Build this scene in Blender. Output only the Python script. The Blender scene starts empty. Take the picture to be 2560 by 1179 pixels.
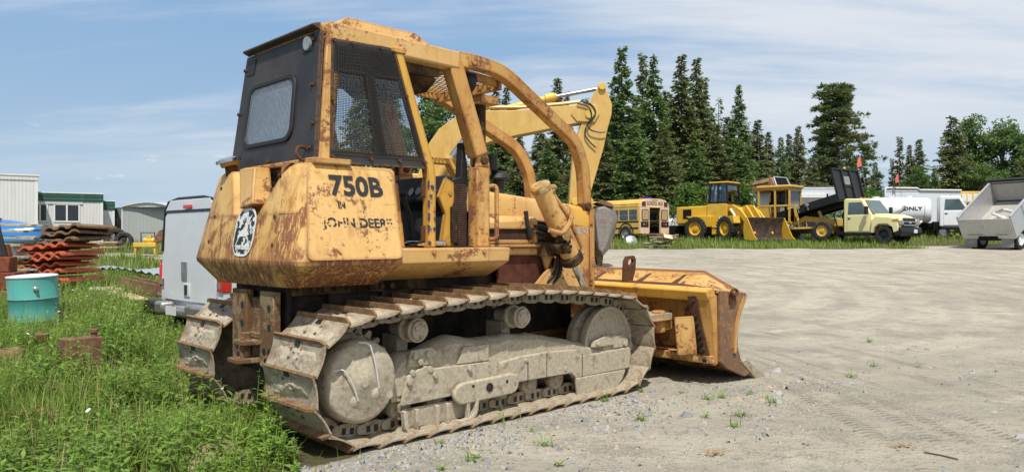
import bpy, bmesh, math, random
import numpy as np
from mathutils import Vector, Matrix, noise as mnoise
R = math.radians; PI = math.pi
sc = bpy.context.scene; col = sc.collection
random.seed(7); rng = np.random.default_rng(7)

# ---------------------------------------------------------------- camera, light, exposure
cam = bpy.data.objects.new('camera', bpy.data.cameras.new('camera')); col.objects.link(cam)
cam.location = (0, 0, 1.45); cam.rotation_euler = (PI/2, 0, 0)
cam.data.sensor_width = 36; cam.data.lens = 26.72; cam.data.shift_y = .00215
cam.data.clip_start = .05; cam.data.clip_end = 5000
sc.camera = cam
SUN_EL, SUN_DIR = R(60), Vector((.02, -1, 0)).normalized()      # towards the sun, on the ground plane
world = bpy.data.worlds.new('World'); sc.world = world; world.use_nodes = True
sun = bpy.data.objects.new('sun', bpy.data.lights.new('sun', 'SUN')); col.objects.link(sun)
sd = Vector((SUN_DIR.x*math.cos(SUN_EL), SUN_DIR.y*math.cos(SUN_EL), math.sin(SUN_EL)))
sun.rotation_euler = sd.to_track_quat('Z', 'Y').to_euler()
sun.data.energy = 5.0; sun.data.angle = R(.5); sun.data.color = (1, .955, .88)
sc.view_settings.view_transform = 'Standard'; sc.view_settings.look = 'None'
sc.view_settings.gamma = 1; sc.view_settings.exposure = 0.0

# ---------------------------------------------------------------- node helpers
class NT:
    def __init__(s, tree): s.t = tree
    def n(s, kind, props=None, **ins):
        nd = s.t.nodes.new(kind)
        for k, v in (props or {}).items(): setattr(nd, k, v)
        for k, v in ins.items():
            key = int(k[1:]) if k[0] == 'i' and k[1:].isdigit() else k.replace('_', ' ')
            s.put(nd, key, v)
        return nd
    def put(s, nd, key, v):
        sock = nd.inputs[key]
        if isinstance(v, bpy.types.NodeSocket): s.t.links.new(v, sock)
        elif isinstance(v, bpy.types.Node): s.t.links.new(v.outputs[0], sock)
        else: sock.default_value = v
    def math(s, op, a, b=0.0, clamp=False):
        return s.n('ShaderNodeMath', {'operation': op, 'use_clamp': clamp}, i0=a, i1=b).outputs[0]
    def mix(s, f, a, b, mode='MIX'):
        nd = s.t.nodes.new('ShaderNodeMix'); nd.data_type = 'RGBA'; nd.blend_type = mode
        for k, v in ((0, f), (6, a), (7, b)):
            if isinstance(v, tuple) and len(v) == 3: v = (*v, 1)
            s.put(nd, k, v)
        return nd.outputs[2]
    def noise(s, co, scale, detail=4, rough=.55, dist=0):
        return s.n('ShaderNodeTexNoise', None, Vector=co, Scale=scale, Detail=detail, Roughness=rough, Distortion=dist).outputs[0]
    def step(s, v, a, b):
        nd = s.n('ShaderNodeMapRange', {'interpolation_type': 'SMOOTHSTEP'}, Value=v)
        nd.inputs['From Min'].default_value = a; nd.inputs['From Max'].default_value = b
        return nd.outputs[0]
    def scale(s, co, v, loc=(0, 0, 0), rot=(0, 0, 0)):
        nd = s.n('ShaderNodeMapping', None, Vector=co); nd.inputs['Scale'].default_value = v
        nd.inputs['Location'].default_value = loc; nd.inputs['Rotation'].default_value = rot
        return nd.outputs[0]
def newmat(name):
    m = bpy.data.materials.new(name); m.use_nodes = True; t = m.node_tree
    b = t.nodes['Principled BSDF']; q = NT(t)
    co = t.nodes.new('ShaderNodeTexCoord').outputs['Object']
    return m, q, b, co
MC = {}
def edge_mask(q, radius):
    bv = q.n('ShaderNodeBevel', {'samples': 4}, Radius=radius)
    ge = q.n('ShaderNodeNewGeometry')
    d = q.n('ShaderNodeVectorMath', {'operation': 'DOT_PRODUCT'}, i0=bv.outputs[0], i1=ge.outputs['Normal']).outputs['Value']
    return q.math('SUBTRACT', 1, d, True)
def paint(name, base, rust=.35, edge=.010, faded=None, rough=.5, grime=.3, scr=.3, rustcol=(.13, .05, .022), scale=1.0, seed=0, streak=False, stain=.2):
    """weathered paint: fading, rust blooms, chips, scratches and worn edges"""
    m, q, b, co = newmat(name)
    if seed: co = q.scale(co, (1, 1, 1), (seed*3.7, seed*1.3, seed*2.1))
    faded = faded or tuple(min(1, c*1.12+.015) for c in base)
    n1 = q.noise(co, 2.3*scale, 5, .6)
    c = q.mix(q.step(n1, .35, .68), base, faded)
    st = q.noise(q.scale(co, (9*scale, 9*scale, .9*scale)), 1.6, 5, .62)       # streaks running down
    c = q.mix(q.math('MULTIPLY', q.step(st, .52, .75), grime), c, tuple(x*y for x, y in zip(base, (.62, .5, .42))))
    nb = q.noise(q.scale(co, (7, 7, 1.0)) if streak else co, (5.5 if streak else 3.1)*scale, 9, .74, .4); nf = q.noise(q.scale(co, (2, 2, .35)) if streak else co, 34*scale, 6, .65)
    if stain:
        stn = q.noise(q.scale(co, (2.6, 2.6, 1.3), (3, 1, 2)), 1.5, 7, .62, .5)
        c = q.mix(q.math('MULTIPLY', q.step(stn, .44, .66), stain), c, (.36, .155, .03))
    if streak:
        nf = q.math('ADD', q.math('MULTIPLY', nf, .75), q.math('MULTIPLY', stn, .28))
    mask = q.step(q.math('ADD', q.math('MULTIPLY', nb, .72), q.math('MULTIPLY', nf, .28)), .66-.2*rust, .72-.2*rust)
    if streak:
        zz = q.n('ShaderNodeSeparateXYZ', None, Vector=co).outputs[2]
        big = q.noise(co, 3.3, 5, .6, .5)
        mask = q.math('MULTIPLY', mask, q.step(q.math('ADD', big, q.math('MULTIPLY', q.math('SUBTRACT', 1.62, zz), .28)), .47, .60))
    chip = q.math('MULTIPLY', q.step(nf, .70-.1*rust, .73-.1*rust), q.step(nb, .40, .56))
    mask = q.math('MAXIMUM', mask, chip)
    if scr:
        for k, rt in enumerate(((.3, .5, .2), (-.4, .2, .9))):
            w = q.noise(q.scale(co, (5*scale, 70*scale, 70*scale), (k, 0, 0), rt), 1.0, 3, .5)
            mask = q.math('MAXIMUM', mask, q.math('MULTIPLY', q.step(w, .70, .74), scr))
    if edge:
        e = edge_mask(q, max(edge, .034))
        e = q.math('MULTIPLY', q.step(e, .012, .09), q.step(q.math('ADD', q.math('MULTIPLY', nb, .4), q.math('MULTIPLY', nf, .6)), .47-.20*rust, .56-.20*rust))
        mask = q.math('MAXIMUM', mask, e)
    rc = q.mix(q.noise(co, 19*scale, 5, .7), rustcol, tuple(min(1, x*2.3) for x in rustcol))
    c = q.mix(mask, c, rc)
    q.put(b, 'Base Color', c)
    q.put(b, 'Roughness', q.math('ADD', q.math('MULTIPLY', mask, .9-rough), q.math('ADD', rough-.06, q.math('MULTIPLY', n1, .12))))
    bp = q.n('ShaderNodeBump', None, Strength=.35, Distance=.004, Height=q.math('SUBTRACT', q.math('MULTIPLY', nf, .35), mask))
    q.put(b, 'Normal', bp); MC[name] = m
    return m
def plain(name, base, rough=.6, metal=0, var=.25, scale=8, bump=.15, spec=.5, dirt=None, dirtamt=.5):
    """single colour with dirt and tone variation"""
    m, q, b, co = newmat(name)
    n1 = q.noise(co, scale, 6, .62); n2 = q.noise(co, scale*7, 4, .6)
    c = q.mix(q.step(n1, .3, .7), tuple(x*(1-var) for x in base), tuple(min(1, x*(1+var*.6)) for x in base))
    if dirt: c = q.mix(q.math('MULTIPLY', q.step(q.math('ADD', q.math('MULTIPLY', n1, .7), q.math('MULTIPLY', n2, .3)), .48, .62), dirtamt), c, dirt)
    q.put(b, 'Base Color', c); b.inputs['Metallic'].default_value = metal
    b.inputs['Specular IOR Level'].default_value = spec
    q.put(b, 'Roughness', q.math('ADD', rough-.1, q.math('MULTIPLY', n2, .2)))
    if bump: q.put(b, 'Normal', q.n('ShaderNodeBump', None, Strength=bump, Distance=.01, Height=q.math('ADD', n1, q.math('MULTIPLY', n2, .5))))
    MC[name] = m
    return m
def mudmat(name, base, dark, cover=.5, bump=.6, scale=1.0):
    """dried mud caked over rusty steel"""
    m, q, b, co = newmat(name)
    n1 = q.noise(co, 4*scale, 7, .65, .3); n2 = q.noise(co, 55*scale, 6, .7); n3 = q.noise(co, 14*scale, 5, .6)
    mud = q.mix(q.step(n3, .3, .7), tuple(x*.72 for x in base), base)
    mud = q.mix(q.math('MULTIPLY', q.step(n2, .55, .75), .5), mud, tuple(min(1, x*1.25) for x in base))
    bare = q.mix(n3, dark, tuple(x*1.9 for x in dark))
    k = q.step(q.math('ADD', q.math('MULTIPLY', n1, .75), q.math('MULTIPLY', n2, .25)), .62-.25*cover, .70-.25*cover)
    q.put(b, 'Base Color', q.mix(k, bare, mud)); b.inputs['Roughness'].default_value = .92
    b.inputs['Specular IOR Level'].default_value = .2
    h = q.math('ADD', q.math('MULTIPLY', n3, .8), q.math('ADD', q.math('MULTIPLY', n2, .5), q.math('MULTIPLY', k, .6)))
    q.put(b, 'Normal', q.n('ShaderNodeBump', None, Strength=bump, Distance=.02, Height=h)); MC[name] = m
    return m
def glassmat(name, tint=(.02, .025, .03), rough=.04, spec=.8):
    m, q, b, co = newmat(name)
    n = q.noise(co, 3, 4, .6)
    q.put(b, 'Base Color', q.mix(n, tint, tuple(min(1, x*1.8+.01) for x in tint)))
    q.put(b, 'Roughness', q.math('ADD', rough, q.math('MULTIPLY', n, .06))); b.inputs['Specular IOR Level'].default_value = spec
    MC[name] = m
    return m
def clearglass(name, tint=(.75, .8, .8), a=.35):
    """thin window pane: partly see-through, reflecting"""
    m, q, b, co = newmat(name)
    out = [n for n in m.node_tree.nodes if n.type == 'OUTPUT_MATERIAL'][0]
    tr = q.n('ShaderNodeBsdfTransparent', None, Color=(*tint, 1))
    gl = q.n('ShaderNodeBsdfGlossy', None, Color=(.9, .95, 1, 1), Roughness=.05)
    fr = q.n('ShaderNodeFresnel', None, IOR=1.5)
    k = q.math('ADD', q.math('MULTIPLY', fr, .9), q.math('MULTIPLY', q.noise(co, 4, 4), a*.5), True)
    q.put(out, 'Surface', q.n('ShaderNodeMixShader', None, i0=k, i1=tr, i2=gl)); MC[name] = m
    return m
def decalmat(name, base, wear=.5, scale=30, rough=.6):
    """worn lettering or sticker: chips are see-through"""
    m, q, b, co = newmat(name)
    n = q.math('ADD', q.math('MULTIPLY', q.noise(co, scale, 6, .7), .7), q.math('MULTIPLY', q.noise(co, scale*.22, 4, .6), .3))
    q.put(b, 'Base Color', (*base, 1)); b.inputs['Roughness'].default_value = rough
    q.put(b, 'Alpha', q.math('SUBTRACT', 1, q.step(n, .66-.3*wear, .70-.3*wear), True)); MC[name] = m
    return m

# ---------------------------------------------------------------- mesh builder
class MB:
    def __init__(s): s.v = []; s.f = []; s.m = []; s.st = []
    def add(s, vs, fs, mi=0):
        o = len(s.v); s.st.append((o, len(s.f))); s.v += [tuple(p) for p in vs]
        for f in fs: s.f.append(tuple(i+o for i in f)); s.m.append(mi)
        return s
    def box(s, c, d, rot=None, mi=0):
        hx, hy, hz = d[0]/2, d[1]/2, d[2]/2
        ps = [Vector(p) for p in ((-hx, -hy, -hz), (hx, -hy, -hz), (hx, hy, -hz), (-hx, hy, -hz), (-hx, -hy, hz), (hx, -hy, hz), (hx, hy, hz), (-hx, hy, hz))]
        if rot is not None:
            M = rot if isinstance(rot, Matrix) else Matrix.Rotation(rot[2], 3, 'Z') @ Matrix.Rotation(rot[1], 3, 'Y') @ Matrix.Rotation(rot[0], 3, 'X')
            ps = [M @ p for p in ps]
        c = Vector(c)
        return s.hexa([p+c for p in ps], mi)
    def bx(s, x0, x1, y0, y1, z0, z1, mi=0): return s.box(((x0+x1)/2, (y0+y1)/2, (z0+z1)/2), (abs(x1-x0), abs(y1-y0), abs(z1-z0)), None, mi)
    def hexa(s, p, mi=0): return s.add(p, [(3, 2, 1, 0), (4, 5, 6, 7), (0, 1, 5, 4), (1, 2, 6, 5), (2, 3, 7, 6), (3, 0, 4, 7)], mi)
    def prism(s, poly, ax, a, b, mi=0):
        def P(u, w, t): return {'x': (t, u, w), 'y': (u, t, w), 'z': (u, w, t)}[ax]
        n = len(poly)
        return s.add([P(u, w, a) for u, w in poly]+[P(u, w, b) for u, w in poly],
                     [tuple(range(n)), tuple(range(2*n-1, n-1, -1))]+[(i, (i+1) % n, n+(i+1) % n, n+i) for i in range(n)], mi)
    def loft(s, rings, mi=0, caps=True):
        n = len(rings[0]); fs = []
        for k in range(len(rings)-1):
            fs += [(k*n+i, k*n+(i+1) % n, (k+1)*n+(i+1) % n, (k+1)*n+i) for i in range(n)]
        if caps: fs += [tuple(range(n)), tuple(range(len(rings)*n-1, (len(rings)-1)*n-1, -1))]
        return s.add([p for r in rings for p in r], fs, mi)
    def tube(s, pts, r, n=10, mi=0, closed=False, caps=True):
        pts = [Vector(p) for p in pts]; N = len(pts); rings = []; ref = None
        for i, p in enumerate(pts):
            a = pts[(i-1) % N] if (i or closed) else p; c = pts[(i+1) % N] if (i < N-1 or closed) else p
            t = (c-a).normalized()
            if ref is None: ref = Vector((0, 0, 1)) if abs(t.z) < .9 else Vector((1, 0, 0))
            u = t.cross(ref)
            if u.length < 1e-5: u = t.cross(Vector((.3, 1, .2)))
            u.normalize(); w = t.cross(u).normalized(); ref = -w if False else u.cross(t)
            rr = r[i] if isinstance(r, (list, tuple)) else r
            rings.append([p+(u*math.cos(k*2*PI/n)+w*math.sin(k*2*PI/n))*rr for k in range(n)])
        if closed: rings.append(rings[0])
        return s.loft(rings, mi, caps and not closed)
    def cyl(s, a, b, r, n=20, mi=0, r2=None): return s.tube([a, b], [r, r if r2 is None else r2], n, mi)
    def lathe(s, prof, o, ax, n=28, mi=0, caps=True):
        o = Vector(o); ax = Vector(ax).normalized(); u = ax.cross(Vector((0, 0, 1)))
        if u.length < .01: u = Vector((1, 0, 0))
        u.normalize(); w = ax.cross(u)
        return s.loft([[o+ax*h+(u*math.cos(k*2*PI/n)+w*math.sin(k*2*PI/n))*max(r, .0004) for k in range(n)] for r, h in prof], mi, caps)
    def bar(s, pts, w, h, up=(0, 1, 0), mi=0):
        """rectangular section swept along pts; w is the size along up, h the other way"""
        pts = [Vector(p) for p in pts]; up = Vector(up); rings = []
        for i, p in enumerate(pts):
            ta = (p-pts[i-1]).normalized() if i else None; tb = (pts[i+1]-p).normalized() if i < len(pts)-1 else None
            t = ((ta or tb)+(tb or ta)).normalized(); sd = t.cross(up).normalized(); u2 = sd.cross(t).normalized()
            k = 1/max(.5, t.dot(ta or tb)); rings.append([p+u2*(w/2*a)+sd*(h/2*b*k) for a, b in ((-1, -1), (1, -1), (1, 1), (-1, 1))])
        return s.loft(rings, mi)
    def bars(s, segs, r, mi=0, n=4):
        for a, b in segs: s.tube([a, b], r, n, mi, caps=False)
        return s
    def sheet(s, P, th, mi=0):
        """P[i][j] grid of points, given a thickness along z-ish normals"""
        a = len(P); b = len(P[0]); V = [[Vector(p) for p in r] for r in P]
        nr = (V[-1][0]-V[0][0]).cross(V[0][-1]-V[0][0]).normalized()*th
        vs = [p for r in V for p in r]+[p+nr for r in V for p in r]; o = a*b; fs = []
        for i in range(a-1):
            for j in range(b-1):
                q = (i*b+j, i*b+j+1, (i+1)*b+j+1, (i+1)*b+j); fs += [q, tuple(o+k for k in reversed(q))]
        for i in range(a-1): fs += [(i*b, (i+1)*b, o+(i+1)*b, o+i*b), (i*b+b-1, o+i*b+b-1, o+(i+1)*b+b-1, (i+1)*b+b-1)]
        for j in range(b-1): fs += [(j, o+j, o+j+1, j+1), ((a-1)*b+j, (a-1)*b+j+1, o+(a-1)*b+j+1, o+(a-1)*b+j)]
        return s.add(vs, fs, mi)
    def map(s, fn): s.v = [tuple(fn(Vector(p))) for p in s.v]; return s
    def merge(s, o, M=None, mi=None):
        k = len(s.v); s.v += [tuple(M @ Vector(p)) if M else p for p in o.v]
        s.f += [tuple(i+k for i in f) for f in o.f]; s.m += [mi if mi is not None else x for x in o.m]
        return s
    def each(s, name, mats, parent=None, bevel=0, per=1):
        """every piece becomes a part of its own"""
        out = []
        for i in range(0, len(s.st), per):
            a = s.st[i]; b = s.st[i+per] if i+per < len(s.st) else (len(s.v), len(s.f))
            q = MB(); q.v = s.v[a[0]:b[0]]; q.f = [tuple(k-a[0] for k in f) for f in s.f[a[1]:b[1]]]; q.m = s.m[a[1]:b[1]]
            out.append(q.build(name, mats, parent, bevel))
        return out
    def mesh(s, name, mats, smooth=40, recalc=True):
        me = bpy.data.meshes.new(name); me.from_pydata(s.v, [], s.f)
        for m in mats: me.materials.append(MC[m] if isinstance(m, str) else m)
        me.polygons.foreach_set('material_index', s.m)
        if recalc:
            b = bmesh.new(); b.from_mesh(me); bmesh.ops.recalc_face_normals(b, faces=b.faces); b.to_mesh(me); b.free()
        if smooth:
            me.polygons.foreach_set('use_smooth', [True]*len(me.polygons)); me.set_sharp_from_angle(angle=R(smooth))
        me.update()
        return me
    def build(s, name, mats, parent=None, bevel=0, smooth=40, seg=2, sub=0, recalc=True):
        if not isinstance(mats, (list, tuple)): mats = [mats]
        o = bpy.data.objects.new(name, s.mesh(name, mats, smooth, recalc)); col.objects.link(o)
        if parent: o.parent = parent
        if bevel:
            md = o.modifiers.new('edge', 'BEVEL'); md.width = bevel; md.segments = seg; md.limit_method = 'ANGLE'; md.angle_limit = R(35)
            md.harden_normals = False
        return o
def tag(o, label=None, cat=None, group=None, kind=None):
    for k, v in (('label', label), ('category', cat), ('group', group), ('kind', kind)):
        if v: o[k] = v
    return o
def empty(name, loc, rz=0, label=None, cat=None, group=None, scale=1):
    o = bpy.data.objects.new(name, None); col.objects.link(o); o.location = loc; o.rotation_euler = (0, 0, rz); o.empty_display_size = .1
    o.scale = (scale,)*3
    return tag(o, label, cat, group)
def copy_tree(o, parent=None):
    kids = list(o.children)
    c = o.copy(); col.objects.link(c); c.parent = parent
    for ch in kids: copy_tree(ch, c)
    return c
def textmesh(s, size, bold=0, ext=.001, spacing=1):
    cu = bpy.data.curves.new('lettering', 'FONT'); cu.body = s; cu.size = size; cu.align_x = 'CENTER'; cu.align_y = 'CENTER'
    cu.offset = bold; cu.extrude = ext; cu.space_character = spacing; cu.resolution_u = 3
    o = bpy.data.objects.new('lettering', cu); col.objects.link(o)
    me = bpy.data.meshes.new_from_object(o.evaluated_get(bpy.context.evaluated_depsgraph_get()))
    bpy.data.objects.remove(o)
    return me
def text(s, size, mat, M, parent, name='lettering', bold=0, sx=1, ext=.001):
    me = textmesh(s, size, bold, ext); me.transform(M @ Matrix.Diagonal((sx, 1, 1, 1))); me.materials.clear(); me.materials.append(MC[mat])
    o = bpy.data.objects.new(name, me); col.objects.link(o); o.parent = parent
    return o
def frame(o, x, y):
    """4x4 matrix with local x along x, local y along y"""
    x = Vector(x).normalized(); z = x.cross(Vector(y)).normalized(); y = z.cross(x)
    M = Matrix((x, y, z)).transposed().to_4x4(); M.translation = Vector(o)
    return M
def rough_up(mb, amp, freq, seed=0):
    return mb.map(lambda p: p+mnoise.noise_vector(p*freq+Vector((seed, seed*.7, seed*1.9)))*amp)
F_, CX_, CY_ = 1900.0, 1280.0, 595.0
def at(px, py, d):
    """point seen at a photograph pixel, d metres in front of the camera"""
    return Vector(((px-CX_)/F_*d, d, 1.45+(CY_-py)/F_*d))
ZL = ((0, 0), (4.7, .0), (6.8, .16), (8.2, .36), (9, .42), (12, .50), (18, .58), (30, .78), (43, 1.16), (60, 1.3), (4000, 1.35))
def sstep(a, b, x): t = max(0.0, min(1.0, (x-a)/(b-a))); return t*t*(3-2*t)
def gz(x, y):
    """height of the ground: flat by the bulldozer, a gentle rise towards the back row, a bank on the left"""
    t = max(0.0, y-11.5)
    z = min(.0375*t if t < 28 else 1.05+.065*(t-28), 1.42)
    for (a, za), (b, zb) in zip(ZL, ZL[1:]):
        if a <= y < b: zl = za+(zb-za)*(y-a)/(b-a); break
    else: zl = 0
    w = 1-sstep(-.51, -.455, x/max(y, .5)) if y > 3 else 0
    z = z*(1-w)+zl*w
    return z+.02*mnoise.noise(Vector((x*.35, y*.35, 0)))+(.012*mnoise.noise(Vector((x*1.3, y*1.3, 5))) if y < 20 else 0)
def gnd(px, d): x = (px-CX_)/F_*d; return Vector((x, d, gz(x, d)))
def grassy(x, y):
    """1 where the ground is grown over, 0 on the gravel yard"""
    n = mnoise.noise(Vector((x*.7, y*.7, 3)))*.35+mnoise.noise(Vector((x*2.3, y*2.3, 8)))*.2
    if y < 4.7: xb = -1.32-(4.7-y)*.2
    elif y < 10: xb = -1.32+(y-4.7)*.75
    else: xb = 2.5
    edge = 36.5 if x < 20 else 39.5
    a = sstep(-.12, .12, xb-x+n*.8)
    if 28.5 < y < 31.5 and x < -4: a = 0
    b = sstep(-.3, .3, y-edge+n*2.2)
    return max(a, b)
# ---------------------------------------------------------------- sky
wt = world.node_tree; wq = NT(wt); bg = wt.nodes['Background']
sky = wq.n('ShaderNodeTexSky', {'sky_type': 'NISHITA', 'sun_disc': False, 'sun_elevation': SUN_EL, 'sun_rotation': math.atan2(SUN_DIR.x, SUN_DIR.y),
                                'air_density': 1.0, 'dust_density': .15, 'ozone_density': 3.0})
gen = wt.nodes.new('ShaderNodeTexCoord').outputs['Generated']
sp = wq.n('ShaderNodeSeparateXYZ', None, Vector=gen)
zz = wq.math('MAXIMUM', wq.math('ADD', sp.outputs[2], .13), .04)
pl = wq.n('ShaderNodeCombineXYZ', None, X=wq.math('DIVIDE', sp.outputs[0], zz), Y=wq.math('DIVIDE', sp.outputs[1], zz)).outputs[0]
ca = wq.noise(wq.scale(pl, (.24, .72, 1), (3.1, 1.7, 0), (0, 0, .22)), 1.0, 9, .56, .35)
cb = wq.noise(wq.scale(pl, (.9, 2.4, 1), (7, .4, 2), (0, 0, .15)), 1.6, 8, .6, .3)
cl = wq.math('ADD', wq.math('MULTIPLY', ca, .80), wq.math('MULTIPLY', cb, .20))
cl = wq.math('ADD', cl, wq.math('MULTIPLY', sp.outputs[0], .10))
veil = wq.step(cl, .335, .54)
hi = wq.step(sp.outputs[2], .06, .17)
veil = wq.math('MULTIPLY', veil, wq.math('ADD', .25, wq.math('MULTIPLY', hi, .67)))
puff = wq.noise(wq.scale(gen, (7, 7, 26)), 1.7, 7, .55, .2)
low = wq.math('MULTIPLY', wq.step(puff, .60, .70), wq.math('MULTIPLY', wq.step(sp.outputs[2], .005, .03), wq.math('SUBTRACT', 1, wq.step(sp.outputs[2], .09, .16))))
veil = wq.math('MAXIMUM', veil, wq.math('MULTIPLY', low, .7))
base_ = wq.mix(wq.math('MULTIPLY', wq.step(sp.outputs[2], .75, .25), .9), sky.outputs[0], wq.mix(wq.step(sp.outputs[2], .02, .30), (3.5, 4.75, 6.0), (2.35, 3.85, 5.95)))
c = wq.mix(veil, base_, (6.4, 6.75, 7.2))
wq.put(bg, 'Color', c); bg.inputs['Strength'].default_value = .12
# ---------------------------------------------------------------- bulldozer materials
paint('dz_yellow', (.60, .36, .112), .62, .022, (.66, .415, .155), .48, .6, .6, stain=.26)
paint('dz_rear', (.61, .36, .10), 1.08, .045, (.66, .42, .15), .55, 1.0, .9, streak=True, stain=.8)
paint('dz_rusty', (.57, .325, .085), .85, .024, (.62, .38, .13), .55, .8, .8, stain=.7)
paint('dz_bright', (.60, .33, .04), .5, .010, (.62, .36, .06), .5, .3, .3)
paint('dz_orange', (.50, .25, .058), .62, .024, (.55, .31, .09), .6, .6, .4, stain=.75)
paint('dz_black', (.014, .014, .014), .25, .02, (.03, .028, .026), .55, .2, .15, (.10, .045, .02), stain=.05)
plain('dz_dark', (.022, .018, .014), .8, 0, .5, 6, .3, .3, (.07, .045, .025), .6)
plain('dz_grime', (.05, .033, .018), .85, 0, .5, 5, .5, .2, (.16, .10, .045), .7)
plain('dz_rubber', (.012, .012, .012), .6, 0, .3, 20, .1)
plain('dz_wire', (.022, .021, .020), .55, .3, .3, 40, 0)
plain('dz_rust', (.12, .055, .026), .9, 0, .45, 14, .4, .2, (.05, .025, .015), .7)
plain('dz_redmesh', (.10, .035, .022), .85, 0, .4, 9, .2, .2)
plain('dz_mudgrey', (.33, .285, .21), .95, 0, .2, 12, .8, .1)
plain('chrome', (.55, .55, .54), .22, 1, .15, 20, .05)
plain('amber', (.55, .27, .02), .25, 0, .2, 30, 0, .6)
mudmat('mud', (.48, .42, .315), (.20, .155, .11), 1.0, .45, 2.4)
mudmat('mud_steel', (.41, .35, .255), (.20, .135, .085), .85, .5, 2.0)
mudmat('hitch_steel', (.30, .21, .12), (.10, .055, .028), .6, .4, 1.2)
plain('shoe_edge', (.25, .14, .065), .75, .2, .4, 15, .3, .3, (.25, .2, .13), .6)
glassmat('rear_glass', (.30, .42, .55), .08, 1.0)  # pale blue base colour stands in for the reflected sky
clearglass('cab_glass', (.93, .95, .96), .06)
plain('lamp_lens', (.26, .26, .25), .15, 0, .2, 25, .2, .8)
decalmat('decal_black', (.018, .018, .02), .32, 26)
decalmat('decal_worn', (.02, .02, .025), .56, 30)
decalmat('decal_field', (.018, .018, .02), .58, 20)
decalmat('decal_white', (.66, .66, .62), .22, 24)
decalmat('decal_grey', (.40, .40, .40), .35, 40)
plain('pale_wire', (.62, .62, .60), .5, 0, .1, 20, 0)
decalmat('blue_wear', (.03, .035, .12), 0, 10)

mudmat('dz_mudpaint', (.55, .40, .20), (.45, .25, .06), .7, .8, 2)
DZ = empty('bulldozer', (-.9486, 5.1521, 0), R(43.5), 'big rusty yellow tracked bulldozer with a black screened cab and front blade', 'bulldozer')
YC = 1.18
def mir(p): return Vector((p[0], 2*YC-p[1], p[2]))
def mmap(mb): return MB().merge(mb).map(mir)
# --- hull and underframe
h = MB().bx(-.22, 2.9, .80, 1.56, .42, 1.14)
h.bx(-.24, -.2, .74, 1.62, .78, 1.16).bx(.1, 1.5, .74, .8, .86, 1.12)
h.prism([(.55, 1.12), (.78, 1.12), (.98, .84), (.55, .84)], 'y', .70, .74)
h.build('hull', 'dz_dark', DZ, .01)
b = MB()
b.bx(-.22, 1.0, .70, .745, 1.03, 1.115)
for k in range(9): b.cyl((-.16+k*.1, .70, 1.07), (-.16+k*.1, .682, 1.07), .026, 8)
b.build('bolted_rail', 'dz_grime', DZ, .004)
# --- drawbar hitch
for y0, y1 in ((1.20, 1.46), (.76, .98)):
    hp = MB().prism([(y0, .50), (y1, .50), (y1, 1.06), (y0, 1.06)], 'x', -.34, -.28)
    ins = y0 if y0 > 1 else y1; s = 1 if y0 > 1 else -1
    hp.prism([(-.28, .5), (-.28, 1.0), (-.05, 1.0), (-.05, .6)], 'y', ins, ins+.04*s)
    o = hp.build('hitch_plate', 'hitch_steel', DZ, .008)
    hb = MB()
    for yy, z in ((.3, .62), (.66, .62), (.3, .94), (.55, .55), (.3, .80)): hb.cyl((-.338, y0+(y1-y0)*yy, z), (-.343, y0+(y1-y0)*yy, z), .026, 14)
    hb.each('bolt_hole', 'dz_rubber', o)
d = MB()
for z, x in ((.66, -.46), (.53, -.50)): d.prism([(-.30, .96), (x, 1.0), (x, 1.18), (-.30, 1.22)], 'z', z, z+.035)
d.bx(-.33, -.1, .98, 1.2, .70, .74).bx(-.30, -.26, .98, 1.2, .5, 1.0)
d.cyl((-.40, 1.09, .56), (-.40, 1.09, .75), .04, 14)
d.build('drawbar', 'hitch_steel', DZ, .006)

# --- fuel tank at the rear, flared towards the bottom, with a notch for the cab
def lerp(a, b, t): return a+(b-a)*t
def tring(z, inset=0):
    t = (1.98-z)/.70                                             # 0 at the top, 1 at the flare line
    xr = lerp(-.26, -.385, t); ys = lerp(.45, .25, t); xf = lerp(.49, .43, t); xc = xr-.05
    r = [(xf, ys), (xr+.03, ys), (xr, ys+.03), (xc, ys+.26), (xc, 2*YC-ys-.26), (xr, 2*YC-ys-.03), (xr+.03, 2*YC-ys), (xf, 2*YC-ys)]
    return [(lerp(x, .1, inset), lerp(y, YC, inset), z) for x, y in r]
tk = MB()
tk.loft([tring(1.62), tring(1.5), tring(1.33), tring(1.29)], 0)
lo = tring(1.28)
def pull(r, z, k, dx): return [(lerp(x, dx, k*.55), lerp(y, YC, k), z) for x, y, _ in r]
tk.loft([tring(1.29), pull(lo, 1.26, .012, .1), pull(lo, 1.20, .12, .1), pull(lo, 1.10, .29, .1)], 0)
def lobe(side):
    rings = []
    for z in (1.62, 1.75, 1.88, 1.955, 1.98):
        t = (1.98-z)/.70; xr = lerp(-.26, -.385, t); ys = lerp(.45, .25, t); xf = lerp(.49, .43, t); e = .014 if z > 1.97 else 0
        if side > 0: yi = lerp(.64, .99, (1.98-z)/.36)
        else: yi = lerp(.98, 1.14, (1.98-z)/.36); yi = yi-.10
        r = [(xf-e, ys+e), (xr+.03, ys+e), (xr+e, ys+.03+e), (xr-.05+e, ys+.24), (xr-.05+e, yi-.05-e), (xr+.0, yi-e), (-.02, yi-e), (-.02, .86), (xf-e, .86)]
        if yi < .86: r[-2] = (-.02, yi); r[-1] = (xf-e, .86); 
        rings.append([(x, y if side > 0 else 2*YC-y, z) for x, y in r])
    return rings
tk.loft(lobe(1)); tk.loft(lobe(-1))
tank = tk.build('fuel_tank', 'dz_rear', DZ, .022, 42, 3)
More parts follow.
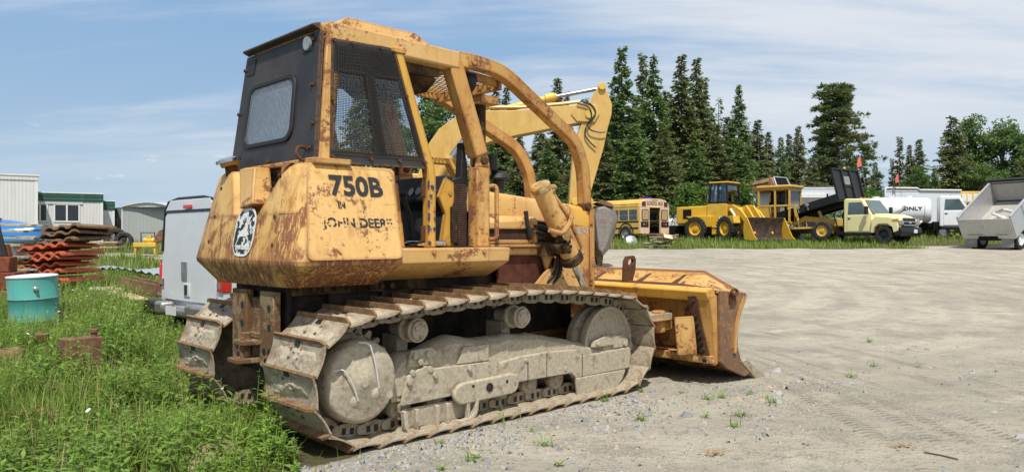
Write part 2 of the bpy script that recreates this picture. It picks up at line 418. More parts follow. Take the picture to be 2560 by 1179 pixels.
# flat side skins of the tank, cleaner paint than the back
for s in (0, 1):
    q = MB(); P = [(-.245, .452, 1.955), (.475, .452, 1.965), (.432, .248, 1.295), (-.35, .244, 1.295)]
    n = Vector((0, -.97, .26))*.006
    def rr(i, j, t): return Vector(P[i]).lerp(Vector(P[j]), t)
    pts = []
    for i in range(4):
        a, bq, cq = Vector(P[i-1]), Vector(P[i]), Vector(P[(i+1) % 4]); u = (a-bq).normalized()*.055; w = (cq-bq).normalized()*.055
        for t in (0, .25, .5, .75, 1): pts.append(bq+u*(1-t)**2+w*t**2)
    q.loft([pts, [p+n for p in pts]])
    if s: q.map(mir)
    q.build('tank_side_panel', 'dz_yellow', DZ, .004)
bl = MB()
for y, z in ((.70, 1.9), (.66, 1.6), (.62, 1.4), (1.68, 1.85), (1.74, 1.42), (1.71, 1.62), (.78, 1.80)):
    t = (1.98-z)/.70; bl.cyl((lerp(-.29, -.415, t), y, z), (lerp(-.315, -.44, t), y, z), .016, 8)
bl.each('tank_bolt', 'dz_rust', DZ)
np_ = MB().prism([(.96, 1.60), (1.24, 1.60), (1.44, 1.97), (.6, 1.97)], 'x', -.16, -.12)
np_.build('notch_plate', 'dz_black', DZ)
nf = MB().loft([[(-.33, 1.09, 1.985), (-.33, 1.36, 1.985), (-.2, 1.36, 1.985), (-.2, 1.09, 1.985)], [(-.355, 1.06, 1.84), (-.355, 1.29, 1.80), (-.2, 1.29, 1.80), (-.2, 1.06, 1.84)], [(-.40, .98, 1.70), (-.40, 1.19, 1.67), (-.2, 1.19, 1.67), (-.2, .98, 1.70)]])
nf.build('filler_guard', 'dz_yellow', DZ, .012)
ca = MB().lathe([(.0, 0), (.075, 0), (.08, .02), (.075, .05), (.05, .06), (0, .06)], (-.28, 1.62, 2.03), (-.25, .1, 1))
fc = ca.build('filler_cap', 'dz_bright', DZ, .004)
MB().cyl((-.27, 1.62, 1.95), (-.28, 1.62, 2.03), .05, 14).build('filler_neck', 'dz_rust', DZ)
cc = MB().lathe([(.085, .062), (.10, .06), (.10, .085), (.06, .10), (0, .10)], (-.28, 1.62, 2.0), (-.25, .1, 1)).build('cap_ring', 'chrome', fc)
# lettering and emblem
sx_ = Vector((1, 0, 0)); up_ = (Vector((0, .45, 1.98))-Vector((0, .25, 1.28))).normalized()
def sidept(x, z): return (x, .45-(1.98-z)*.2/.7-.0085, z+.0)
def sidetext(s, x, z, size, mat, bold=0, sx=1): return text(s, size, mat, frame(sidept(x, z), sx_, up_), DZ, 'lettering', bold, sx)
sidetext('750B', .125, 1.82, .205, 'decal_black', .006, 1.05)
sidetext('JOHN DEERE', .10, 1.555, .098, 'decal_worn', .003, 1.02)
sidetext('IN', -.02, 1.685, .075, 'decal_worn', .003, .8)
def rearpt(y, z, off=.0): t = (1.98-z)/.7; return (lerp(-.31, -.435, t)-off, y, z)
ym, zm = 1.10, 1.495
def capsule(w, hh, off, r):
    out = []
    for cx, cy, a0 in ((1, 1, 0), (-1, 1, 90), (-1, -1, 180), (1, -1, 270)):
        for k in range(5):
            a = R(a0+22.5*k); out.append(rearpt(ym-(cx*(w/2-r)+r*math.cos(a)), zm+cy*(hh/2-r)+r*math.sin(a), off))
    return out
def plate(w, hh, off, th, r, name, m): return MB().loft([capsule(w, hh, off, r), capsule(w, hh, off+th, r)]).build(name, m, em)
em = empty('emblem', (0, 0, 0)); em.parent = DZ
plate(.34, .36, .004, .003, .12, 'emblem_border', 'decal_white')
plate(.30, .32, .008, .002, .088, 'emblem_field', 'decal_field')
dm = MB()
def ep(u, v): return rearpt(ym-u, zm+v, .011)
deer = [[(-.075, -.05), (-.06, .0), (-.015, .02), (.03, .055), (.05, .04), (.045, .015), (.075, -.015), (.04, -.03), (.0, -.03), (-.04, -.03)], [(.035, .05), (.05, .10), (.085, .12), (.06, .085), (.055, .05)], [(.02, .05), (.01, .09), (.03, .13), (.028, .09), (.035, .055)], [(-.07, -.05), (-.095, -.1), (-.085, -.1), (-.05, -.03)], [(.05, -.02), (.085, -.06), (.078, -.065), (.035, -.03)]]
for pl_ in deer: dm.add([ep(u*1.25, v*1.1) for u, v in pl_], [tuple(range(len(pl_)))])
dm.build('emblem_figure', 'decal_white', em, recalc=False)
up2 = (Vector(rearpt(ym, 1.6))-Vector(rearpt(ym, 1.3))).normalized()
text('JOHN DEERE', .042, 'decal_white', frame(rearpt(ym, zm-.115, .011), (0, -1, 0), up2), em, 'emblem_lettering', .002, .8)

# --- fenders, floor
def fender(m):
    f = MB()
    pr = [(.33, 1.255), (.325, 1.36), (.34, 1.372), (.80, 1.372), (.80, 1.14), (.62, 1.12)]
    f.loft([[(x+(.0 if x < 1 else (.12*(z-1.36) if y < .5 else 0)), y, z) for y, z in pr] for x in (.40, 1.02, 1.6)])
    for x in (.78, 1.30): f.cyl((x, .328, 1.335), (x, .312, 1.335), .018, 8)
    if m: f.map(mir)
    return f
fender(0).build('fender', 'dz_yellow', DZ, .018); fender(1).build('fender', 'dz_yellow', DZ, .018)
MB().bx(.3, 1.6, .6, 1.76, 1.375, 1.385).build('cab_floor', 'dz_dark', DZ)

# --- roll-over frame and cab
def rpath(pts, r=.12, n=5):
    pts = [Vector(p) for p in pts]; out = [pts[0]]
    for i in range(1, len(pts)-1):
        a, b_, c_ = pts[i-1], pts[i], pts[i+1]; u = (a-b_); w = (c_-b_); k = min(r, u.length*.45, w.length*.45); u = u.normalized()*k; w = w.normalized()*k
        for t in range(n+1): t /= n; out.append(b_+u*(1-t)**2+w*t**2)
    return out+[pts[-1]]
for s in (0, 1):
    f = (lambda p: mir(p)) if s else Vector
    q = MB().bar([f(p) for p in ((-.085, .51, 1.99), (.045, .615, 2.93))], .10, .12); q.build('rear_post', 'dz_rusty', DZ, .012)
    q = MB().bar([f(p) for p in ((-.0, .615, 2.965), (1.245, .625, 2.945))], .13, .155); q.build('roof_rail', 'dz_yellow', DZ, .022, seg=3)
    q = MB().bar([f(p) for p in ((1.20, .63, 2.93), (1.47, .60, 2.16))], .125, .15); q.build('front_post', 'dz_orange', DZ, .014)
    q = MB().bx(1.41, 1.56, .545, .665, 1.372, 2.06)
    q.prism([(1.40, 1.95), (1.43, 2.2), (1.56, 2.17), (1.60, 2.0)], 'y', .565, .585).prism([(1.40, 1.95), (1.43, 2.2), (1.56, 2.17), (1.60, 2.0)], 'y', .635, .655)
    if s: q.map(mir)
    q.build('lower_post', 'dz_orange' if s else 'dz_rusty', DZ, .01)
    q = MB().cyl((1.505, .535, 2.12), (1.505, .67, 2.12), .035, 14)
    if s: q.map(mir)
    q.build('post_pin', 'dz_rust', DZ, .006)
    sw = rpath([(1.34, .615, 2.975), (1.77, .64, 2.955), (2.90, .755, 2.43), (3.06, .785, 2.17), (3.10, .80, 1.80)], .17)
    q = MB().bar([f(p) for p in sw], .10, .12); q.build('sweep_bar', 'dz_orange', DZ, .012)
    q = MB().bx(1.24, 1.40, .575, .69, 2.90, 3.03); q.cyl((1.40, .55, 2.96), (1.40, .70, 2.96), .035, 12)
    if s: q.map(mir)
    q.build('sweep_bracket', 'dz_rusty', DZ, .008)
    q = MB().bx(3.03, 3.16, .755, .845, 1.73, 1.80).cyl((3.10, .73, 1.78), (3.10, .87, 1.78), .04, 12)
    if s: q.map(mir)
    q.build('sweep_foot', 'dz_rust', DZ, .006)
    # middle post
    q = MB().bar([f(p) for p in ((.585, .575, 2.93), (.855, .505, 2.02), (.865, .50, 1.94), (.865, .50, 1.375))], .07, .085)
    q.bx(.53, .66, .53, .61, 2.895, 2.935) if not s else q.bx(.53, .66, 2*YC-.61, 2*YC-.53, 2.895, 2.935)
    mp = q.build('middle_post', 'dz_bright', DZ, .008)
    q = MB()
    for z0, z1 in ((1.42, 1.55), (1.78, 1.93)): q.bx(.79, .83, .49, .52, z0, z1)
    if s: q.map(mir)
    q.each('door_hinge', 'dz_rust', mp, .006)
    # side screen: black frame sheet, glass, woven guard
    A = Vector((.015, .55, 2.915)); B = Vector((.565, .55, 2.93)); Cc = Vector((.815, .458, 2.0)); D = Vector((-.06, .458, 1.99))
    def S(u, v): return (A.lerp(B, u)).lerp(D.lerp(Cc, u), v)
    nn = Vector((0, -1, .1)).normalized()
    def strip(u0, v0, u1, v1, th=.012, off=0):
        P = [S(u0, v0)+nn*off, S(u1, v0)+nn*off, S(u1, v1)+nn*off, S(u0, v1)+nn*off]; return P+[p-nn*th for p in P]
    q = MB()
    for a in ((0, 0, 1, .035), (0, .90, 1, 1.0), (0, .035, .03, .90), (.965, .035, 1, .90), (.46, .26, .58, .90), (.03, .035, .965, .26)): q.hexa(strip(*a))
    if s: q.map(mir)
    q.build('side_frame', 'dz_black', DZ)
    q = MB(); nv, nu = 62, 52
    for k in range(nv+1):
        v = .03+.88*k/nv; wob = .0035*(k % 2)
        q.tube([S(.02, v)+nn*(.016+wob), S(.98, v)+nn*(.016+wob*.6)], .00185, 4, caps=False)
    for k in range(nu+1):
        u = .02+.96*k/nu; wob = .0035*(k % 2)
        q.tube([S(u, .03)+nn*(.016+wob), S(u, .91)+nn*(.016+wob*.6)], .00185, 4, caps=False)
    if not s: q.build('side_screen', 'dz_wire', DZ, smooth=0)
    q = MB().hexa(strip(.03, .035, .965, .90, .004, -.018))
    if s: q.map(mir)
    q.build('side_window', 'cab_glass', DZ)
    q = MB()
    for u, v in ((.02, .02), (.3, .02), (.75, .02), (.97, .4), (.98, .95), (.02, .95), (.015, .5), (.4, .95), (.7, .95)): q.cyl(S(u, v), S(u, v)+nn*.022, .014, 8)
    if s: q.map(mir)
    q.each('screen_bolt', 'dz_rust', DZ)
# roof
rf = MB().bx(-.03, 1.2, .60, 1.76, 2.95, 3.035)
rf.prism([(-.03, .62), (1.2, .62), (1.2, 1.74), (-.03, 1.74)], 'z', 2.90, 2.95)
rf.build('roof_panel', 'dz_rusty', DZ, .02)
MB().loft([[(.10, .66, 3.03), (1.05, .66, 3.03), (1.05, 1.70, 3.03), (.10, 1.70, 3.03)], [(.22, .68, 3.135), (.86, .68, 3.13), (.86, 1.68, 3.13), (.22, 1.68, 3.135)]]).build('roof_hatch', 'dz_yellow', DZ, .008)
MB().bar([(1.21, .64, 2.94), (1.21, 1.72, 2.94)], .12, .14, (1, 0, 0)).build('roof_front_beam', 'dz_rusty', DZ, .02)
cg = MB().bx(.15, 1.1, .66, 1.70, 2.80, 2.90).prism([(.70, 2.8), (1.66, 2.8), (1.5, 2.70), (.86, 2.70)], 'x', .75, 1.12)
cg.build('roof_lining', 'dz_grime', DZ, .02)
# rear wall: black sheet with a framed window
TL, TR, BL, BR = (Vector(p) for p in ((-.065, 1.80, 2.965), (-.065, .575, 2.965), (-.175, 1.885, 2.0), (-.175, .47, 2.0)))
def W(u, v): return TL.lerp(TR, u).lerp(BL.lerp(BR, u), v)
nr = Vector((-1, 0, .11)).normalized()
win = (.145, .30, .735, .80)
def rrect(u0, v0, u1, v1, r, off, n=5):
    out = []
    for cu, cv, a0 in ((u1-r, v0+r*1.25, -90), (u1-r, v1-r*1.25, 0), (u0+r, v1-r*1.25, 90), (u0+r, v0+r*1.25, 180)):
        for k in range(n): a = R(a0+90*k/(n-1)); out.append(W(cu+r*math.cos(a), cv+r*1.25*math.sin(a))+nr*off)
    return out
def ringplate(outer, inner, th, name, m, parent, bevel=0):
    mb = MB(); n = len(outer); vs = outer+inner+[p-nr*th for p in outer]+[p-nr*th for p in inner]
    fs = []
    for i in range(n):
        j = (i+1) % n; fs += [(i, j, n+j, n+i), (2*n+i, 3*n+i, 3*n+j, 2*n+j), (i, 2*n+i, 2*n+j, j), (n+i, n+j, 3*n+j, 3*n+i)]
    return mb.add(vs, fs).build(name, m, parent, bevel)
inn = rrect(*win, .075, 0)
def outpt(p, i):   # project inner ring outwards to the sheet border
    k = i//5; cu, cv = ((1, 0), (1, 1), (0, 1), (0, 0))[k]; t = (i % 5)/4
    a = [((.75, 0), (1, 0), (1, .3)), ((1, .75), (1, 1), (.75, 1)), ((.2, 1), (0, 1), (0, .75)), ((0, .3), (0, 0), (.2, 0))][k]
    u, v = (a[0] if t < .25 else a[1] if t < .75 else a[2]) if t not in (.25, .75) else a[1]
    return W(u, v)
rw = ringplate([outpt(p, i) for i, p in enumerate(inn)], inn, .03, 'rear_wall', 'dz_black', DZ)
ringplate(rrect(.125, .28, .755, .82, .085, .016), rrect(.158, .315, .722, .785, .07, .016), .03, 'window_seal', 'dz_rubber', rw, .006)
gp = rrect(.14, .295, .74, .805, .075, -.01); MB().loft([gp, [p-nr*.005 for p in gp]]).build('rear_window', 'rear_glass', rw)
q = MB(); NU, NV = 36, 40
for k in range(NV+1): v = .312+.476*k/NV; q.tube([W(.152, v)+nr*.004, W(.728, v)+nr*.004], .0022, 4, caps=False)
for k in range(NU+1): u = .155+.57*k/NU; q.tube([W(u, .312)+nr*.007, W(u, .788)+nr*.007], .0022, 4, caps=False)
plain('galv_wire', (.25, .27, .29), .45, .5, .2, 30, 0)
q.build('window_guard', 'galv_wire', rw, smooth=0)
MB().hexa([W(.03, -.02)+nr*.06, W(1.0, -.02)+nr*.06, W(1.0, .0)-nr*.0, W(.03, .0)-nr*.0, W(.03, -.035)+nr*.06, W(1.0, -.035)+nr*.06, W(1.0, -.06)-nr*.0, W(.03, -.06)-nr*.0]).build('rear_eave', 'dz_black', DZ, .004)
for u, v in ((.10, .10), (.86, .07)):
    lw, lh = .055, .062
    lp = MB().hexa([W(u-lw, v-lh)+nr*.006, W(u+lw, v-lh)+nr*.006, W(u+lw, v+lh*1.2)+nr*.006, W(u-lw, v+lh*1.2)+nr*.006]+[W(a, c_)+nr*.001 for a, c_ in ((u-lw, v-lh), (u+lw, v-lh), (u+lw, v+lh*1.2), (u-lw, v+lh*1.2))])
    o = lp.build('lamp_recess', 'dz_rubber', DZ)
    if u > .5:
        p = W(u+.01, v+.01); MB().lathe([(.0, .012), (.035, .022), (.052, .02), (.056, .0)], p+nr*.004, nr+Vector((0, 0, -.1))).build('work_lamp', 'lamp_lens', o)
q = MB()
for u, v in ((.02, .12), (.02, .5), (.03, .93), (.94, .06), (.94, .42), (.95, .90), (.5, .96), (.97, .72)): q.cyl(W(u, v), W(u, v)+nr*.02, .015, 8)
q.each('wall_bolt', 'dz_rust', DZ)
MB().bar([(-.15, .46, 2.0), (-.15, 1.88, 2.0)], .10, .035, (1, 0, 0)).bx(-.2, .1, .42, .56, 1.975, 2.02).build('cab_sill', 'dz_rusty', DZ, .008)
MB().tube([(-.20+.05*math.cos(a), .585+.015*math.sin(a), 2.055+.05*math.sin(a)) for a in np.linspace(0, 2*PI, 17)[:-1]], .014, 8, closed=True).build('tow_shackle', 'dz_rust', DZ)
# seat, dash and inside
q = MB().bx(.42, .80, .95, 1.42, 1.60, 1.74).bx(.36, .48, .95, 1.42, 1.72, 2.12).bx(.45, .72, .98, 1.38, 1.385, 1.6)
q.build('seat', 'dz_rubber', DZ, .04, seg=3)
q = MB().prism([(1.14, 1.39), (1.32, 1.39), (1.42, 1.92), (1.24, 2.0), (1.12, 1.78), (1.2, 1.70)], 'y', .74, 1.62)
q.build('dash', 'dz_rubber', DZ, .02)
q = MB().prism([(1.14, 1.375), (1.30, 1.375), (1.26, 1.70), (1.30, 1.80), (1.28, 1.93), (1.20, 1.965), (1.12, 1.80), (1.19, 1.66)], 'y', .70, .74)
q.cyl((1.225, .70, 1.42), (1.225, .695, 1.42), .04, 14).cyl((1.24, .70, 1.83), (1.24, .692, 1.83), .018, 10)
q.build('dash_side', 'dz_bright', DZ, .012)
q = MB()
for k in range(4): q.lathe([(.036, 0), (.036, .015), (0, .015)], (1.165+.012*k*0, .84+.1*k, 1.86), (-1, 0, .35), 14)
q.each('gauge', 'chrome', DZ)
q = MB()
for y, x in ((.86, .98), (.95, 1.02), (1.3, 1.0)): q.tube([(x, y, 1.385), (x-.04, y, 1.65), (x-.10, y, 1.80)], .012, 8).lathe([(0, -.03), (.03, 0), (0, .03)], (x-.10, y, 1.82), (0, 0, 1), 12)
q.each('lever', 'dz_rubber', DZ, 0, 2)
MB().prism([(.5, 1.372), (.70, 1.372), (.64, 1.88), (.56, 1.93), (.5, 1.92)], 'y', .60, .64).build('seat_side', 'dz_orange', DZ, .015)
MB().prism([(.5, 1.372), (.695, 1.372), (.667, 1.58), (.5, 1.60)], 'y', .588, .60).build('seat_side_cover', 'dz_bright', DZ, .006)
MB().bx(.80, 1.05, .50, .75, 1.386, 1.43).build('floor_bin', 'chrome', DZ, .02)
def perf(o, u, w, nu, nv, r, name, m, parent=DZ, hexy=False):
    o, u, w = Vector(o), Vector(u), Vector(w); mb = MB()
    if not hexy:
        for k in range(nv+1): mb.tube([o+w*(k/nv), o+u+w*(k/nv)], r, 4, caps=False)
        for k in range(nu+1): mb.tube([o+u*(k/nu), o+u*(k/nu)+w], r, 4, caps=False)
    else:
        du, dw = u/nu, w/nv
        for i in range(nu):
            for j in range(nv):
                sh = .5 if j % 2 else 0
                c0 = o+du*(i+sh)+dw*j
                a = c0; b_ = c0+du*.5+dw*.35; c_ = c0+du*1.0; d_ = c0+du*.5+dw*.35
                mb.tube([a, b_], r, 4, caps=False).tube([b_, c_], r, 4, caps=False).tube([b_, b_+dw*.65], r, 4, caps=False)
    return mb.build(name, m, parent, smooth=0)
plain('screen_brown', (.075, .04, .028), .8, .2, .3, 12, .1)
perf((1.285, .70, 1.39), (.135, 0, 0), (.0, 0, .52), 9, 34, .0045, 'door_screen', 'screen_brown')
perf((1.30, .72, 1.39), (.0, .25, 0), (.0, 0, .52), 16, 34, .0045, 'front_screen', 'screen_brown')
MB().prism([(1.24, 1.94), (1.34, 1.90), (1.42, 1.90), (1.44, 2.02), (1.40, 2.28), (1.38, 2.28), (1.36, 1.98)], 'y', .70, .78).build('cowl_bracket', 'dz_rubber', DZ, .004)
MB().bx(1.24, 1.29, .66, .72, 1.41, 1.72).build('door_track', 'dz_grime', DZ, .004)
# grab handle on the lower post
MB().tube(rpath([(1.57, .60, 1.90), (1.64, .545, 1.91), (1.64, .545, 1.44), (1.57, .60, 1.44)], .05), .021, 10).build('grab_handle', 'dz_rusty', DZ)
# overhead canopy of expanded mesh between the sweeps
q = MB().bar([(1.30, .72, 2.90), (1.83, .74, 2.86)], .02, .08).bar([(1.30, 1.64, 2.90), (1.83, 1.62, 2.86)], .02, .08).bar([(1.83, .70, 2.84), (1.83, 1.66, 2.84)], .03, .09, (1, 0, 0))
cn = q.build('canopy_frame', 'dz_orange', DZ, .004)
plain('canopy_yellow', (.42, .27, .10), .7, 0, .3, 12, .1)
perf((1.30, .70, 2.915), (.54, .02, -.03), (0, .95, 0), 11, 15, .0055, 'canopy_mesh', 'canopy_yellow', cn, True)
q = MB(); q.lathe([(0, -.07), (.05, -.06), (.085, -.02), (.09, .05), (.085, .06), (0, .06)], (1.46, .74, 2.83), (1, -.25, -.12), 20)
q.build('flood_lamp', 'dz_rubber', DZ); MB().tube([(1.42, .70, 2.98), (1.44, .73, 2.86)], .014, 8).build('lamp_stem', 'dz_yellow', DZ)
# hood, grille guard and engine side
def hoodring(x, zt, yh):
    pr = [(yh, zt-.22), (yh, zt-.05), (yh+.02, zt-.015), (yh+.06, zt), (YC, zt+.035)]
    full = pr+[(2*YC-y, z) for y, z in reversed(pr[:-1])]
    return [(x, y, z) for y, z in full]
MB().loft([hoodring(1.36, 1.905, .765), hoodring(2.0, 1.865, .765), hoodring(2.84, 1.795, .765)]).build('hood', 'dz_yellow', DZ, .008)
MB().loft([hoodring(2.845, 1.80, .757), hoodring(3.17, 1.762, .757)]).build('hood_nose', 'dz_bright', DZ, .012)
g = MB().prism([(2.86, .93), (3.17, .90), (3.175, 1.57), (2.60, 1.57), (2.56, 1.30)], 'y', .75, .775).bx(3.12, 3.19, .735, 1.625, .86, 1.75)
g.prism([(2.86, .93), (3.17, .90), (3.175, 1.57), (2.60, 1.57), (2.56, 1.30)], 'y', 1.585, 1.61)
for z in (1.60, 1.02, .98): g.cyl((3.13, .737, z), (3.13, .72, z), .02, 8)
g.build('grille_guard', 'dz_orange', DZ, .012)
sd_ = text('87-7', .095, 'decal_grey', frame((3.02, .7475, 1.52), (1, 0, -.03), (0, 0, 1)), DZ, 'lettering', .003)
e = MB().bx(1.4, 2.9, .80, 1.56, 1.1, 1.62); e.build('engine', 'dz_dark', DZ, .02)
en = MB().loft([[(1.60, .69, 1.655), (2.25, .69, 1.655), (2.25, .765, 1.66), (1.60, .765, 1.66)], [(1.60, .64, 1.585), (2.25, .64, 1.62), (2.25, .765, 1.58), (1.60, .765, 1.58)], [(1.60, .64, 1.53), (2.25, .64, 1.535), (2.25, .765, 1.53), (1.60, .765, 1.53)]])
en.bx(2.18, 2.25, .64, .765, 1.40, 1.53).bx(1.60, 2.18, .64, .765, 1.40, 1.435)
es = en.build('engine_side_box', 'dz_yellow', DZ, .008)
perf((1.60, .662, 1.436), (.58, 0, 0), (0, 0, .094), 50, 9, .0035, 'box_screen', 'screen_brown', es)
MB().bx(1.6, 2.18, .672, .70, 1.436, 1.53).build('box_backing', 'dz_redmesh', es)
MB().tube([(2.08, .63, 1.70), (2.09, .615, 1.58), (2.12, .61, 1.48)], [.022, .018, .026], 8).build('box_latch', 'dz_rubber', es)
MB().bx(1.55, 2.30, .62, .76, 1.365, 1.395).prism([(1.55, 1.30), (2.30, 1.29), (2.30, 1.365), (1.55, 1.365)], 'y', .66, .70).build('side_ledge', 'dz_yellow', DZ, .008)
MB().prism([(1.78, 1.29), (2.30, 1.29), (2.40, 1.05), (2.2, .90), (1.78, .90)], 'y', .69, .71).build('engine_screen', 'dz_redmesh', DZ)
MB().prism([(2.02, .88), (2.36, 1.16), (2.50, 1.16), (2.60, .88)], 'y', .60, .64).prism([(2.36, 1.14), (2.30, 1.30), (2.40, 1.44), (2.46, 1.30)], 'y', .62, .66).prism([(2.55, 1.28), (2.9, 1.28), (2.9, .88), (2.4, .88)], 'y', .67, .70).build('side_gusset', 'dz_yellow', DZ, .01)
q = MB()
q.tube(rpath([(2.22, .66, 1.50), (2.35, .60, 1.47), (2.46, .56, 1.30), (2.44, .58, 1.12), (2.33, .62, 1.02)], .1), .02, 10)
q.tube(rpath([(2.25, .68, 1.44), (2.38, .6, 1.42), (2.49, .56, 1.28), (2.50, .58, 1.10), (2.4, .62, 1.0)], .1), .018, 10)
q.tube(rpath([(2.2, .64, 1.56), (2.27, .60, 1.56), (2.33, .58, 1.53), (2.42, .56, 1.54)], .04), .016, 8)
q.tube(rpath([(2.3, .7, 1.55), (2.42, .62, 1.5), (2.5, .56, 1.36), (2.52, .56, 1.3)], .08), .018, 10)
q.each('hydraulic_hose', 'dz_rubber', DZ)
# front stack between the sweeps and pre-cleaner
q = MB().cyl((1.93, 1.10, 1.88), (1.93, 1.10, 2.82), .055, 16); q.build('exhaust_stack', 'dz_grime', DZ)
MB().bx(1.84, 2.06, .98, 1.2, 2.72, 2.80).build('stack_bracket', 'dz_orange', DZ, .004)
q = MB().cyl((2.08, 1.0, 1.85), (2.08, 1.0, 2.02), .055, 14).lathe([(.03, 0), (.105, .0), (.11, .015), (.09, .055), (.05, .085), (0, .09)], (2.08, 1.0, 2.01), (0, 0, 1)); q.build('precleaner', 'dz_rubber', DZ)
MB().cyl((2.0, 1.02, 2.09), (2.0, 1.02, 2.24), .062, 18).build('air_intake', 'dz_rubber', DZ, .01)
MB().bar([(.5, 1.80, 2.24), (2.1, 1.80, 2.24), (2.22, 1.74, 2.0)], .08, .06).build('far_grab_rail', 'dz_bright', DZ, .006)
# lift cylinders
for s in (0, 1):
    T, Bt, Rd = Vector((2.10, .45, 1.90)), Vector((2.52, .45, 1.245)), Vector((2.74, .45, .90))
    ax = (Bt-T).normalized()
    q = MB().cyl(T, Bt, .088, 24)
    q.map(mir) if s else 0
    lc = q.build('lift_cylinder', 'dz_yellow', DZ, .006)
    q = MB().lathe([(0, -.05), (.08, -.05), (.098, -.03), (.098, .015), (.088, .02)], T, ax); q.cyl(T+Vector((.09, 0, -.03)), T+Vector((.13, 0, .0)), .045, 12).cyl(T+Vector((.06, -.02, .01)), T+Vector((.16, -.02, .02)), .03, 10)
    q.map(mir) if s else 0
    rough_up(q, .008, 25).build('cylinder_cap', 'dz_mudpaint', lc, .006)
    q = MB().cyl(Bt, Rd, .032, 18); q.map(mir) if s else 0
    q.build('piston_rod', 'chrome', lc)
    q = MB().lathe([(.10, -.06), (.112, -.05), (.112, .02), (.07, .05), (.04, .06)], Bt, ax); q.map(mir) if s else 0
    q.build('cylinder_gland', 'dz_grime', lc, .006)
    q = MB(); sd2 = Vector((.115, -.05, .06))
    q.tube(rpath([T+Vector((.14, 0, .0)), T+Vector((.16, -.01, -.06)), T.lerp(Bt, .45)+sd2, T.lerp(Bt, .60)+sd2*.9], .05), .022, 8)
    q.tube(rpath([T.lerp(Bt, .50)+Vector((-.20, -.09, -.05)), T.lerp(Bt, .60)+Vector((-.10, -.13, -.02)), T.lerp(Bt, .52)+Vector((.03, -.13, .03)), T.lerp(Bt, .45)+Vector((.1, -.12, .06)), T.lerp(Bt, .52)+sd2, T.lerp(Bt, .93)+sd2*1.05, Bt+Vector((.08, -.06, .05))], .05), .022, 8)
    q.bx(2.44, 2.50, .40, .46, 1.38, 1.46)
    q.map(mir) if s else 0
    q.build('cylinder_pipe', 'dz_yellow', lc)
    q = MB().lathe([(.0, -.05), (.05, -.05), (.06, -.03), (.075, .0), (.075, .16)], (2.36, .42, 1.37), (0, 1, .1)); q.bx(2.26, 2.44, .56, .78, 1.28, 1.42)
    q.map(mir) if s else 0
    for k in range(6): q.cyl((2.36+.055*math.cos(k*1.05), .40, 1.37+.055*math.sin(k*1.05)), (2.36+.055*math.cos(k*1.05), .36, 1.37+.055*math.sin(k*1.05)), .014, 6)
    q.bx(2.28, 2.34, .38, .6, 1.42, 1.50)
    rough_up(q, .012, 22).build('trunnion', 'dz_grime', DZ)

paint('blade_end', (.28, .14, .045), 1.15, .012, (.3, .18, .07), .7, .6, .8, (.10, .055, .032))
# --- C-frame and blade
q = MB()
for y in (.80, 1.46): q.bx(2.3, 3.55, y, y+.10, .40, .56)
q.bx(3.3, 3.62, .30, 2.06, .46, .60).bx(3.45, 3.66, .1, .35, .52, .66).bx(3.3, 3.6, .06, .4, .62, .645)
q.cyl((3.50, .16, .5), (3.50, .16, .72), .07, 16)
q.build('push_frame', 'dz_orange', DZ, .012)
pf = rough_up(MB().prism([(3.28, .1), (3.6, .06), (3.6, .6), (3.28, .6)], 'z', .645, .69), .02, 14); pf.build('dirt_heap', 'dz_mudgrey', DZ)
BLD = empty('blade', (0, 0, 0)); BLD.parent = DZ
Y0, Y1 = -.38, 2.74
prof = [(4.20, .885), (4.09, .72), (4.03, .52), (4.03, .36), (4.09, .22), (4.22, .08)]
back = [(x-.035, z) for x, z in reversed(prof)]
md_ = MB().prism(prof+back, 'y', Y0+.03, Y1-.03); md_.build('moldboard', 'dz_rusty', BLD, .004)
MB().prism([(4.20, .11), (4.50, -.02), (4.52, -.01), (4.24, .14)], 'y', Y0+.0, Y1).build('cutting_edge', 'mud_steel', BLD, .004)
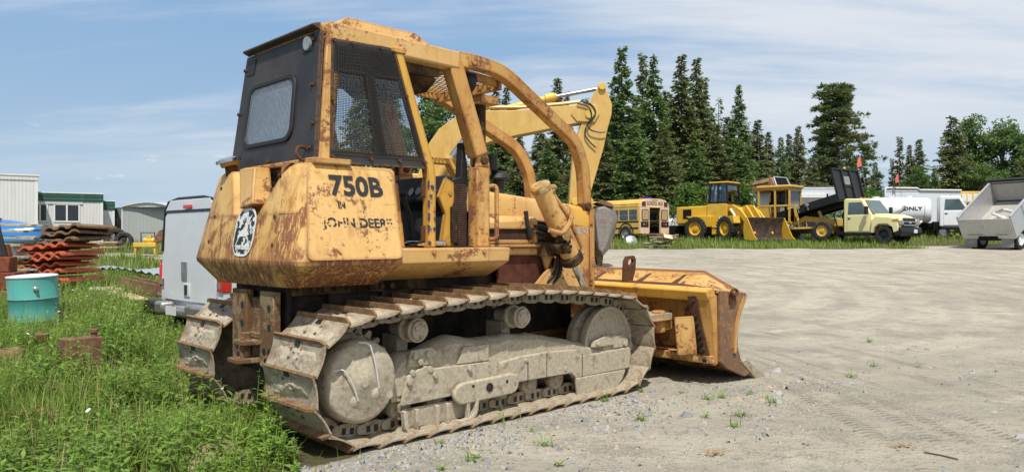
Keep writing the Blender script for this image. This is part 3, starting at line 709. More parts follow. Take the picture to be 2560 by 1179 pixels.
for a in (0, 1):
    q = MB().prism([(4.10, .21), (4.46, -.05), (4.56, -.01), (4.60, .02), (4.36, .14), (4.24, .22)], 'y', Y0-.035, Y0+.11)
    q.map(mir) if a else 0
    q.build('end_bit', 'mud_steel', BLD, .01)
    ep_ = [(3.74, .935), (4.21, .895), (4.235, .87), (4.12, .70), (4.06, .52), (4.06, .36), (4.12, .23), (4.30, .07), (4.2, .04), (3.86, .16), (3.74, .24)]
    q = MB().prism(ep_, 'y', Y0-.025, Y0+.012)
    q.map(mir) if a else 0
    epl = q.build('end_plate', 'blade_end', BLD, .006)
    q = MB().bar(rpath([(4.18, Y0-.035, .85), (4.06, Y0-.035, .70), (4.0, Y0-.035, .52), (3.98, Y0-.035, .3)], .1), .02, .05); q.map(mir) if a else 0
    q.build('end_rib', 'dz_rusty', epl, .004)
    q = MB().tube([(3.93+.055*math.cos(t), Y0-.06, .915+.028*math.sin(t)) for t in np.linspace(0, PI*2, 15)[:-1]], .016, 8, closed=True).bx(3.88, 3.98, Y0-.05, Y0-.02, .80, .90)
    q.map(mir) if a else 0
    q.build('end_shackle', 'dz_rust', epl, .004)
    # bolted rear bracket, following the curve of the back
    q = MB().prism([(3.60, .885), (3.74, .90), (3.76, .22), (3.70, .20), (3.68, .40), (3.66, .62)], 'y', Y0+.012, Y0+.17)
    q.map(mir) if a else 0
    q.build('corner_bracket', 'dz_orange', BLD, .01)
    cv = rpath([(3.585, Y0+.20, .88), (3.64, Y0+.18, .62), (3.66, Y0+.13, .40), (3.68, Y0+.09, .20)], .12)
    q = MB().bar(cv, .015, .10, (1, 0, 0)); q.map(mir) if a else 0
    st_ = q.build('bolt_strip', 'dz_rust', BLD)
    q = MB()
    for k in range(8):
        t = k/7*(len(cv)-1)*.94+.3; i = min(int(t), len(cv)-2); p = cv[i].lerp(cv[i+1], t-i); q.cyl(p, p+Vector((-.045, 0, 0)), .022, 8)
    q.map(mir) if a else 0
    q.each('bolt_head', 'dz_dark', st_)
    q = MB().box((3.56, -.12, .485), (.035, .20, .38), (R(-7), R(4), R(10))); q.map(mir) if a else 0
    q.build('stiffener_plate', 'dz_rusty', BLD, .008)
MB().loft([[(3.56, Y0+.02, .94), (3.66, Y0+.02, .97), (3.72, Y0+.02, .95), (3.72, Y0+.02, .82), (3.60, Y0+.02, .84)], [(3.56, Y1-.02, .96), (3.66, Y1-.02, .99), (3.72, Y1-.02, .97), (3.72, Y1-.02, .84), (3.60, Y1-.02, .86)]]).build('top_beam', 'dz_bright', BLD, .02)
MB().bx(3.94, 4.0, Y0+.1, Y1-.1, .30, .84).bx(3.66, 4.02, Y0+.02, Y1-.02, .22, .3).build('back_panel', 'dz_rusty', BLD, .01)
# spill guard: sloping plate with cut corners
sg = [(3.69, Y0, .945), (4.21, Y0, .895), (4.19, .06, 1.11), (4.19, 2.30, 1.11), (4.21, Y1, .90), (3.69, Y1, .965)]
sgm = MB(); NS = 34
paint('guard_yellow', (.58, .34, .10), .75, .03, (.62, .39, .14), .55, .5, .9, stain=.35)
sgm.loft([[Vector(p) for p in sg], [Vector(p)+Vector((.02, 0, -.035)) for p in sg]]); sgm.build('spill_guard', 'guard_yellow', BLD, .006)
MB().prism([(3.60, 0.02), (3.70, 0.02), (3.86, .3), (3.78, .34), (3.66, .32)], 'y', 0, .0).v
q = MB()
for y in (.10, .55, 1.18, 1.8, 2.2): q.add([(3.70, y, .957), (3.70, y+.09, .957), (4.02, y+.10, 1.058), (4.02, y+.06, 1.058)], [(0, 1, 2, 3)])
q.add([(3.685, Y0+.02, .95), (3.80, Y0+.02, .943), (3.765, .1, .983), (3.765, 2.3, .99), (3.685, 2.6, .967)], [(0, 1, 2, 3, 4)])
q.map(lambda p: p+Vector((-.004, 0, .009)))
ns_ = rough_up(q, .004, 9); ns_.each('rust_patch', 'dz_rust', BLD)
# lifting eye
eo = [(3.66, .93), (3.80, .95), (3.86, 1.10), (3.87, 1.22), (3.84, 1.26), (3.72, 1.255), (3.68, 1.20), (3.67, 1.1)]
ei = [(3.74, 1.17), (3.76, 1.165), (3.80, 1.165), (3.825, 1.185), (3.82, 1.215), (3.80, 1.225), (3.75, 1.22), (3.735, 1.20)]
def eyeplate(y0, y1):
    mb = MB(); n = 8; vs = [(x, y0, z) for x, z in eo]+[(x, y0, z) for x, z in ei]+[(x, y1, z) for x, z in eo]+[(x, y1, z) for x, z in ei]; fs = []
    order = [0, 2, 3, 4, 4, 5, 6, 7]
    ei2 = [(3.735, 1.165), (3.79, 1.160), (3.82, 1.175), (3.83, 1.19), (3.82, 1.22), (3.76, 1.225), (3.735, 1.205), (3.73, 1.18)]
    vs = [(x, y0, z) for x, z in eo]+[(x, y0, z) for x, z in ei2]+[(x, y1, z) for x, z in eo]+[(x, y1, z) for x, z in ei2]
    for i in range(n):
        j = (i+1) % n; fs += [(i, j, n+j, n+i), (2*n+i, 3*n+i, 3*n+j, 2*n+j), (i, 2*n+i, 2*n+j, j), (n+i, n+j, 3*n+j, 3*n+i)]
    return mb.add(vs, fs)
eyeplate(.72, .76).build('lifting_eye', 'dz_rust', BLD, .006)

# --- tracks
def track_path():
    P = []; cs, ci, r = Vector((0, .470)), Vector((2.79, .470)), .432
    for a in np.linspace(-95, -262, 40): P.append((cs.x+r*math.cos(R(a)), cs.y+r*math.sin(R(a))))
    for x, z in ((.28, .93), (.55, .955), (.9, .975), (1.3, .995), (1.62, 1.0), (2.0, .985), (2.4, .95), (2.7, .915)): P.append((x, z))
    for a in np.linspace(88, -84, 40): P.append((ci.x+r*math.cos(R(a)), ci.y+r*math.sin(R(a))))
    for x in np.linspace(2.6, .1, 12): P.append((x, .038))
    return [Vector(p) for p in P]
TP = track_path(); seg = [(TP[(i+1) % len(TP)]-TP[i]).length for i in range(len(TP))]; TOT = sum(seg); NSH = 40; PIT = TOT/NSH
def tpos(s):
    s %= TOT; i = 0
    while s > seg[i]: s -= seg[i]; i += 1
    return TP[i].lerp(TP[(i+1) % len(TP)], s/seg[i])
SW = .72
def shoe_mesh(dirt):
    m = MB(); hp = PIT*.50
    # plate in local coords: u along travel (x), y across, n outward (z); grouser stands at the trailing edge
    m.prism([(-hp, -.004), (-hp*.5, -.010), (0, -.012), (hp*.6, -.008), (hp*1.06, .006), (hp*1.06, .016), (hp*.5, .004), (0, 0), (-hp*.6, .004), (-hp, .008)], 'y', 0, SW)
    e = .035
    m.loft([[(-hp, y, z) for y, z in g] if 0 else [(-hp-.004, y, z) for y, z in g] for g in ([(0.0, .004), (SW, .004), (SW, .030), (SW-e, .062), (e, .062), (0, .030)],)]+[[(-hp+.014, y, z*1.0) for y, z in [(0.0, .004), (SW, .004), (SW, .030), (SW-e, .060), (e, .060), (0, .030)]]], 1)
    for y in (.29, .43):
        for x in (-.012, .05): m.cyl((x, y, 0), (x, y, .014), .012, 6, 1)
    m.prism([(hp*.7, .33), (hp*1.08, .33), (hp*1.08, .39), (hp*.7, .39)], 'z', .010, .019, 2)
    if dirt:
        random.seed(dirt); G = []
        nx, ny = 11, 40
        for i in range(nx):
            row = []
            for j in range(ny):
                u = -hp*.9+hp*1.7*i/(nx-1); y = .05+(SW-.1)*j/(ny-1); env = math.sin(PI*i/(nx-1))**.6*math.sin(PI*j/(ny-1))**.45
                hgt = -.015+env*(.030+.034*mnoise.noise(Vector((u*13+dirt*3.1, y*6, dirt)))+.016*mnoise.noise(Vector((u*38, y*30, dirt)))+.007*mnoise.noise(Vector((u*110, y*110, dirt))))
                row.append((u, y, hgt))
            G.append(row)
        m.add([p for r_ in G for p in r_], [(i*ny+j, (i+1)*ny+j, (i+1)*ny+j+1, i*ny+j+1) for i in range(nx-1) for j in range(ny-1)], 3)
    return m.mesh('track_shoe', ['mud_steel', 'shoe_edge', 'dz_rubber', 'mud'], 35)
SHM = [shoe_mesh(k) for k in (0, 1, 2, 3, 4)]
def lnk():
    m = MB(); hp = PIT/2
    for y in (.255, .44):
        m.prism([(-hp, -.02), (-hp*.3, -.012), (hp*.3, -.012), (hp, -.02), (hp, -.085), (hp*.4, -.105), (-hp*.4, -.105), (-hp, -.085)], 'y', y, y+.025)
        m.cyl((hp, y-.016, -.058), (hp, y+.03, -.058), .036, 12)
        for x in (-.045, .02): m.prism([(x, -.03), (x+.03, -.03), (x+.03, -.075), (x, -.075)], 'y', y-.003, y+.0, 1)
    m.cyl((hp, .25, -.058), (hp, .47, -.058), .028, 10)
    return m
LK = lnk()
def track(mirror):
    root = empty('track', (0, 0, 0)); root.parent = DZ
    ch = MB()
    for k in range(NSH):
        p0, p1 = tpos(k*PIT-PIT/2), tpos(k*PIT+PIT/2); c0 = (p0+p1)/2; t = (p1-p0).normalized(); n = Vector((-t.y, t.x))   # path runs clockwise seen from the right, n outward
        if n.dot(c0-Vector((1.4, .46))) < 0 and abs(c0.y-.46) > .3: n = -n
        X = Vector((t.x, 0, t.y)); Z = Vector((n.x, 0, n.y)); Y = Z.cross(X); jit = -5.5 if Z.z < -.7 else -3
        M = Matrix((X, Vector((0, 1, 0)), Z)).transposed().to_4x4(); M.translation = Vector((c0.x, 0, c0.y))
        if mirror: M = Matrix.Translation((0, 2*YC-SW, 0)) @ M
        up = Z.z > .2
        o = bpy.data.objects.new('track_shoe', SHM[(1+(k*3) % 4) if up or (Z.x < -.3 and Z.z > -.25) else 0]); col.objects.link(o); o.parent = root
        o.matrix_local = M @ Matrix.Rotation(R(random.uniform(-1, 1)+jit), 4, 'Y')
        ch.merge(LK, M)
    ch.build('track_chain', ['mud_steel', 'dz_rubber'], root)
    off = Vector((0, 2*YC-SW if mirror else 0, 0))
    def place(q, name, m, bevel=0, smooth=40, sym=True):
        if mirror: q.map(lambda p: Vector((p.x, 2*YC-p.y, p.z)))
        return q.build(name, m, root, bevel, smooth)
    # sprocket with dished cover
    q = MB().lathe([(0, -.105), (.05, -.105), (.06, -.098), (.25, -.094), (.268, -.086), (.284, -.062), (.290, -.02), (.288, .06), (.25, .12)], (0, .20, .458), (0, 1, 0), 48)
    sp_ = place(q, 'sprocket_cover', 'mud')
    q = MB()
    for a, r_, z in ((0, .0, 0), (-28, .24, 0)):
        q.lathe([(.03, -.02), (.028, -.008), (0, -.006)], (r_*math.cos(R(a)), .108+.018*(r_/.25)**3, .458+r_*math.sin(R(a))), (0, 1, 0), 12)
    q.lathe([(0, -.030), (.03, -.026), (.05, -.012), (.055, .02)], (-.07, .122, .335), (0, 1, 0), 14).lathe([(0, -.030), (.03, -.026), (.05, -.012), (.055, .02)], (.10, .122, .37), (0, 1, 0), 14)
    if mirror: q.map(mir)
    q.each('cover_boss', 'mud', sp_)
    if not mirror:
        wr = MB().tube(rpath([(-.235, .115, .56), (-.17, .085, .575), (-.10, .075, .46), (-.06, .08, .345)], .05), .0055, 6).tube(rpath([(-.05, .09, .74), (.03, .075, .73), (.07, .07, .60), (.11, .08, .41)], .05), .0055, 6)
        wr.build('wire', 'pale_wire', sp_)
    q = MB()
    for k in range(25):
        a = k*2*PI/25; q.prism([(.0, -.03), (.075, -.016), (.075, .016), (.0, .03)], 'y', .33, .39) if 0 else None
        ca_, sa_ = math.cos(a), math.sin(a); pts = [(.31, -.035), (.375, -.014), (.375, .014), (.31, .035)]
        q.prism([(u*ca_-w*sa_, .458+u*sa_+w*ca_) for u, w in pts], 'y', .33, .38)
    q.lathe([(.0, 0), (.325, 0), (.325, .05), (0, .05)], (0, .33, .458), (0, 1, 0), 40)
    place(q, 'sprocket', 'mud_steel')
    q = MB().lathe([(.0, -.02), (.12, -.02), (.13, .0), (.30, .03), (.315, .0), (.345, .0), (.345, .06), (.30, .09), (.30, .14), (.345, .17), (.345, .24), (0, .24)], (2.79, .22, .455), (0, 1, 0), 48)
    place(q, 'idler_wheel', 'mud', 0, 30)
    for x, z in ((.53, .765), (1.61, .785)):
        q = MB().lathe([(0, -.035), (.035, -.035), (.05, -.025), (.072, -.025), (.075, 0), (.092, .005), (.092, .03), (.075, .035), (.075, .10), (.10, .11), (.10, .14), (.06, .15), (.06, .3), (0, .3)], (x, .19, z), (0, 1, 0), 28)
        for k in range(3): a = k*2.1+.6; q.cyl((x+.048*math.cos(a), .165, z+.048*math.sin(a)), (x+.048*math.cos(a), .150, z+.048*math.sin(a)), .013, 8)
        q.bx(x-.05, x+.05, .40, .6, z-.35, z-.05)
        place(q, 'carrier_roller', 'mud', .003)
    for k in range(7):
        x = .40+k*.335
        q = MB().lathe([(0, -.02), (.04, -.02), (.055, .0), (.09, .0), (.10, .02), (.10, .05), (.085, .06), (.085, .20), (.10, .21), (.10, .24), (0, .26)], (x, .235, .205), (0, 1, 0), 24)
        place(q, 'track_roller', 'mud_steel', .003)
    # side frame: a long mud-caked box with guards in front of it
    def lump(q, a, f, s): return rough_up(q, a, f, s)
    top = [(.30, .50), (.42, .62), (.60, .60), (.74, .66), (.92, .70), (1.2, .64), (1.5, .66), (1.9, .62), (2.2, .56), (2.45, .50), (2.62, .46)]
    G = []; zb = .30
    for j, (y, dz) in enumerate(((.20, 0), (.205, 1), (.26, 1.06), (.38, 1.08), (.52, 1.0), (.53, 0))):
        row = []
        for i in range(44):
            x = .28+2.45*i/43; k = 0
            while k < len(top)-2 and x > top[k+1][0]: k += 1
            zt = lerp(top[k][1], top[k+1][1], max(0, min(1, (x-top[k][0])/(top[k+1][0]-top[k][0]))))
            z = lerp(zb, zt-.06, min(dz, 1)) if dz <= 1 else zt-.06+(dz-1)*.6
            row.append(Vector((x, y, z))+mnoise.noise_vector(Vector((x*9, y*9, z*9)))*.012*(dz > 0)+mnoise.noise_vector(Vector((x*30, y*30, z*30)))*.007*(dz > 0))
        G.append(row)
    q = MB(); nb_ = 44; q.add([p for r_ in G for p in r_], [(i*nb_+j, i*nb_+j+1, (i+1)*nb_+j+1, (i+1)*nb_+j) for i in range(5) for j in range(nb_-1)])
    q.bx(.3, 2.7, .21, .52, .26, .32)
    place(q, 'track_frame', 'mud')
    def panel(poly, y0, y1, name='frame_plate', bev=.008):
        q = MB().prism(poly, 'y', y0, y1); return place(q, name, 'mud', bev)
    panel([(.36, .23), (1.30, .245), (1.30, .40), (1.20, .46), (.66, .47), (.58, .50), (.42, .44)], .165, .20)
    panel([(.90, .47), (1.22, .465), (1.22, .60), (.95, .60)], .175, .205)
    panel([(1.30, .25), (1.6, .255), (2.18, .25), (2.24, .20), (3.0, .20), (3.04, .33), (3.02, .40), (2.30, .385), (2.30, .45), (1.9, .47), (1.55, .465), (1.34, .44)], .15, .20)
    panel([(.42, .50), (.66, .50), (.70, .60), (.64, .63), (.46, .62)], .18, .21)
    panel([(2.50, .44), (2.80, .44), (2.80, .405), (3.02, .405), (3.02, .47), (2.94, .52), (2.70, .54), (2.52, .50)], .17, .21)
    panel([(2.24, .20), (2.95, .195), (2.90, .10), (2.76, .02), (2.34, .01), (2.26, .05)], .145, .175)
    q = MB(); cap = [(.90+.085*math.cos(R(a)), .25+.085*math.sin(R(a))) for a in range(90, 271, 30)]+[(1.42+.085*math.cos(R(a)), .262+.085*math.sin(R(a))) for a in range(-90, 91, 30)]
    q.prism(cap, 'y', .115, .165); pl0 = place(q, 'frame_arm', 'mud', .014)
    q = MB().cyl((1.17, .117, .268), (1.17, .108, .268), .035, 16).cyl((1.0, .117, .30), (1.0, .110, .30), .012, 8).cyl((1.36, .117, .29), (1.36, .110, .29), .012, 8)
    if mirror: q.map(mir)
    q.each('arm_hole', 'dz_dark', pl0)
    # rock guard: open cage over the rear rollers
    q = MB().bar(rpath([(.36, .14, .20), (.37, .13, .06), (.44, .13, .025), (.95, .13, .04), (1.03, .13, .08), (1.05, .14, .20)], .05), .05, .03)
    for x in (.47, .66, .76, .96): q.bar([(x, .135, .20), (x, .135, .05)], .035, .03)
    q.bx(.38, 1.0, .19, .2, .05, .2)
    place(q, 'rock_guard', 'mud', .006)
    q = MB()
    for x, z in ((.46, .46), (.62, .47), (.48, .58), (.60, .585), (.53, .535), (.42, .40), (.66, .42), (1.0, .43), (2.56, .47), (2.95, .44), (1.62, .43), (1.9, .44), (2.1, .30), (1.5, .31)): q.lathe([(.024, 0), (.022, -.016), (.0, -.018)], (x, .172 if z > .45 and x < 1 else .16, z), (0, 1, 0), 8)
    q.map(mir) if mirror else None; q.each('frame_bolt', 'mud', root)
    q = MB()
    for x0, x1, z in ((1.63, 1.637, .33), (1.86, 1.864, .34), (2.32, 2.326, .29)): q.bx(x0, x1, .147, .150, z-.11, z+.12)
    place(q, 'frame_seam', 'dz_dark')
    return root
track(False); track(True)
q = MB().tube(rpath([(-.05, .78, .42), (-.03, .75, .25), (-.02, .78, .10)], .1), .006, 6); q.build('dangling_wire', 'pale_wire', DZ)
q = MB()
for k in range(16):
    a = random.uniform(1.40, 1.90); q.box((.865+random.uniform(-.044, .03), .4585, a), (.008+random.random()*.016, .003, .008+random.random()*.024))
for z in (1.88, 1.72, 1.62, 1.52): q.box((.83, .4585, z), (.018, .003, .06))
rough_up(q, .006, 40).build('paint_chip', 'blue_wear', DZ)
# ---------------------------------------------------------------- ground: one sheet with a gravel yard and grown-over soil
def ground():
    m, q, b, co = newmat('ground')
    vc = q.n('ShaderNodeAttribute', {'attribute_name': 'grown'}).outputs['Fac']
    n0 = q.noise(co, .22, 5, .6, .3); n1 = q.noise(co, 1.1, 6, .62, .4); n2 = q.noise(co, 7, 6, .68); n3 = q.noise(co, 60, 5, .7)
    str_ = q.noise(q.scale(co, (.16, 1.5, 1), (0, 0, 0), (0, 0, R(-12))), 1.0, 6, .62, .6)
    c = q.mix(q.step(n0, .36, .62), (.385, .350, .275), (.465, .422, .335))
    c = q.mix(q.math('MULTIPLY', q.step(str_, .52, .68), .45), c, (.315, .287, .235))
    c = q.mix(q.math('MULTIPLY', q.step(n1, .50, .63), .65), c, (.30, .27, .215))
    c = q.mix(q.math('MULTIPLY', q.step(q.noise(co, .7, 5, .6, 1.0), .58, .66), .75), c, (.53, .488, .39))
    ring = q.n('ShaderNodeTexWave', {'wave_type': 'RINGS', 'rings_direction': 'Z'}, Vector=q.scale(co, (1, .8, 1), (-1.5, -16.0, 0)), Scale=.32, Distortion=3.0, Detail=5.0, Detail_Scale=1.2, Detail_Roughness=.65).outputs[1]
    c = q.mix(q.math('MULTIPLY', q.step(ring, .45, .95), .42), c, (.31, .29, .245))
    c = q.mix(q.math('MULTIPLY', q.step(n2, .52, .66), .42), c, (.25, .23, .19))
    vo = q.n('ShaderNodeTexVoronoi', {'feature': 'F1'}, Vector=q.scale(co, (1, 1, .3)), Scale=38.0, Randomness=1.0)
    pebc = q.mix(q.n('ShaderNodeSeparateColor', None, Color=vo.outputs['Color']).outputs[0], (.20, .20, .20), (.50, .47, .41))
    peb = q.math('MULTIPLY', q.step(vo.outputs['Distance'], .36, .24), q.step(q.math('ADD', q.math('MULTIPLY', n1, .5), q.math('MULTIPLY', n2, .5)), .44, .60))
    c = q.mix(q.math('MULTIPLY', peb, .7), c, pebc)
    c = q.mix(q.math('MULTIPLY', q.step(n3, .56, .70), .45), c, (.17, .16, .135))
    # tyre ruts across the yard
    sp = q.n('ShaderNodeSeparateXYZ', None, Vector=co); X, Y = sp.outputs[0], sp.outputs[1]
    dd = q.math('SUBTRACT', Y, 3.0)
    cx = q.math('SUBTRACT', X, q.math('ADD', 3.25, q.math('ADD', q.math('MULTIPLY', dd, .20), q.math('MULTIPLY', q.math('MULTIPLY', dd, dd), -.030))))
    cx = q.math('ADD', cx, q.math('MULTIPLY', q.math('SUBTRACT', n1, .5), .10))
    rut = None
    for off, w in ((-.9, .10), (-.52, .07), (-.30, .06), (.05, .06), (.75, .14), (1.2, .10)):
        r = q.step(q.math('ABSOLUTE', q.math('SUBTRACT', cx, off)), w, w*.55)
        rut = r if rut is None else q.math('MAXIMUM', rut, r)
    tread = q.math('SINE', q.math('ADD', q.math('MULTIPLY', Y, 85), q.math('MULTIPLY', q.math('ABSOLUTE', q.math('SUBTRACT', q.math('FRACT', q.math('MULTIPLY', cx, 5)), .5)), 9)))
    rut = q.math('MULTIPLY', rut, q.step(q.noise(co, .8, 4, .6), .42, .58))
    rt = q.math('MULTIPLY', rut, q.step(tread, -.2, .5))
    c = q.mix(q.math('MULTIPLY', rt, .6), c, (.25, .225, .18))
    soil = q.mix(n2, (.06, .055, .028), (.13, .12, .055))
    c = q.mix(q.step(q.math('ADD', vc, q.math('MULTIPLY', q.math('SUBTRACT', n2, .5), .5)), .35, .65), c, soil)
    q.put(b, 'Base Color', c); b.inputs['Roughness'].default_value = .95; b.inputs['Specular IOR Level'].default_value = .15
    h = q.math('ADD', q.math('MULTIPLY', n2, 1.3), q.math('ADD', q.math('MULTIPLY', n3, .45), q.math('MULTIPLY', peb, .35)))
    h = q.math('ADD', h, q.math('SUBTRACT', q.math('MULTIPLY', n1, 2.0), q.math('MULTIPLY', rt, .45)))
    q.put(b, 'Normal', q.n('ShaderNodeBump', None, Strength=1.0, Distance=.04, Height=h)); MC['ground'] = m
    ys = [-6+.16*i for i in range(110)]; 
    while ys[-1] < 70: ys.append(ys[-1]*1.018+.05)
    ys += [90, 130, 200, 350, 700, 1500, 3000]
    NX = 190; V = []; G = []
    for y in ys:
        half = 7+max(0, y)*1.0 if y < 100 else y*1.3
        for i in range(NX):
            x = (2*i/(NX-1)-1)*half; z = gz(x, y) if y < 90 else 1.3
            z += .006*mnoise.noise(Vector((x*5, y*5, 2))) if y < 14 else 0
            V.append((x, y, z)); G.append(grassy(x, y))
    F = [(j*NX+i, j*NX+i+1, (j+1)*NX+i+1, (j+1)*NX+i) for j in range(len(ys)-1) for i in range(NX-1)]
    me = bpy.data.meshes.new('ground'); me.from_pydata(V, [], F); me.materials.append(m)
    at_ = me.attributes.new('grown', 'FLOAT', 'POINT'); at_.data.foreach_set('value', G)
    me.polygons.foreach_set('use_smooth', [True]*len(F))
    o = bpy.data.objects.new('ground', me); col.objects.link(o); tag(o, None, None, None, 'structure')
ground()

def leafmat(name, a, b_, dry=None, trans=.35, drya=.12, rough=.55):
    m, q, b, co = newmat(name); out = [n for n in m.node_tree.nodes if n.type == 'OUTPUT_MATERIAL'][0]
    ri = q.n('ShaderNodeNewGeometry').outputs['Random Per Island']
    c = q.mix(ri, a, b_)
    wn = q.noise(co, .9, 4, .6)
    c = q.mix(q.math('MULTIPLY', q.step(wn, .35, .65), .5), c, tuple(x*y for x, y in zip(a, (.8, .72, .7))))
    if dry: c = q.mix(q.step(q.math('FRACT', q.math('MULTIPLY', ri, 37.7)), 1-drya, 1-drya+.01), c, dry)
    q.put(b, 'Base Color', c); b.inputs['Roughness'].default_value = rough; b.inputs['Specular IOR Level'].default_value = .3
    tl = q.n('ShaderNodeBsdfTranslucent', None, Color=q.mix(.5, c, (.25, .36, .05)))
    q.put(out, 'Surface', q.n('ShaderNodeMixShader', None, i0=trans, i1=b, i2=tl)); MC[name] = m
    return m
leafmat('grass_blade', (.15, .25, .034), (.28, .40, .072), (.42, .36, .17), .35, .14)
leafmat('weed_leaf', (.155, .28, .04), (.27, .415, .078), (.2, .22, .07), .35, .05)
plain('petal', (.75, .75, .70), .6, 0, .1, 30, 0)

def fast_mesh(name, V, F, mat, kind='stuff', nm=None):
    """V (n,3) and quad faces F (m,4) straight from numpy"""
    me = bpy.data.meshes.new(name); V = np.asarray(V, np.float32); F = np.asarray(F, np.int32)
    me.vertices.add(len(V)); me.vertices.foreach_set('co', V.ravel())
    me.loops.add(F.size); me.loops.foreach_set('vertex_index', F.ravel())
    me.polygons.add(len(F)); me.polygons.foreach_set('loop_start', np.arange(0, F.size, 4, dtype=np.int32))
    me.update(calc_edges=True); me.validate()
    for m in (mat if isinstance(mat, list) else [mat]): me.materials.append(MC[m])
    o = bpy.data.objects.new(name, me); col.objects.link(o)
    if kind: o['kind'] = kind
    return o
def blades(P, H, Wd, lean, seg=3):
    """curved tapering grass blades at points P"""
    n = len(P); a = rng.uniform(0, 2*PI, n); d = np.stack([np.cos(a), np.sin(a)], 1); s = np.stack([-d[:, 1], d[:, 0]], 1)
    V = np.zeros((n, (seg+1)*2, 3), np.float32)
    for k in range(seg+1):
        t = k/seg; w = Wd*(1-t**1.6)*.5+.0006; up = H*t*(1-.25*t*lean); out = H*lean*t*t*.75
        for e, sg in ((0, -1), (1, 1)):
            V[:, 2*k+e, 0] = P[:, 0]+d[:, 0]*out+s[:, 0]*w*sg; V[:, 2*k+e, 1] = P[:, 1]+d[:, 1]*out+s[:, 1]*w*sg; V[:, 2*k+e, 2] = P[:, 2]+up
    base = (np.arange(n)*(seg+1)*2)[:, None]; F = []
    for k in range(seg): F.append(base+np.array([2*k, 2*k+1, 2*k+3, 2*k+2])[None])
    return V.reshape(-1, 3), np.concatenate(F)
def join(parts):
    V = []; F = []; o = 0
    for v, f in parts: V.append(v); F.append(f+o); o += len(v)
    return np.concatenate(V), np.concatenate(F)
AVOID = [(-5.2, 8.55, .30), (-3.85, 7.05, .25)]
def dozer_local(x, y):
    dx, dy = x+.9486, y-5.1521; return dx*.7254+dy*.6884, -dx*.6884+dy*.7254
def scatter(n, x0, x1, y0, y1, fn):
    X = rng.uniform(x0, x1, n); Y = rng.uniform(y0, y1, n); U = rng.uniform(0, 1, n); out = []
    for x, y, u in zip(X, Y, U):
        if abs(x) > y*.74+.5: continue
        if u > fn(x, y): continue
        lx, ly = dozer_local(x, y)
        if -.45 < lx < 3.3 and (-.03 < ly < .74 or 1.6 < ly < 2.4): continue
        if any((x-a)**2+(y-b)**2 < r*r for a, b, r in AVOID): continue
        out.append((x, y, gz(x, y)))
    return np.array(out, np.float32)
def clump(x, y, s, k): return sstep(-.35, .45, mnoise.noise(Vector((x*s, y*s, k))))
parts = []
P = scatter(120000, -7.2, .5, 3.2, 9.5, lambda x, y: grassy(x, y)**2*(.12+.88*clump(x, y, 1.3, 1)))
sh = np.array([.35+.65*sstep(.0, .9, -1.0+(p[1]-4.7)*.55-p[0]) for p in P])
sh *= np.array([1+.55*sstep(-2.6, -4.2, p[0]) for p in P])
parts.append(blades(P, rng.uniform(.07, .27, len(P))*sh, rng.uniform(.003, .0075, len(P)), rng.uniform(.2, 1.1, len(P))))
P = scatter(75000, -11.5, 2, 8.5, 17, lambda x, y: grassy(x, y)*(.25+.75*clump(x, y, .9, 2)))
parts.append(blades(P, rng.uniform(.12, .40, len(P)), rng.uniform(.006, .013, len(P)), rng.uniform(.2, 1.0, len(P))))
P = scatter(60000, -34, 4, 16, 47, lambda x, y: grassy(x, y)*(.2+.8*clump(x, y, .5, 3)))
parts.append(blades(P, rng.uniform(.15, .45, len(P)), rng.uniform(.015, .035, len(P)), rng.uniform(.2, .9, len(P)), 2))
P = scatter(60000, 2, 34, 36, 50, lambda x, y: grassy(x, y)*(.25+.75*clump(x, y, .45, 4))*(1 if x < 20 else .35))
hh = np.array([.55+.6*clump(p[0], p[1], .4, 9) for p in P])
parts.append(blades(P, rng.uniform(.12, .50, len(P))*hh, rng.uniform(.015, .035, len(P)), rng.uniform(.2, .9, len(P)), 2))
tag(fast_mesh('grass', *join(parts), 'grass_blade'), 'green grass growing round the scrap and along the edge of the gravel yard', 'grass')

def leaf(c, d, n, L, W_):
    """one lance-shaped leaf: two quads folded on the midrib"""
    sdv = np.cross(d, n); m1 = c+d*L*.45+n*L*.06; t = c+d*L-n*L*.10
    return np.array([c, m1+sdv*W_/2, t, m1, m1-sdv*W_/2]), np.array([[0, 1, 2, 3], [0, 3, 2, 4]])
def weeds(P, Hs, nl, Lf, Wf, stem=True):
    V = []; F = []; o = 0
    for p, H in zip(P, Hs):
        tilt = rng.normal(0, .10, 2); k = max(3, int(nl*rng.uniform(.7, 1.3))); ph = rng.uniform(0, 6.28)
        if stem:
            tp = p+np.array([tilt[0]*H, tilt[1]*H, H]); w = .0025
            V.append(np.array([p-[w, 0, 0], p+[w, 0, 0], tp+[w*.5, 0, 0], tp-[w*.5, 0, 0]])); F.append(np.array([[0, 1, 2, 3]])+o); o += 4
        for i in range(k):
            t = (i+.6)/k if stem else .1; a = ph+i*2.4; el = rng.uniform(.05, .6) if stem else rng.uniform(.2, .8)
            c = p+np.array([tilt[0]*H*t, tilt[1]*H*t, H*t*.97]); d = np.array([math.cos(a)*math.cos(el), math.sin(a)*math.cos(el), math.sin(el)])
            n = np.array([-math.cos(a)*math.sin(el), -math.sin(a)*math.sin(el), math.cos(el)]); s = (1.25-.6*t) if stem else 1
            v, f = leaf(c, d, n, Lf*s*rng.uniform(.7, 1.2), Wf*s); V.append(v); F.append(f+o); o += 5
    return np.concatenate(V), np.concatenate(F)
wp = []
P = scatter(5200, -7.0, .2, 3.3, 9.5, lambda x, y: grassy(x, y)**3*(.05+.95*clump(x, y, .8, 6))*sstep(-.1, .9, -1.1+(y-4.7)*.5-x))
wp.append(weeds(P, rng.uniform(.16, .46, len(P)), 13, .105, .034))
P = scatter(6500, -6.5, .4, 3.2, 8.0, lambda x, y: grassy(x, y)**2*(.2+.8*clump(x, y, 1.6, 7)))
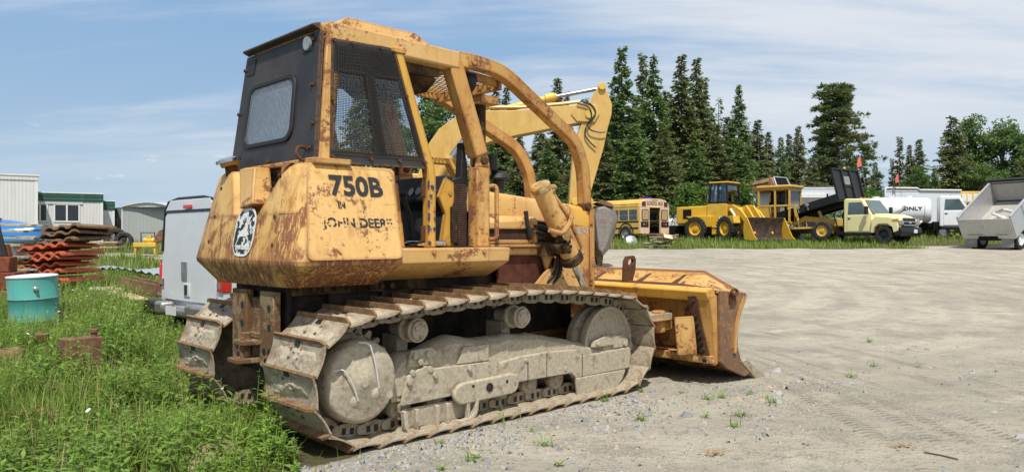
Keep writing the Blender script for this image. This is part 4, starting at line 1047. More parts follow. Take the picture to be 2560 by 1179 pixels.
wp.append(weeds(P, rng.uniform(.06, .24, len(P)), 9, .05, .028))
P = scatter(2200, -11, 1, 8.5, 16, lambda x, y: grassy(x, y)*clump(x, y, .6, 11))
wp.append(weeds(P, rng.uniform(.2, .5, len(P)), 11, .13, .035))
P = np.array([(-1.62, 5.35, .0), (-1.35, 5.75, .0), (-1.72, 6.1, 0), (-2.05, 6.2, 0), (-1.55, 5.9, 0), (-1.9, 5.6, 0)], np.float32)
wp.append(weeds(P, rng.uniform(.45, .62, len(P)), 16, .06, .03))
tag(fast_mesh('weeds', *join(wp), 'weed_leaf'), 'broad leaved green weeds growing among the foreground grass', 'weeds')
P = scatter(2200, -7.5, .2, 3.4, 13, lambda x, y: grassy(x, y)**3*(.15+.85*clump(x, y, 1.0, 31))*sstep(.0, .9, -1.0+(y-4.7)*.55-x))
leafmat('dry_stalk', (.33, .27, .12), (.50, .43, .22), None, .2)
tag(fast_mesh('dry_stalks', *blades(P, rng.uniform(.22, .52, len(P)), rng.uniform(.0025, .005, len(P)), rng.uniform(.05, .6, len(P))), 'dry_stalk'), 'straw coloured dry stalks standing in the grass', 'dry stalks')
# small plants on the gravel
P = scatter(330, -.8, 5.5, 4.0, 11, lambda x, y: (1-grassy(x, y))*sstep(-2.3, -.5, dozer_local(x, y)[1])*(1 if dozer_local(x, y)[0] < 3.6 else .1)*(.1+.9*clump(x, y, 1.2, 12))*(1 if dozer_local(x, y)[1] < 0 else 0))
gp_ = [weeds(P, rng.uniform(.03, .08, len(P)), 7, .06, .018, False)]
Q_ = np.repeat(P[::2], 14, 0)+rng.normal(0, .035, (len(P[::2])*14, 3))*[1, 1, 0]
gp_.append(blades(Q_.astype(np.float32), rng.uniform(.04, .15, len(Q_)), rng.uniform(.003, .006, len(Q_)), rng.uniform(.3, 1.2, len(Q_))))
P = scatter(500, -1.4, 2.6, 4.3, 8, lambda x, y: 1 if -.30 < dozer_local(x, y)[1] < -.02 and -.6 < dozer_local(x, y)[0] < 1.6 else 0)
gp_.append(blades(P, rng.uniform(.06, .24, len(P)), rng.uniform(.003, .006, len(P)), rng.uniform(.4, 1.2, len(P))))
tag(fast_mesh('sprouts', *join(gp_), 'weed_leaf'), 'small green sprouts scattered over the gravel beside the tracks', 'sprouts')
# daisies
P = scatter(260, -6.5, -.9, 5.0, 11, lambda x, y: grassy(x, y)*.35*clump(x, y, .7, 6)); V = []; F = []; o = 0
for p in P:
    c = p+np.array([0, 0, rng.uniform(.25, .45)]); r = rng.uniform(.010, .018); nrm = rng.normal(0, .4, 2)
    ring = np.array([c+np.array([math.cos(a)*r, math.sin(a)*r, (nrm[0]*math.cos(a)+nrm[1]*math.sin(a)-.5)*r]) for a in np.linspace(0, 2*PI, 9)[:-1]])
    V.append(np.concatenate([[c], ring])); F.append(np.array([[0, 1+2*k, 2+2*k, 1+(2*k+2) % 8] for k in range(4)])+o); o += 9
tag(fast_mesh('daisies', np.concatenate(V), np.concatenate(F), 'petal'), 'tiny white daisies dotted through the grass', 'flowers')
# loose stones
def stones(P, Rr):
    base = np.array([(1, 0, 0), (.3, .9, .1), (-.8, .5, 0), (-.7, -.6, .1), (.4, -.9, 0), (.55, .2, .62), (-.1, .5, .6), (-.5, -.15, .66), (.1, -.5, .58)], np.float32)
    fc = np.array([(0, 1, 6, 5), (1, 2, 7, 6), (2, 3, 7, 7), (3, 4, 8, 7), (4, 0, 5, 8), (5, 6, 7, 8)])
    V = []; F = []; o = 0
    for p, r in zip(P, Rr):
        a = rng.uniform(0, 6.28); ca, sa = math.cos(a), math.sin(a); s = rng.uniform(.55, 1.2, 3)*r; j = base*(1+rng.normal(0, .16, (9, 3)))*s
        j = np.stack([j[:, 0]*ca-j[:, 1]*sa, j[:, 0]*sa+j[:, 1]*ca, j[:, 2]-.1*r], 1)+p; V.append(j)
        f = fc.copy(); f[2, 3] = 2; F.append(np.array([(0, 1, 6, 5), (1, 2, 7, 6), (2, 3, 8, 7), (3, 4, 8, 3), (4, 0, 5, 8), (5, 6, 7, 8)])[[0, 1, 2, 4, 5]]+o); o += 9
    return np.concatenate(V), np.concatenate(F)
def stonemat():
    m, q, b, co = newmat('stone'); ri = q.n('ShaderNodeNewGeometry').outputs['Random Per Island']
    c = q.mix(ri, (.10, .11, .125), (.33, .33, .32)); c = q.mix(q.step(q.math('FRACT', q.math('MULTIPLY', ri, 17.3)), .8, .82), c, (.34, .27, .19))
    q.put(b, 'Base Color', q.mix(q.math('MULTIPLY', q.noise(co, 60, 4), .4), c, (.42, .38, .30))); b.inputs['Roughness'].default_value = .85; MC['stone'] = m
stonemat()
def sden(x, y):
    lx, ly = dozer_local(x, y); g = 1-grassy(x, y)
    near = math.exp(-max(0, -ly-.15)/.8) if ly < .1 else .08
    bl_ = math.exp(-((lx-4.2)**2/.5+(ly+.9)**2/.35))
    return g*min(1, .02+.95*near*clump(x, y, 1.2, 21)*sstep(5.2, 2.0, lx)+.6*bl_+.10*clump(x, y, .9, 22))
P = scatter(36000, -1.6, 7, 3.4, 10.5, sden)
Rr = np.minimum(.05, .005+rng.exponential(.0062, len(P)))
Pn = scatter(60000, -1.5, 3.6, 3.7, 8.2, lambda x, y: (1-grassy(x, y))*sstep(.1, -.05, dozer_local(x, y)[1])*math.exp(-max(0, -dozer_local(x, y)[1]-.25)/.42)*(.25+.75*clump(x, y, 1.6, 21))*sstep(3.9, 2.2, dozer_local(x, y)[0]))
P = np.concatenate([P, Pn]); Rr = np.concatenate([Rr, np.minimum(.04, .004+rng.exponential(.0065, len(Pn)))])
P2 = np.array([gnd(*p) for p in ((1925, 6.9), (1945, 7.1), (1905, 6.8), (1960, 7.3), (1940, 6.7), (2008, 7.8), (1945, 8.3), (2110, 7.5), (2125, 7.6), (1720, 6.2), (1815, 9.2), (1650, 6.75), (2120, 8.0))], np.float32)
SV = stones(np.concatenate([P, P2]), np.concatenate([Rr, rng.uniform(.035, .075, len(P2))]))
tag(fast_mesh('loose_stones', *SV, 'stone'), 'grey stones and gravel chips lying beside the tracks and blade', 'stones')
# soil mound in the grass
mb = MB(); G = []
c0 = gnd(545, 4.95)
for i in range(15):
    row = []
    for j in range(15):
        u, v = (i/7-1), (j/7-1); r = math.hypot(u, v); p = c0+Vector((u*.24, v*.28, 0)); h = .16*max(0, 1-r**1.7)
        row.append(Vector((p.x, p.y, gz(p.x, p.y)-.02+h))+mnoise.noise_vector(p*9)*.03*(h > 0)+mnoise.noise_vector(p*31)*.012)
    G.append(row)
mb.add([p for r in G for p in r], [(i*15+j, i*15+j+1, (i+1)*15+j+1, (i+1)*15+j) for i in range(14) for j in range(14)])
plain('soil', (.27, .215, .135), .95, 0, .35, 9, .6, .1)
tag(mb.build('soil_mound', 'soil'), 'small bare mound of sandy soil in the grass behind the track', 'mound')
# dry leaves and a twig on the yard
leafmat('dead_leaf', (.35, .16, .05), (.45, .24, .09), None, .2)
for px, py, lab in ((1080+700, 1133, 'orange brown dry leaves lying on the gravel nearest the track'), (2265, 1118, 'dull brown dry leaves lying at the right of the gravel')):
    d = 1.45*1900/(py-595); V = []; F = []; o = 0
    for k in range(14):
        p = np.array(gnd(px+rng.normal(0, 14), d*(1+rng.normal(0, .006))))+[0, 0, .012]; a = rng.uniform(0, 6.28)
        v, f = leaf(p, np.array([math.cos(a), math.sin(a), .25]), np.array([0, 0, 1.]), .045, .022); V.append(v); F.append(f+o); o += 5
    x = fast_mesh('dry_leaves', np.concatenate(V), np.concatenate(F), 'dead_leaf', 'stuff'); tag(x, lab, 'leaves')
plain('twig', (.10, .075, .05), .9, 0, .3, 30)
def onyard(px, py): return gnd(px, 1.45*1900/(py-595))+Vector((0, 0, .008))
tag(MB().tube([onyard(2310, 1131), onyard(2350, 1137), onyard(2395, 1147)], .005, 6).build('twig', 'twig'), 'thin dark twig lying on the gravel beside the dull dry leaves', 'twig')
# ---------------------------------------------------------------- trees
leafmat('spruce_needles', (.10, .13, .05), (.215, .24, .10), (.29, .25, .15), .30, .14)
leafmat('spruce_green', (.082, .15, .05), (.185, .275, .09), (.24, .22, .11), .30, .06)
leafmat('pine_needles', (.09, .13, .052), (.20, .235, .10), (.18, .15, .09), .25, .06)
leafmat('aspen_leaves', (.075, .145, .04), (.16, .25, .08), None, .3)
leafmat('bush_leaves', (.065, .14, .02), (.13, .22, .05), None, .3)
plain('bark', (.11, .085, .065), .9, 0, .4, 5, .6, .1)
plain('bark_grey', (.24, .22, .19), .9, 0, .35, 4, .5, .1)
def quads(C, D, N, L, Wd):
    S = np.cross(D, N); S /= np.linalg.norm(S, axis=1, keepdims=True)+1e-9; L = L[:, None]; Wd = Wd[:, None]
    V = np.stack([C, C+D*L*.5+S*Wd, C+D*L, C+D*L*.5-S*Wd], 1).reshape(-1, 3)
    return V, np.arange(len(V)).reshape(-1, 4)
def conifer(name, H, Rm, nb, mat, club=0, droop=.35, gap=.12, dens=1.0, start=.06, shape=1.0, bark='bark', trunkr=None):
    """trunk with limbs; needle sprays set along every limb"""
    C, D, N, L, Wd = [], [], [], [], []; lim = MB()
    for k in range(nb):
        t = start+(1-start)*(k+rng.uniform(0, 1))/nb; z = H*t
        if rng.uniform() < gap*(1 if t > .3 else .4): continue
        r = Rm*max(.05, (1-t))**shape*rng.uniform(.55, 1.2)
        if club and t > .80: r = max(r, Rm*club*rng.uniform(.5, 1)*(1-(t-.8)/.2*.75))
        a = rng.uniform(0, 2*PI); dr = droop*rng.uniform(.5, 1.4); d0 = np.array([math.cos(a), math.sin(a)])
        if r > .5 and k % 2 == 0:
            lim.tube([(0, 0, z), (d0[0]*r*.5, d0[1]*r*.5, z-dr*r*.35), (d0[0]*r*.95, d0[1]*r*.95, z-dr*r*.55)], [.035, .022, .008], 4, caps=False)
        n = max(7, int(r*30*dens))
        for i in range(n):
            s = rng.uniform(.08, 1)**.8; rr = r*s; spread = .16*r+.05
            c = np.array([d0[0]*rr, d0[1]*rr, z-dr*rr*(1-.45*s)])+rng.normal(0, 1, 3)*[spread*.55, spread*.55, .07]
            aa = a+rng.normal(0, .75); el = -.25+rng.normal(0, .32)
            C.append(c); D.append([math.cos(aa)*math.cos(el), math.sin(aa)*math.cos(el), math.sin(el)]); N.append(rng.normal(0, .5, 3)+[0, 0, 1])
            L.append(rng.uniform(.28, .66)*(.6+.4*(1-t))); Wd.append(rng.uniform(.05, .12))
    V, F = quads(np.array(C), np.array(D), np.array(N), np.array(L), np.array(Wd))
    root = empty(name, (0, 0, -50)); crown = fast_mesh('crown', V, F, mat, None); crown.parent = root
    tr = trunkr or H*.011+.03
    lim.tube([(0, 0, -.3), (0.03, 0, H*.5), (0, .02, H*.98)], [tr, tr*.6, .012], 7); lim.build('trunk', bark, root)
    return root
def broadleaf(name, H, Rx, mat, n=5200, bark='bark_grey', base=.18):
    root = empty(name, (0, 0, -50)); lim = MB(); cl = []
    lim.tube([(0, 0, -.3), (.1, .05, H*.35), (-.05, 0, H*.8)], [H*.018+.03, H*.012+.02, .02], 7)
    for k in range(46):
        t = rng.uniform(base, .98); a = rng.uniform(0, 2*PI); w = math.sin(PI*min(1, (t-base+.12)/(1-base+.2)))**.6
        r = Rx*w*rng.uniform(.15, 1.0); p = np.array([math.cos(a)*r, math.sin(a)*r, H*t]); cl.append((p, Rx*rng.uniform(.20, .40)))
        lim.tube([(0, 0, H*max(.1, t-.22)), (p[0]*.55, p[1]*.55, H*(t-.10)), tuple(p)], [.05, .03, .01], 5, caps=False)
    C, D, N, L, Wd = [], [], [], [], []
    for k in range(n):
        p, r = cl[rng.integers(len(cl))]; v = rng.normal(0, 1, 3); v /= np.linalg.norm(v); c = p+v*r*rng.uniform(.35, 1.05)**.7*[1, 1, .8]
        C.append(c); D.append(rng.normal(0, 1, 3)+[0, 0, -.4]); N.append(rng.normal(0, 1, 3)+[0, 0, .8]); L.append(rng.uniform(.16, .30)); Wd.append(rng.uniform(.06, .11))
    D = np.array(D); D /= np.linalg.norm(D, axis=1, keepdims=True)
    V, F = quads(np.array(C), D, np.array(N), np.array(L), np.array(Wd)); crown = fast_mesh('crown', V, F, mat, None); crown.parent = root
    lim.build('trunk', bark, root)
    return root
def pinetree(name, H, Rm):
    root = empty(name, (0, 0, -50)); lim = MB(); C, D, N, L, Wd = [], [], [], [], []
    lim.tube([(0, 0, -.3), (.15, 0, H*.5), (-.05, 0, H*.97)], [.2, .14, .03], 8)
    for k in range(150):
        t = .08+.92*(k+rng.uniform(0, 1))/150; z = H*t; a = rng.uniform(0, 2*PI); r = Rm*rng.uniform(.35, 1.1)*(1.0 if t < .45 else 1-.68*(t-.45)/.55)
        d0 = np.array([math.cos(a), math.sin(a)]); rise = rng.uniform(-.05, .30)
        lim.tube([(0, 0, z), (d0[0]*r*.55, d0[1]*r*.55, z+rise*r*.2), (d0[0]*r, d0[1]*r, z+rise*r)], [.06, .035, .012], 5, caps=False)
        for j in range(rng.integers(5, 9)):
            s = rng.uniform(.35, 1.02); cc = np.array([d0[0]*r*s, d0[1]*r*s, z+rise*r*s*s])+rng.normal(0, .22, 3)*[1, 1, .5]
            for i in range(34):
                v = rng.normal(0, 1, 3)*[1, 1, .6]+[d0[0]*.7, d0[1]*.7, .5]; v /= np.linalg.norm(v)
                C.append(cc+v*.05); D.append(v); N.append(rng.normal(0, 1, 3)); L.append(rng.uniform(.26, .50)); Wd.append(rng.uniform(.03, .065))
    V, F = quads(np.array(C), np.array(D), np.array(N), np.array(L), np.array(Wd)); crown = fast_mesh('crown', V, F, 'pine_needles', None); crown.parent = root
    lim.build('trunk', 'bark', root)
    return root
PROTO = {'dense': (conifer('spruce_tree', 16, 3.7, 430, 'spruce_green', .07, .42, .05, .9, .03, .92), 16),
         'narrow': (conifer('spruce_tree', 16, 2.6, 400, 'spruce_needles', .2, .5, .08, 1.0, .04, .84), 16),
         'wide': (conifer('spruce_tree', 14, 4.0, 400, 'spruce_needles', 0, .38, .06, .85, .02, .85), 14),
         'wide2': (conifer('spruce_tree', 13, 3.6, 380, 'spruce_green', .10, .40, .08, .85, .02, .85), 13),
         'thin': (conifer('spruce_tree', 15, 1.15, 260, 'spruce_needles', .5, .5, .14, 1.2, .05, .5), 15),
         'dead': (conifer('spruce_tree', 13, 1.0, 70, 'spruce_needles', .5, .3, .3, .25, .1, .6, 'bark_grey'), 13),
         'pine': (pinetree('pine_tree', 14, 3.2), 14),
         'aspen': (broadleaf('broadleaf_tree', 12, 2.5, 'aspen_leaves', 11000), 12),
         'aspen2': (broadleaf('broadleaf_tree', 11, 2.9, 'aspen_leaves', 11000), 11),
         'bush': (broadleaf('leafy_shrub', 4, 2.1, 'bush_leaves', 5500, 'bark', .08), 4)}
USED = set()
def tree(kind, px, ty, d, label, wide=1.0, rz=None):
    """tree of a kind whose top is ty pixels high in the photograph when it stands d metres away"""
    pr, H0 = PROTO[kind]; b = gnd(px, d); H = 1.45+(595-ty)/1900*d-b.z; s = H/H0
    o = pr if kind not in USED else copy_tree(pr)
    USED.add(kind); o.location = b; o.scale = (s*wide, s*wide, s); o.rotation_euler.z = random.uniform(0, 6.28) if rz is None else rz
    cat = {'pine': 'pine', 'aspen': 'tree', 'aspen2': 'tree', 'bush': 'shrub'}.get(kind, 'spruce')
    grp = {'pine': 'trees behind the yard', 'bush': 'shrubs along the tree line'}.get(kind, 'trees behind the yard')
    tag(o, label, cat, grp); return o
for a in (
 ('dense', 1555, 118, 58, 'tallest full spruce, just right of the excavator stick', 1.05), ('thin', 1607, 133, 66, 'thin spire of spruce between the two tallest full spruces', 1.0),
 ('dense', 1634, 140, 60, 'second full spruce from the excavator stick, rising above the school bus roof', .95), ('narrow', 1703, 137, 63, 'tall club topped spruce above the gap between bus and loader', 1.2),
 ('narrow', 1741, 145, 67, 'tall narrow spruce above the left edge of the loader', 1.1), ('thin', 1759, 190, 70, 'slim dark spruce tip right of the tall spruces over the loader', 1.0),
 ('dead', 1797, 235, 70, 'bare grey dead spruce top over the loader cab', 1.0), ('dense', 1847, 213, 64, 'pointed green spruce over the right side of the loader cab', .9),
 ('narrow', 1893, 300, 66, 'shorter spruce above the loader bucket arms', 1.5), ('narrow', 1921, 330, 70, 'small spruce tip left of the car shell on the trailer', 1.3),
 ('wide2', 1952, 343, 74, 'small open spruce behind the car shell', .8), ('narrow', 1973, 335, 76, 'thin spruce behind the right end of the car shell', 1.1), ('wide', 1996, 314, 70, 'middle sized spruce left of the big pine', .85),
 ('pine', 2092, 222, 60, 'big spreading pine with long limbs above the black dump bed', 1.25),
 ('wide2', 2188, 405, 66, 'low spruce right of the black dump bed headboard', .9),
 ('thin', 2230, 395, 78, 'short thin spire of spruce in the gap right of the pine', .9), ('thin', 2249, 340, 78, 'tall thin spire of spruce in the gap right of the pine', 1.0),
 ('narrow', 2273, 362, 76, 'spire of spruce over the left end of the white box trailer', 1.0), ('narrow', 2297, 348, 76, 'fuller spire of spruce over the white box trailer', 1.3),
 ('wide', 2383, 290, 60, 'broad dark spruce above the white tank truck', 1.15), ('aspen', 2428, 298, 62, 'leafy tree just right of the broad dark spruce', 1.0), ('aspen2', 2503, 293, 62, 'leafy tree above the raised aluminium box', 1.1),
 ('aspen', 2556, 336, 60, 'leafy tree at the right edge of the photo', 1.0), ('wide2', 2335, 420, 58, 'low green spruce in front of the broad dark spruce', 1.0), ('aspen2', 2460, 400, 58, 'low leafy tree over the tank truck cab', 1.1),
 ('wide', 2545, 400, 58, 'low dark spruce behind the aluminium box', 1.0), ('aspen', 2290, 420, 60, 'low leafy tree over the white tank', 1.0),
 ('narrow', 1393, 195, 66, 'narrow spruce left of the excavator stick', 1.1), ('thin', 1417, 228, 70, 'thin spruce tip beside the narrow spruce left of the stick', .9), ('thin', 1462, 245, 72, 'slim spruce tip behind the excavator stick cylinder', 1.0),
 ('narrow', 1240, 218, 68, 'spruce top seen between the front post and the sweep bar', 1.2), ('narrow', 1266, 216, 72, 'thinner spruce top right beside the one by the front post', 1.0), ('narrow', 1212, 262, 70, 'small spruce top just right of the front post', 1.2),
 ('aspen', 1085, 228, 50, 'leafy tree seen through the open side of the cab', 1.3), ('wide', 905, 150, 52, 'dark spruce seen through the side screen of the cab', .8), ('wide2', 985, 215, 54, 'spruce seen through the right part of the side screen', .8),
 ('wide', 1440, 340, 58, 'broad low spruce behind the excavator stick', 1.1), ('wide2', 1370, 350, 56, 'broad low spruce behind the far sweep bar', 1.1), ('wide', 1300, 330, 60, 'broad low spruce under the excavator boom', 1.0), ('wide2', 1230, 350, 58, 'low spruce behind the front post', 1.0), ('wide', 1150, 360, 60, 'low spruce behind the excavator boom cylinder', 1.0),
 ('wide', 1510, 330, 54, 'broad low spruce at the foot of the tallest full spruce', 1.2), ('wide2', 1585, 310, 53, 'broad low spruce right behind the school bus roof', 1.25), ('wide', 1660, 320, 53, 'broad low spruce right of the school bus lamps', 1.25), ('wide2', 1735, 330, 55, 'broad spruce left of the loader cab', 1.2),
 ('wide', 1790, 310, 56, 'broad spruce right behind the loader cab', 1.15), ('wide2', 1850, 350, 56, 'broad low spruce over the loader arms', 1.15), ('wide', 1905, 400, 58, 'low spruce left of the yellow grader cab roof', 1.1), ('wide2', 1960, 410, 60, 'low spruce over the grader cab roof', 1.1),
 ('wide', 2030, 395, 58, 'low spruce at the left foot of the big pine', 1.15), ('wide2', 2105, 400, 57, 'low spruce at the foot of the big pine', 1.1), ('wide', 2160, 430, 60, 'low dark spruce behind the dump bed headboard', 1.0),
  ('dense', 1587, 246, 66, 'spruce filling the gap right of the tallest full spruce', 1.1), ('narrow', 1668, 228, 68, 'spruce filling the gap right of the second full spruce', 1.4), ('dense', 1722, 252, 69, 'spruce between the two tall spruces over the loader', 1.1), ('wide2', 1778, 268, 69, 'spruce under the bare grey dead top', .9), ('narrow', 1818, 292, 68, 'spruce left of the pointed green spruce', 1.5), ('wide', 1872, 335, 70, 'spruce in the dip right of the pointed green spruce', .8), ('dense', 1525, 240, 64, 'spruce close behind the edge of the excavator stick', 1.0), ('wide2', 1480, 285, 66, 'spruce in the corner between excavator boom and stick', .8), ('narrow', 1350, 300, 68, 'spruce between the far sweep bar and the boom', 1.4), ('wide2', 2055, 330, 64, 'spruce close on the left of the big pine', .8)):
    tree(*a)
for px, ty, d, lab in ((1725, 470, 48, 'bright leafy shrub between the bus and the loader'), (1430, 500, 46, 'bright leafy shrub behind the hood and excavator stick'), (1395, 515, 47, 'bright leafy shrub left of the excavator stick'), (1840, 465, 52, 'bright leafy shrub right of the loader cab'), (2165, 480, 52, 'leafy shrub left of the white box trailer'), (1675, 520, 47, 'low leafy shrub right of the school bus'), (1330, 500, 48, 'leafy shrub behind the lift cylinder')):
    tree('bush', px, ty, d, lab)
for k, (p_, _) in PROTO.items():
    assert k in USED, k
# dark undergrowth behind the machines
C = []; n = 9000
X = rng.uniform(4, 36, n); Y = rng.uniform(54, 58, n); Hh = rng.uniform(0, 1, n)**1.3*2.4
C = np.stack([X, Y, np.array([gz(x, y) for x, y in zip(X, Y)])+Hh], 1)
D = rng.normal(0, 1, (n, 3)); D /= np.linalg.norm(D, axis=1, keepdims=True)
V, F = quads(C, D, rng.normal(0, 1, (n, 3)), rng.uniform(.3, .6, n), rng.uniform(.08, .16, n))
tag(fast_mesh('undergrowth', V, F, 'spruce_green'), 'dark undergrowth along the foot of the trees', 'undergrowth')
# ---------------------------------------------------------------- left side: scrap, pickup, barrel, trailers
def siding(name, base, freq=9.0, rough=.5, dirt=.25, axis=0, depth=.5):
    """ribbed metal cladding"""
    m, q, b, co = newmat(name); sp = q.n('ShaderNodeSeparateXYZ', None, Vector=co)
    t = q.math('FRACT', q.math('MULTIPLY', sp.outputs[axis], freq)); n = q.noise(co, 1.4, 5, .6); st = q.noise(q.scale(co, (3, 3, .3)), 2, 5, .6)
    rib = q.math('MULTIPLY', q.step(t, .62, .72), q.step(t, 1.0, .9))
    c = q.mix(n, base, tuple(x*.9 for x in base)); c = q.mix(q.math('MULTIPLY', q.step(st, .5, .75), dirt), c, (.32, .29, .24))
    q.put(b, 'Base Color', c); b.inputs['Roughness'].default_value = rough
    q.put(b, 'Normal', q.n('ShaderNodeBump', None, Strength=depth, Distance=.03, Height=rib)); MC[name] = m
siding('siding_white', (.66, .66, .65), 7); siding('siding_grey', (.36, .40, .385), 5.5, .5, .2); siding('siding_green', (.012, .085, .06), 5, .5, .1, 2, .8)
plain('white_trim', (.72, .72, .70), .5, 0, .1, 6, .05, .4, (.4, .37, .32), .3); plain('grey_roof', (.62, .64, .64), .5, 0, .15, 3, .05)
glassmat('dark_glass', (.012, .014, .018), .05, .6); glassmat('vehicle_glass', (.05, .075, .08), .04, 1.0); clearglass('clear_glass', (.6, .68, .66), .3)  # vehicle_glass: reflections put into its lighter bluish base colour
plain('tyre', (.026, .025, .024), .85, 0, .35, 14, .3, .3, (.12, .105, .08), .45)
plain('black_plastic', (.02, .02, .021), .5, 0, .3, 10, .1); plain('steel', (.42, .42, .41), .4, .8, .25, 9, .1)
plain('white_paint', (.70, .71, .72), .35, 0, .08, 2, .03, .5, (.42, .40, .36), .25)
plain('plank_grey', (.34, .31, .26), .9, 0, .35, 10, .4, .2); plain('plank_tan', (.46, .36, .22), .9, 0, .3, 8, .4, .2); plain('plank_brown', (.20, .125, .07), .9, 0, .35, 8, .4, .2)
plain('rust_brown', (.19, .105, .062), .9, 0, .4, 9, .4, .2, (.2, .12, .07), .5); plain('red_light', (.55, .03, .02), .25, 0, .15, 20, 0, .7)
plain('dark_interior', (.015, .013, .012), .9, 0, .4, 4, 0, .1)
def wheel(parent, c, r, w, ax=(0, 1, 0), rim='white_paint', tread=False, hub=.58, rr=None, tname='tyre', rimdish=.0):
    c = Vector(c); ax = Vector(ax).normalized(); wh = empty('wheel', (0, 0, 0)); wh.parent = parent
    t = MB().lathe([(r*hub, -w*.42), (r*.80, -w*.5), (r*.95, -w*.44), (r, -w*.28), (r, w*.28), (r*.95, w*.44), (r*.80, w*.5), (r*hub, w*.42)], c, ax, 32, 0, False)
    if tread:
        u = ax.cross(Vector((0, 0, 1))).normalized(); v = Vector((0, 0, 1)); n = 22
        for k in range(n):
            for s in (-1, 1):
                a = 2*PI*(k+(.25 if s > 0 else 0))/n; d = u*math.cos(a)+v*math.sin(a); tt = ax.cross(d)
                M = Matrix((d, (tt*.94+ax*.34*s).normalized(), ax)).transposed(); t.box(c+d*r*.985+ax*w*.25*s, (r*.07, r*.12, w*.46), M)
    t.build('tyre', tname, wh)
    m = MB().lathe([(r*hub, -w*.42), (r*hub*.93, -w*.40), (r*hub*.86, -w*.22+rimdish), (r*hub*.42, -w*.22+rimdish), (r*hub*.38, -w*.34), (r*hub*.22, -w*.36), (0, -w*.36)], c, ax, 28, 0, False)
    m.lathe([(r*hub, w*.42), (r*hub*.86, w*.2), (0, w*.2)], c, ax, 24, 0, False); rm = m.build('rim', rim, wh)
    return wh
def part(parent, mb, name, m, bevel=0, **k): return mb.build(name, m, parent, bevel, **k)

# oil drum
g0 = gnd(89, 8.7); g0.z = .26
dr = empty('barrel', g0, R(20), 'dented turquoise steel drum with a white rim, standing in the grass', 'drum', None, .86); dr.rotation_euler.x = R(2); dr.rotation_euler.y = R(-2)
paint('drum_paint', (.065, .33, .30), .25, .008, (.09, .37, .33), .55, .35, .5)
r0 = .29; pr = [(.0, .02), (r0-.01, .02), (r0, 0), (r0+.004, .015), (r0, .03), (r0, .29), (r0+.010, .305), (r0, .32), (r0, .58), (r0+.010, .595), (r0, .61), (r0, .885)]
mb = MB().lathe(pr, (0, 0, 0), (0, 0, 1), 48); mb.map(lambda p: p+Vector((p.x, p.y, 0))*(.05*mnoise.noise(p*3.2)))
bd = part(dr, mb, 'drum_body', 'drum_paint'); part(dr, MB().lathe([(r0-.006, .875), (r0+.008, .875), (r0+.010, .888), (r0-.002, .893), (r0-.014, .895), (r0-.018, .886)], (0, 0, 0), (0, 0, 1), 48).map(lambda p: p+Vector((p.x, p.y, 0))*(.05*mnoise.noise(p*3.2))), 'rim_ring', 'grey_roof'); part(dr, MB().cyl((0, 0, .87), (0, 0, .884), r0-.012, 32), 'lid', 'rust_brown')
a = R(-72); part(dr, MB().lathe([(.03, 0), (.03, .012), (.02, .02), (.018, .035), (0, .035)], ((r0+.0)*math.cos(a), r0*math.sin(a), .73), (math.cos(a), math.sin(a), 0), 14), 'bung', 'steel')

# rusty tank with a filler
b0 = gnd(200, 7.0)
bx = empty('rusty_tank', b0, R(-38), 'small rusty steel tank with a filler neck, half buried in weeds', 'tank', None, .82)
part(bx, MB().loft([[(-.13, -.2, -.05), (.16, -.2, -.05), (.16, .2, -.05), (-.13, .2, -.05)], [(-.10, -.2, .42), (.12, -.2, .42), (.12, .2, .42), (-.10, .2, .42)]]), 'tank_body', 'rust_brown', .012)
part(bx, MB().lathe([(.035, 0), (.035, .05), (.05, .052), (.05, .085), (0, .09)], (.05, .13, .42), (0, 0, 1), 16), 'filler_neck', 'rust_brown')
part(bx, MB().cyl((0, -.05, .42), (0, -.05, .45), .015, 8), 'bolt', 'rust_brown')
# scrap steel at the left edge
def scrap(px, d, label, fn, m='rust_brown', name='scrap_metal'):
    o = fn(); ob = o.build(name, m, None, .006); ob.location = gnd(px, d); tag(ob, label, 'scrap'); return ob
scrap(40, 6.2, 'bent rusty sheet of steel lying in the grass at the left edge', lambda: rough_up(MB().sheet([[(x*.09-.3, y*.1-.2, .08+.05*math.sin(x*1.1+y*.6)) for y in range(6)] for x in range(8)], .012), .02, 7))
scrap(5, 6.9, 'dark rusty cylinder of scrap lying behind the bent sheet', lambda: MB().lathe([(0, -.2), (.12, -.2), (.13, -.15), (.13, .15), (.10, .18), (0, .18)], (0, 0, .14), (.8, .3, .1), 20))
scrap(80, 7.4, 'flat rusty plate with a bracket, left of the small rusty tank', lambda: MB().box((0, 0, .12), (.45, .3, .03), (R(14), R(-10), R(20))).box((.1, .0, .2), (.12, .05, .16), (R(14), 0, R(20))))
scrap(25, 5.55, 'curved grey brown steel channel lying lowest at the left edge', lambda: MB().bar([(-.35, 0, .06), (0, .03, .10), (.2, .03, .12), (.36, .0, .06)], .10, .03), 'plank_brown')
mk = empty('machine_frame', gnd(10, 10.8), R(15), 'red brown steel machine frame with a leaning black bar at the left edge', 'machine part')
plain('red_oxide', (.20, .06, .035), .85, 0, .4, 8, .3, .2)
part(mk, MB().bx(-.35, .2, -.2, .2, .25, .5).bx(-.3, .12, -.16, .16, .5, .72).prism([(-.1, .72), (.1, .72), (.06, .9), (-.02, .9)], 'y', -.05, .05), 'frame', 'red_oxide', .015)
part(mk, MB().bar([(-.12, -.1, 1.5), (.12, -.1, .35)], .06, .06).bar([(-.2, -.12, 1.1), (.2, -.12, .3)], .03, .03), 'bar', 'black_plastic', .006)
part(mk, MB().bx(-.5, .3, -.3, .3, -.1, .25), 'base_plate', 'rust_brown', .02)

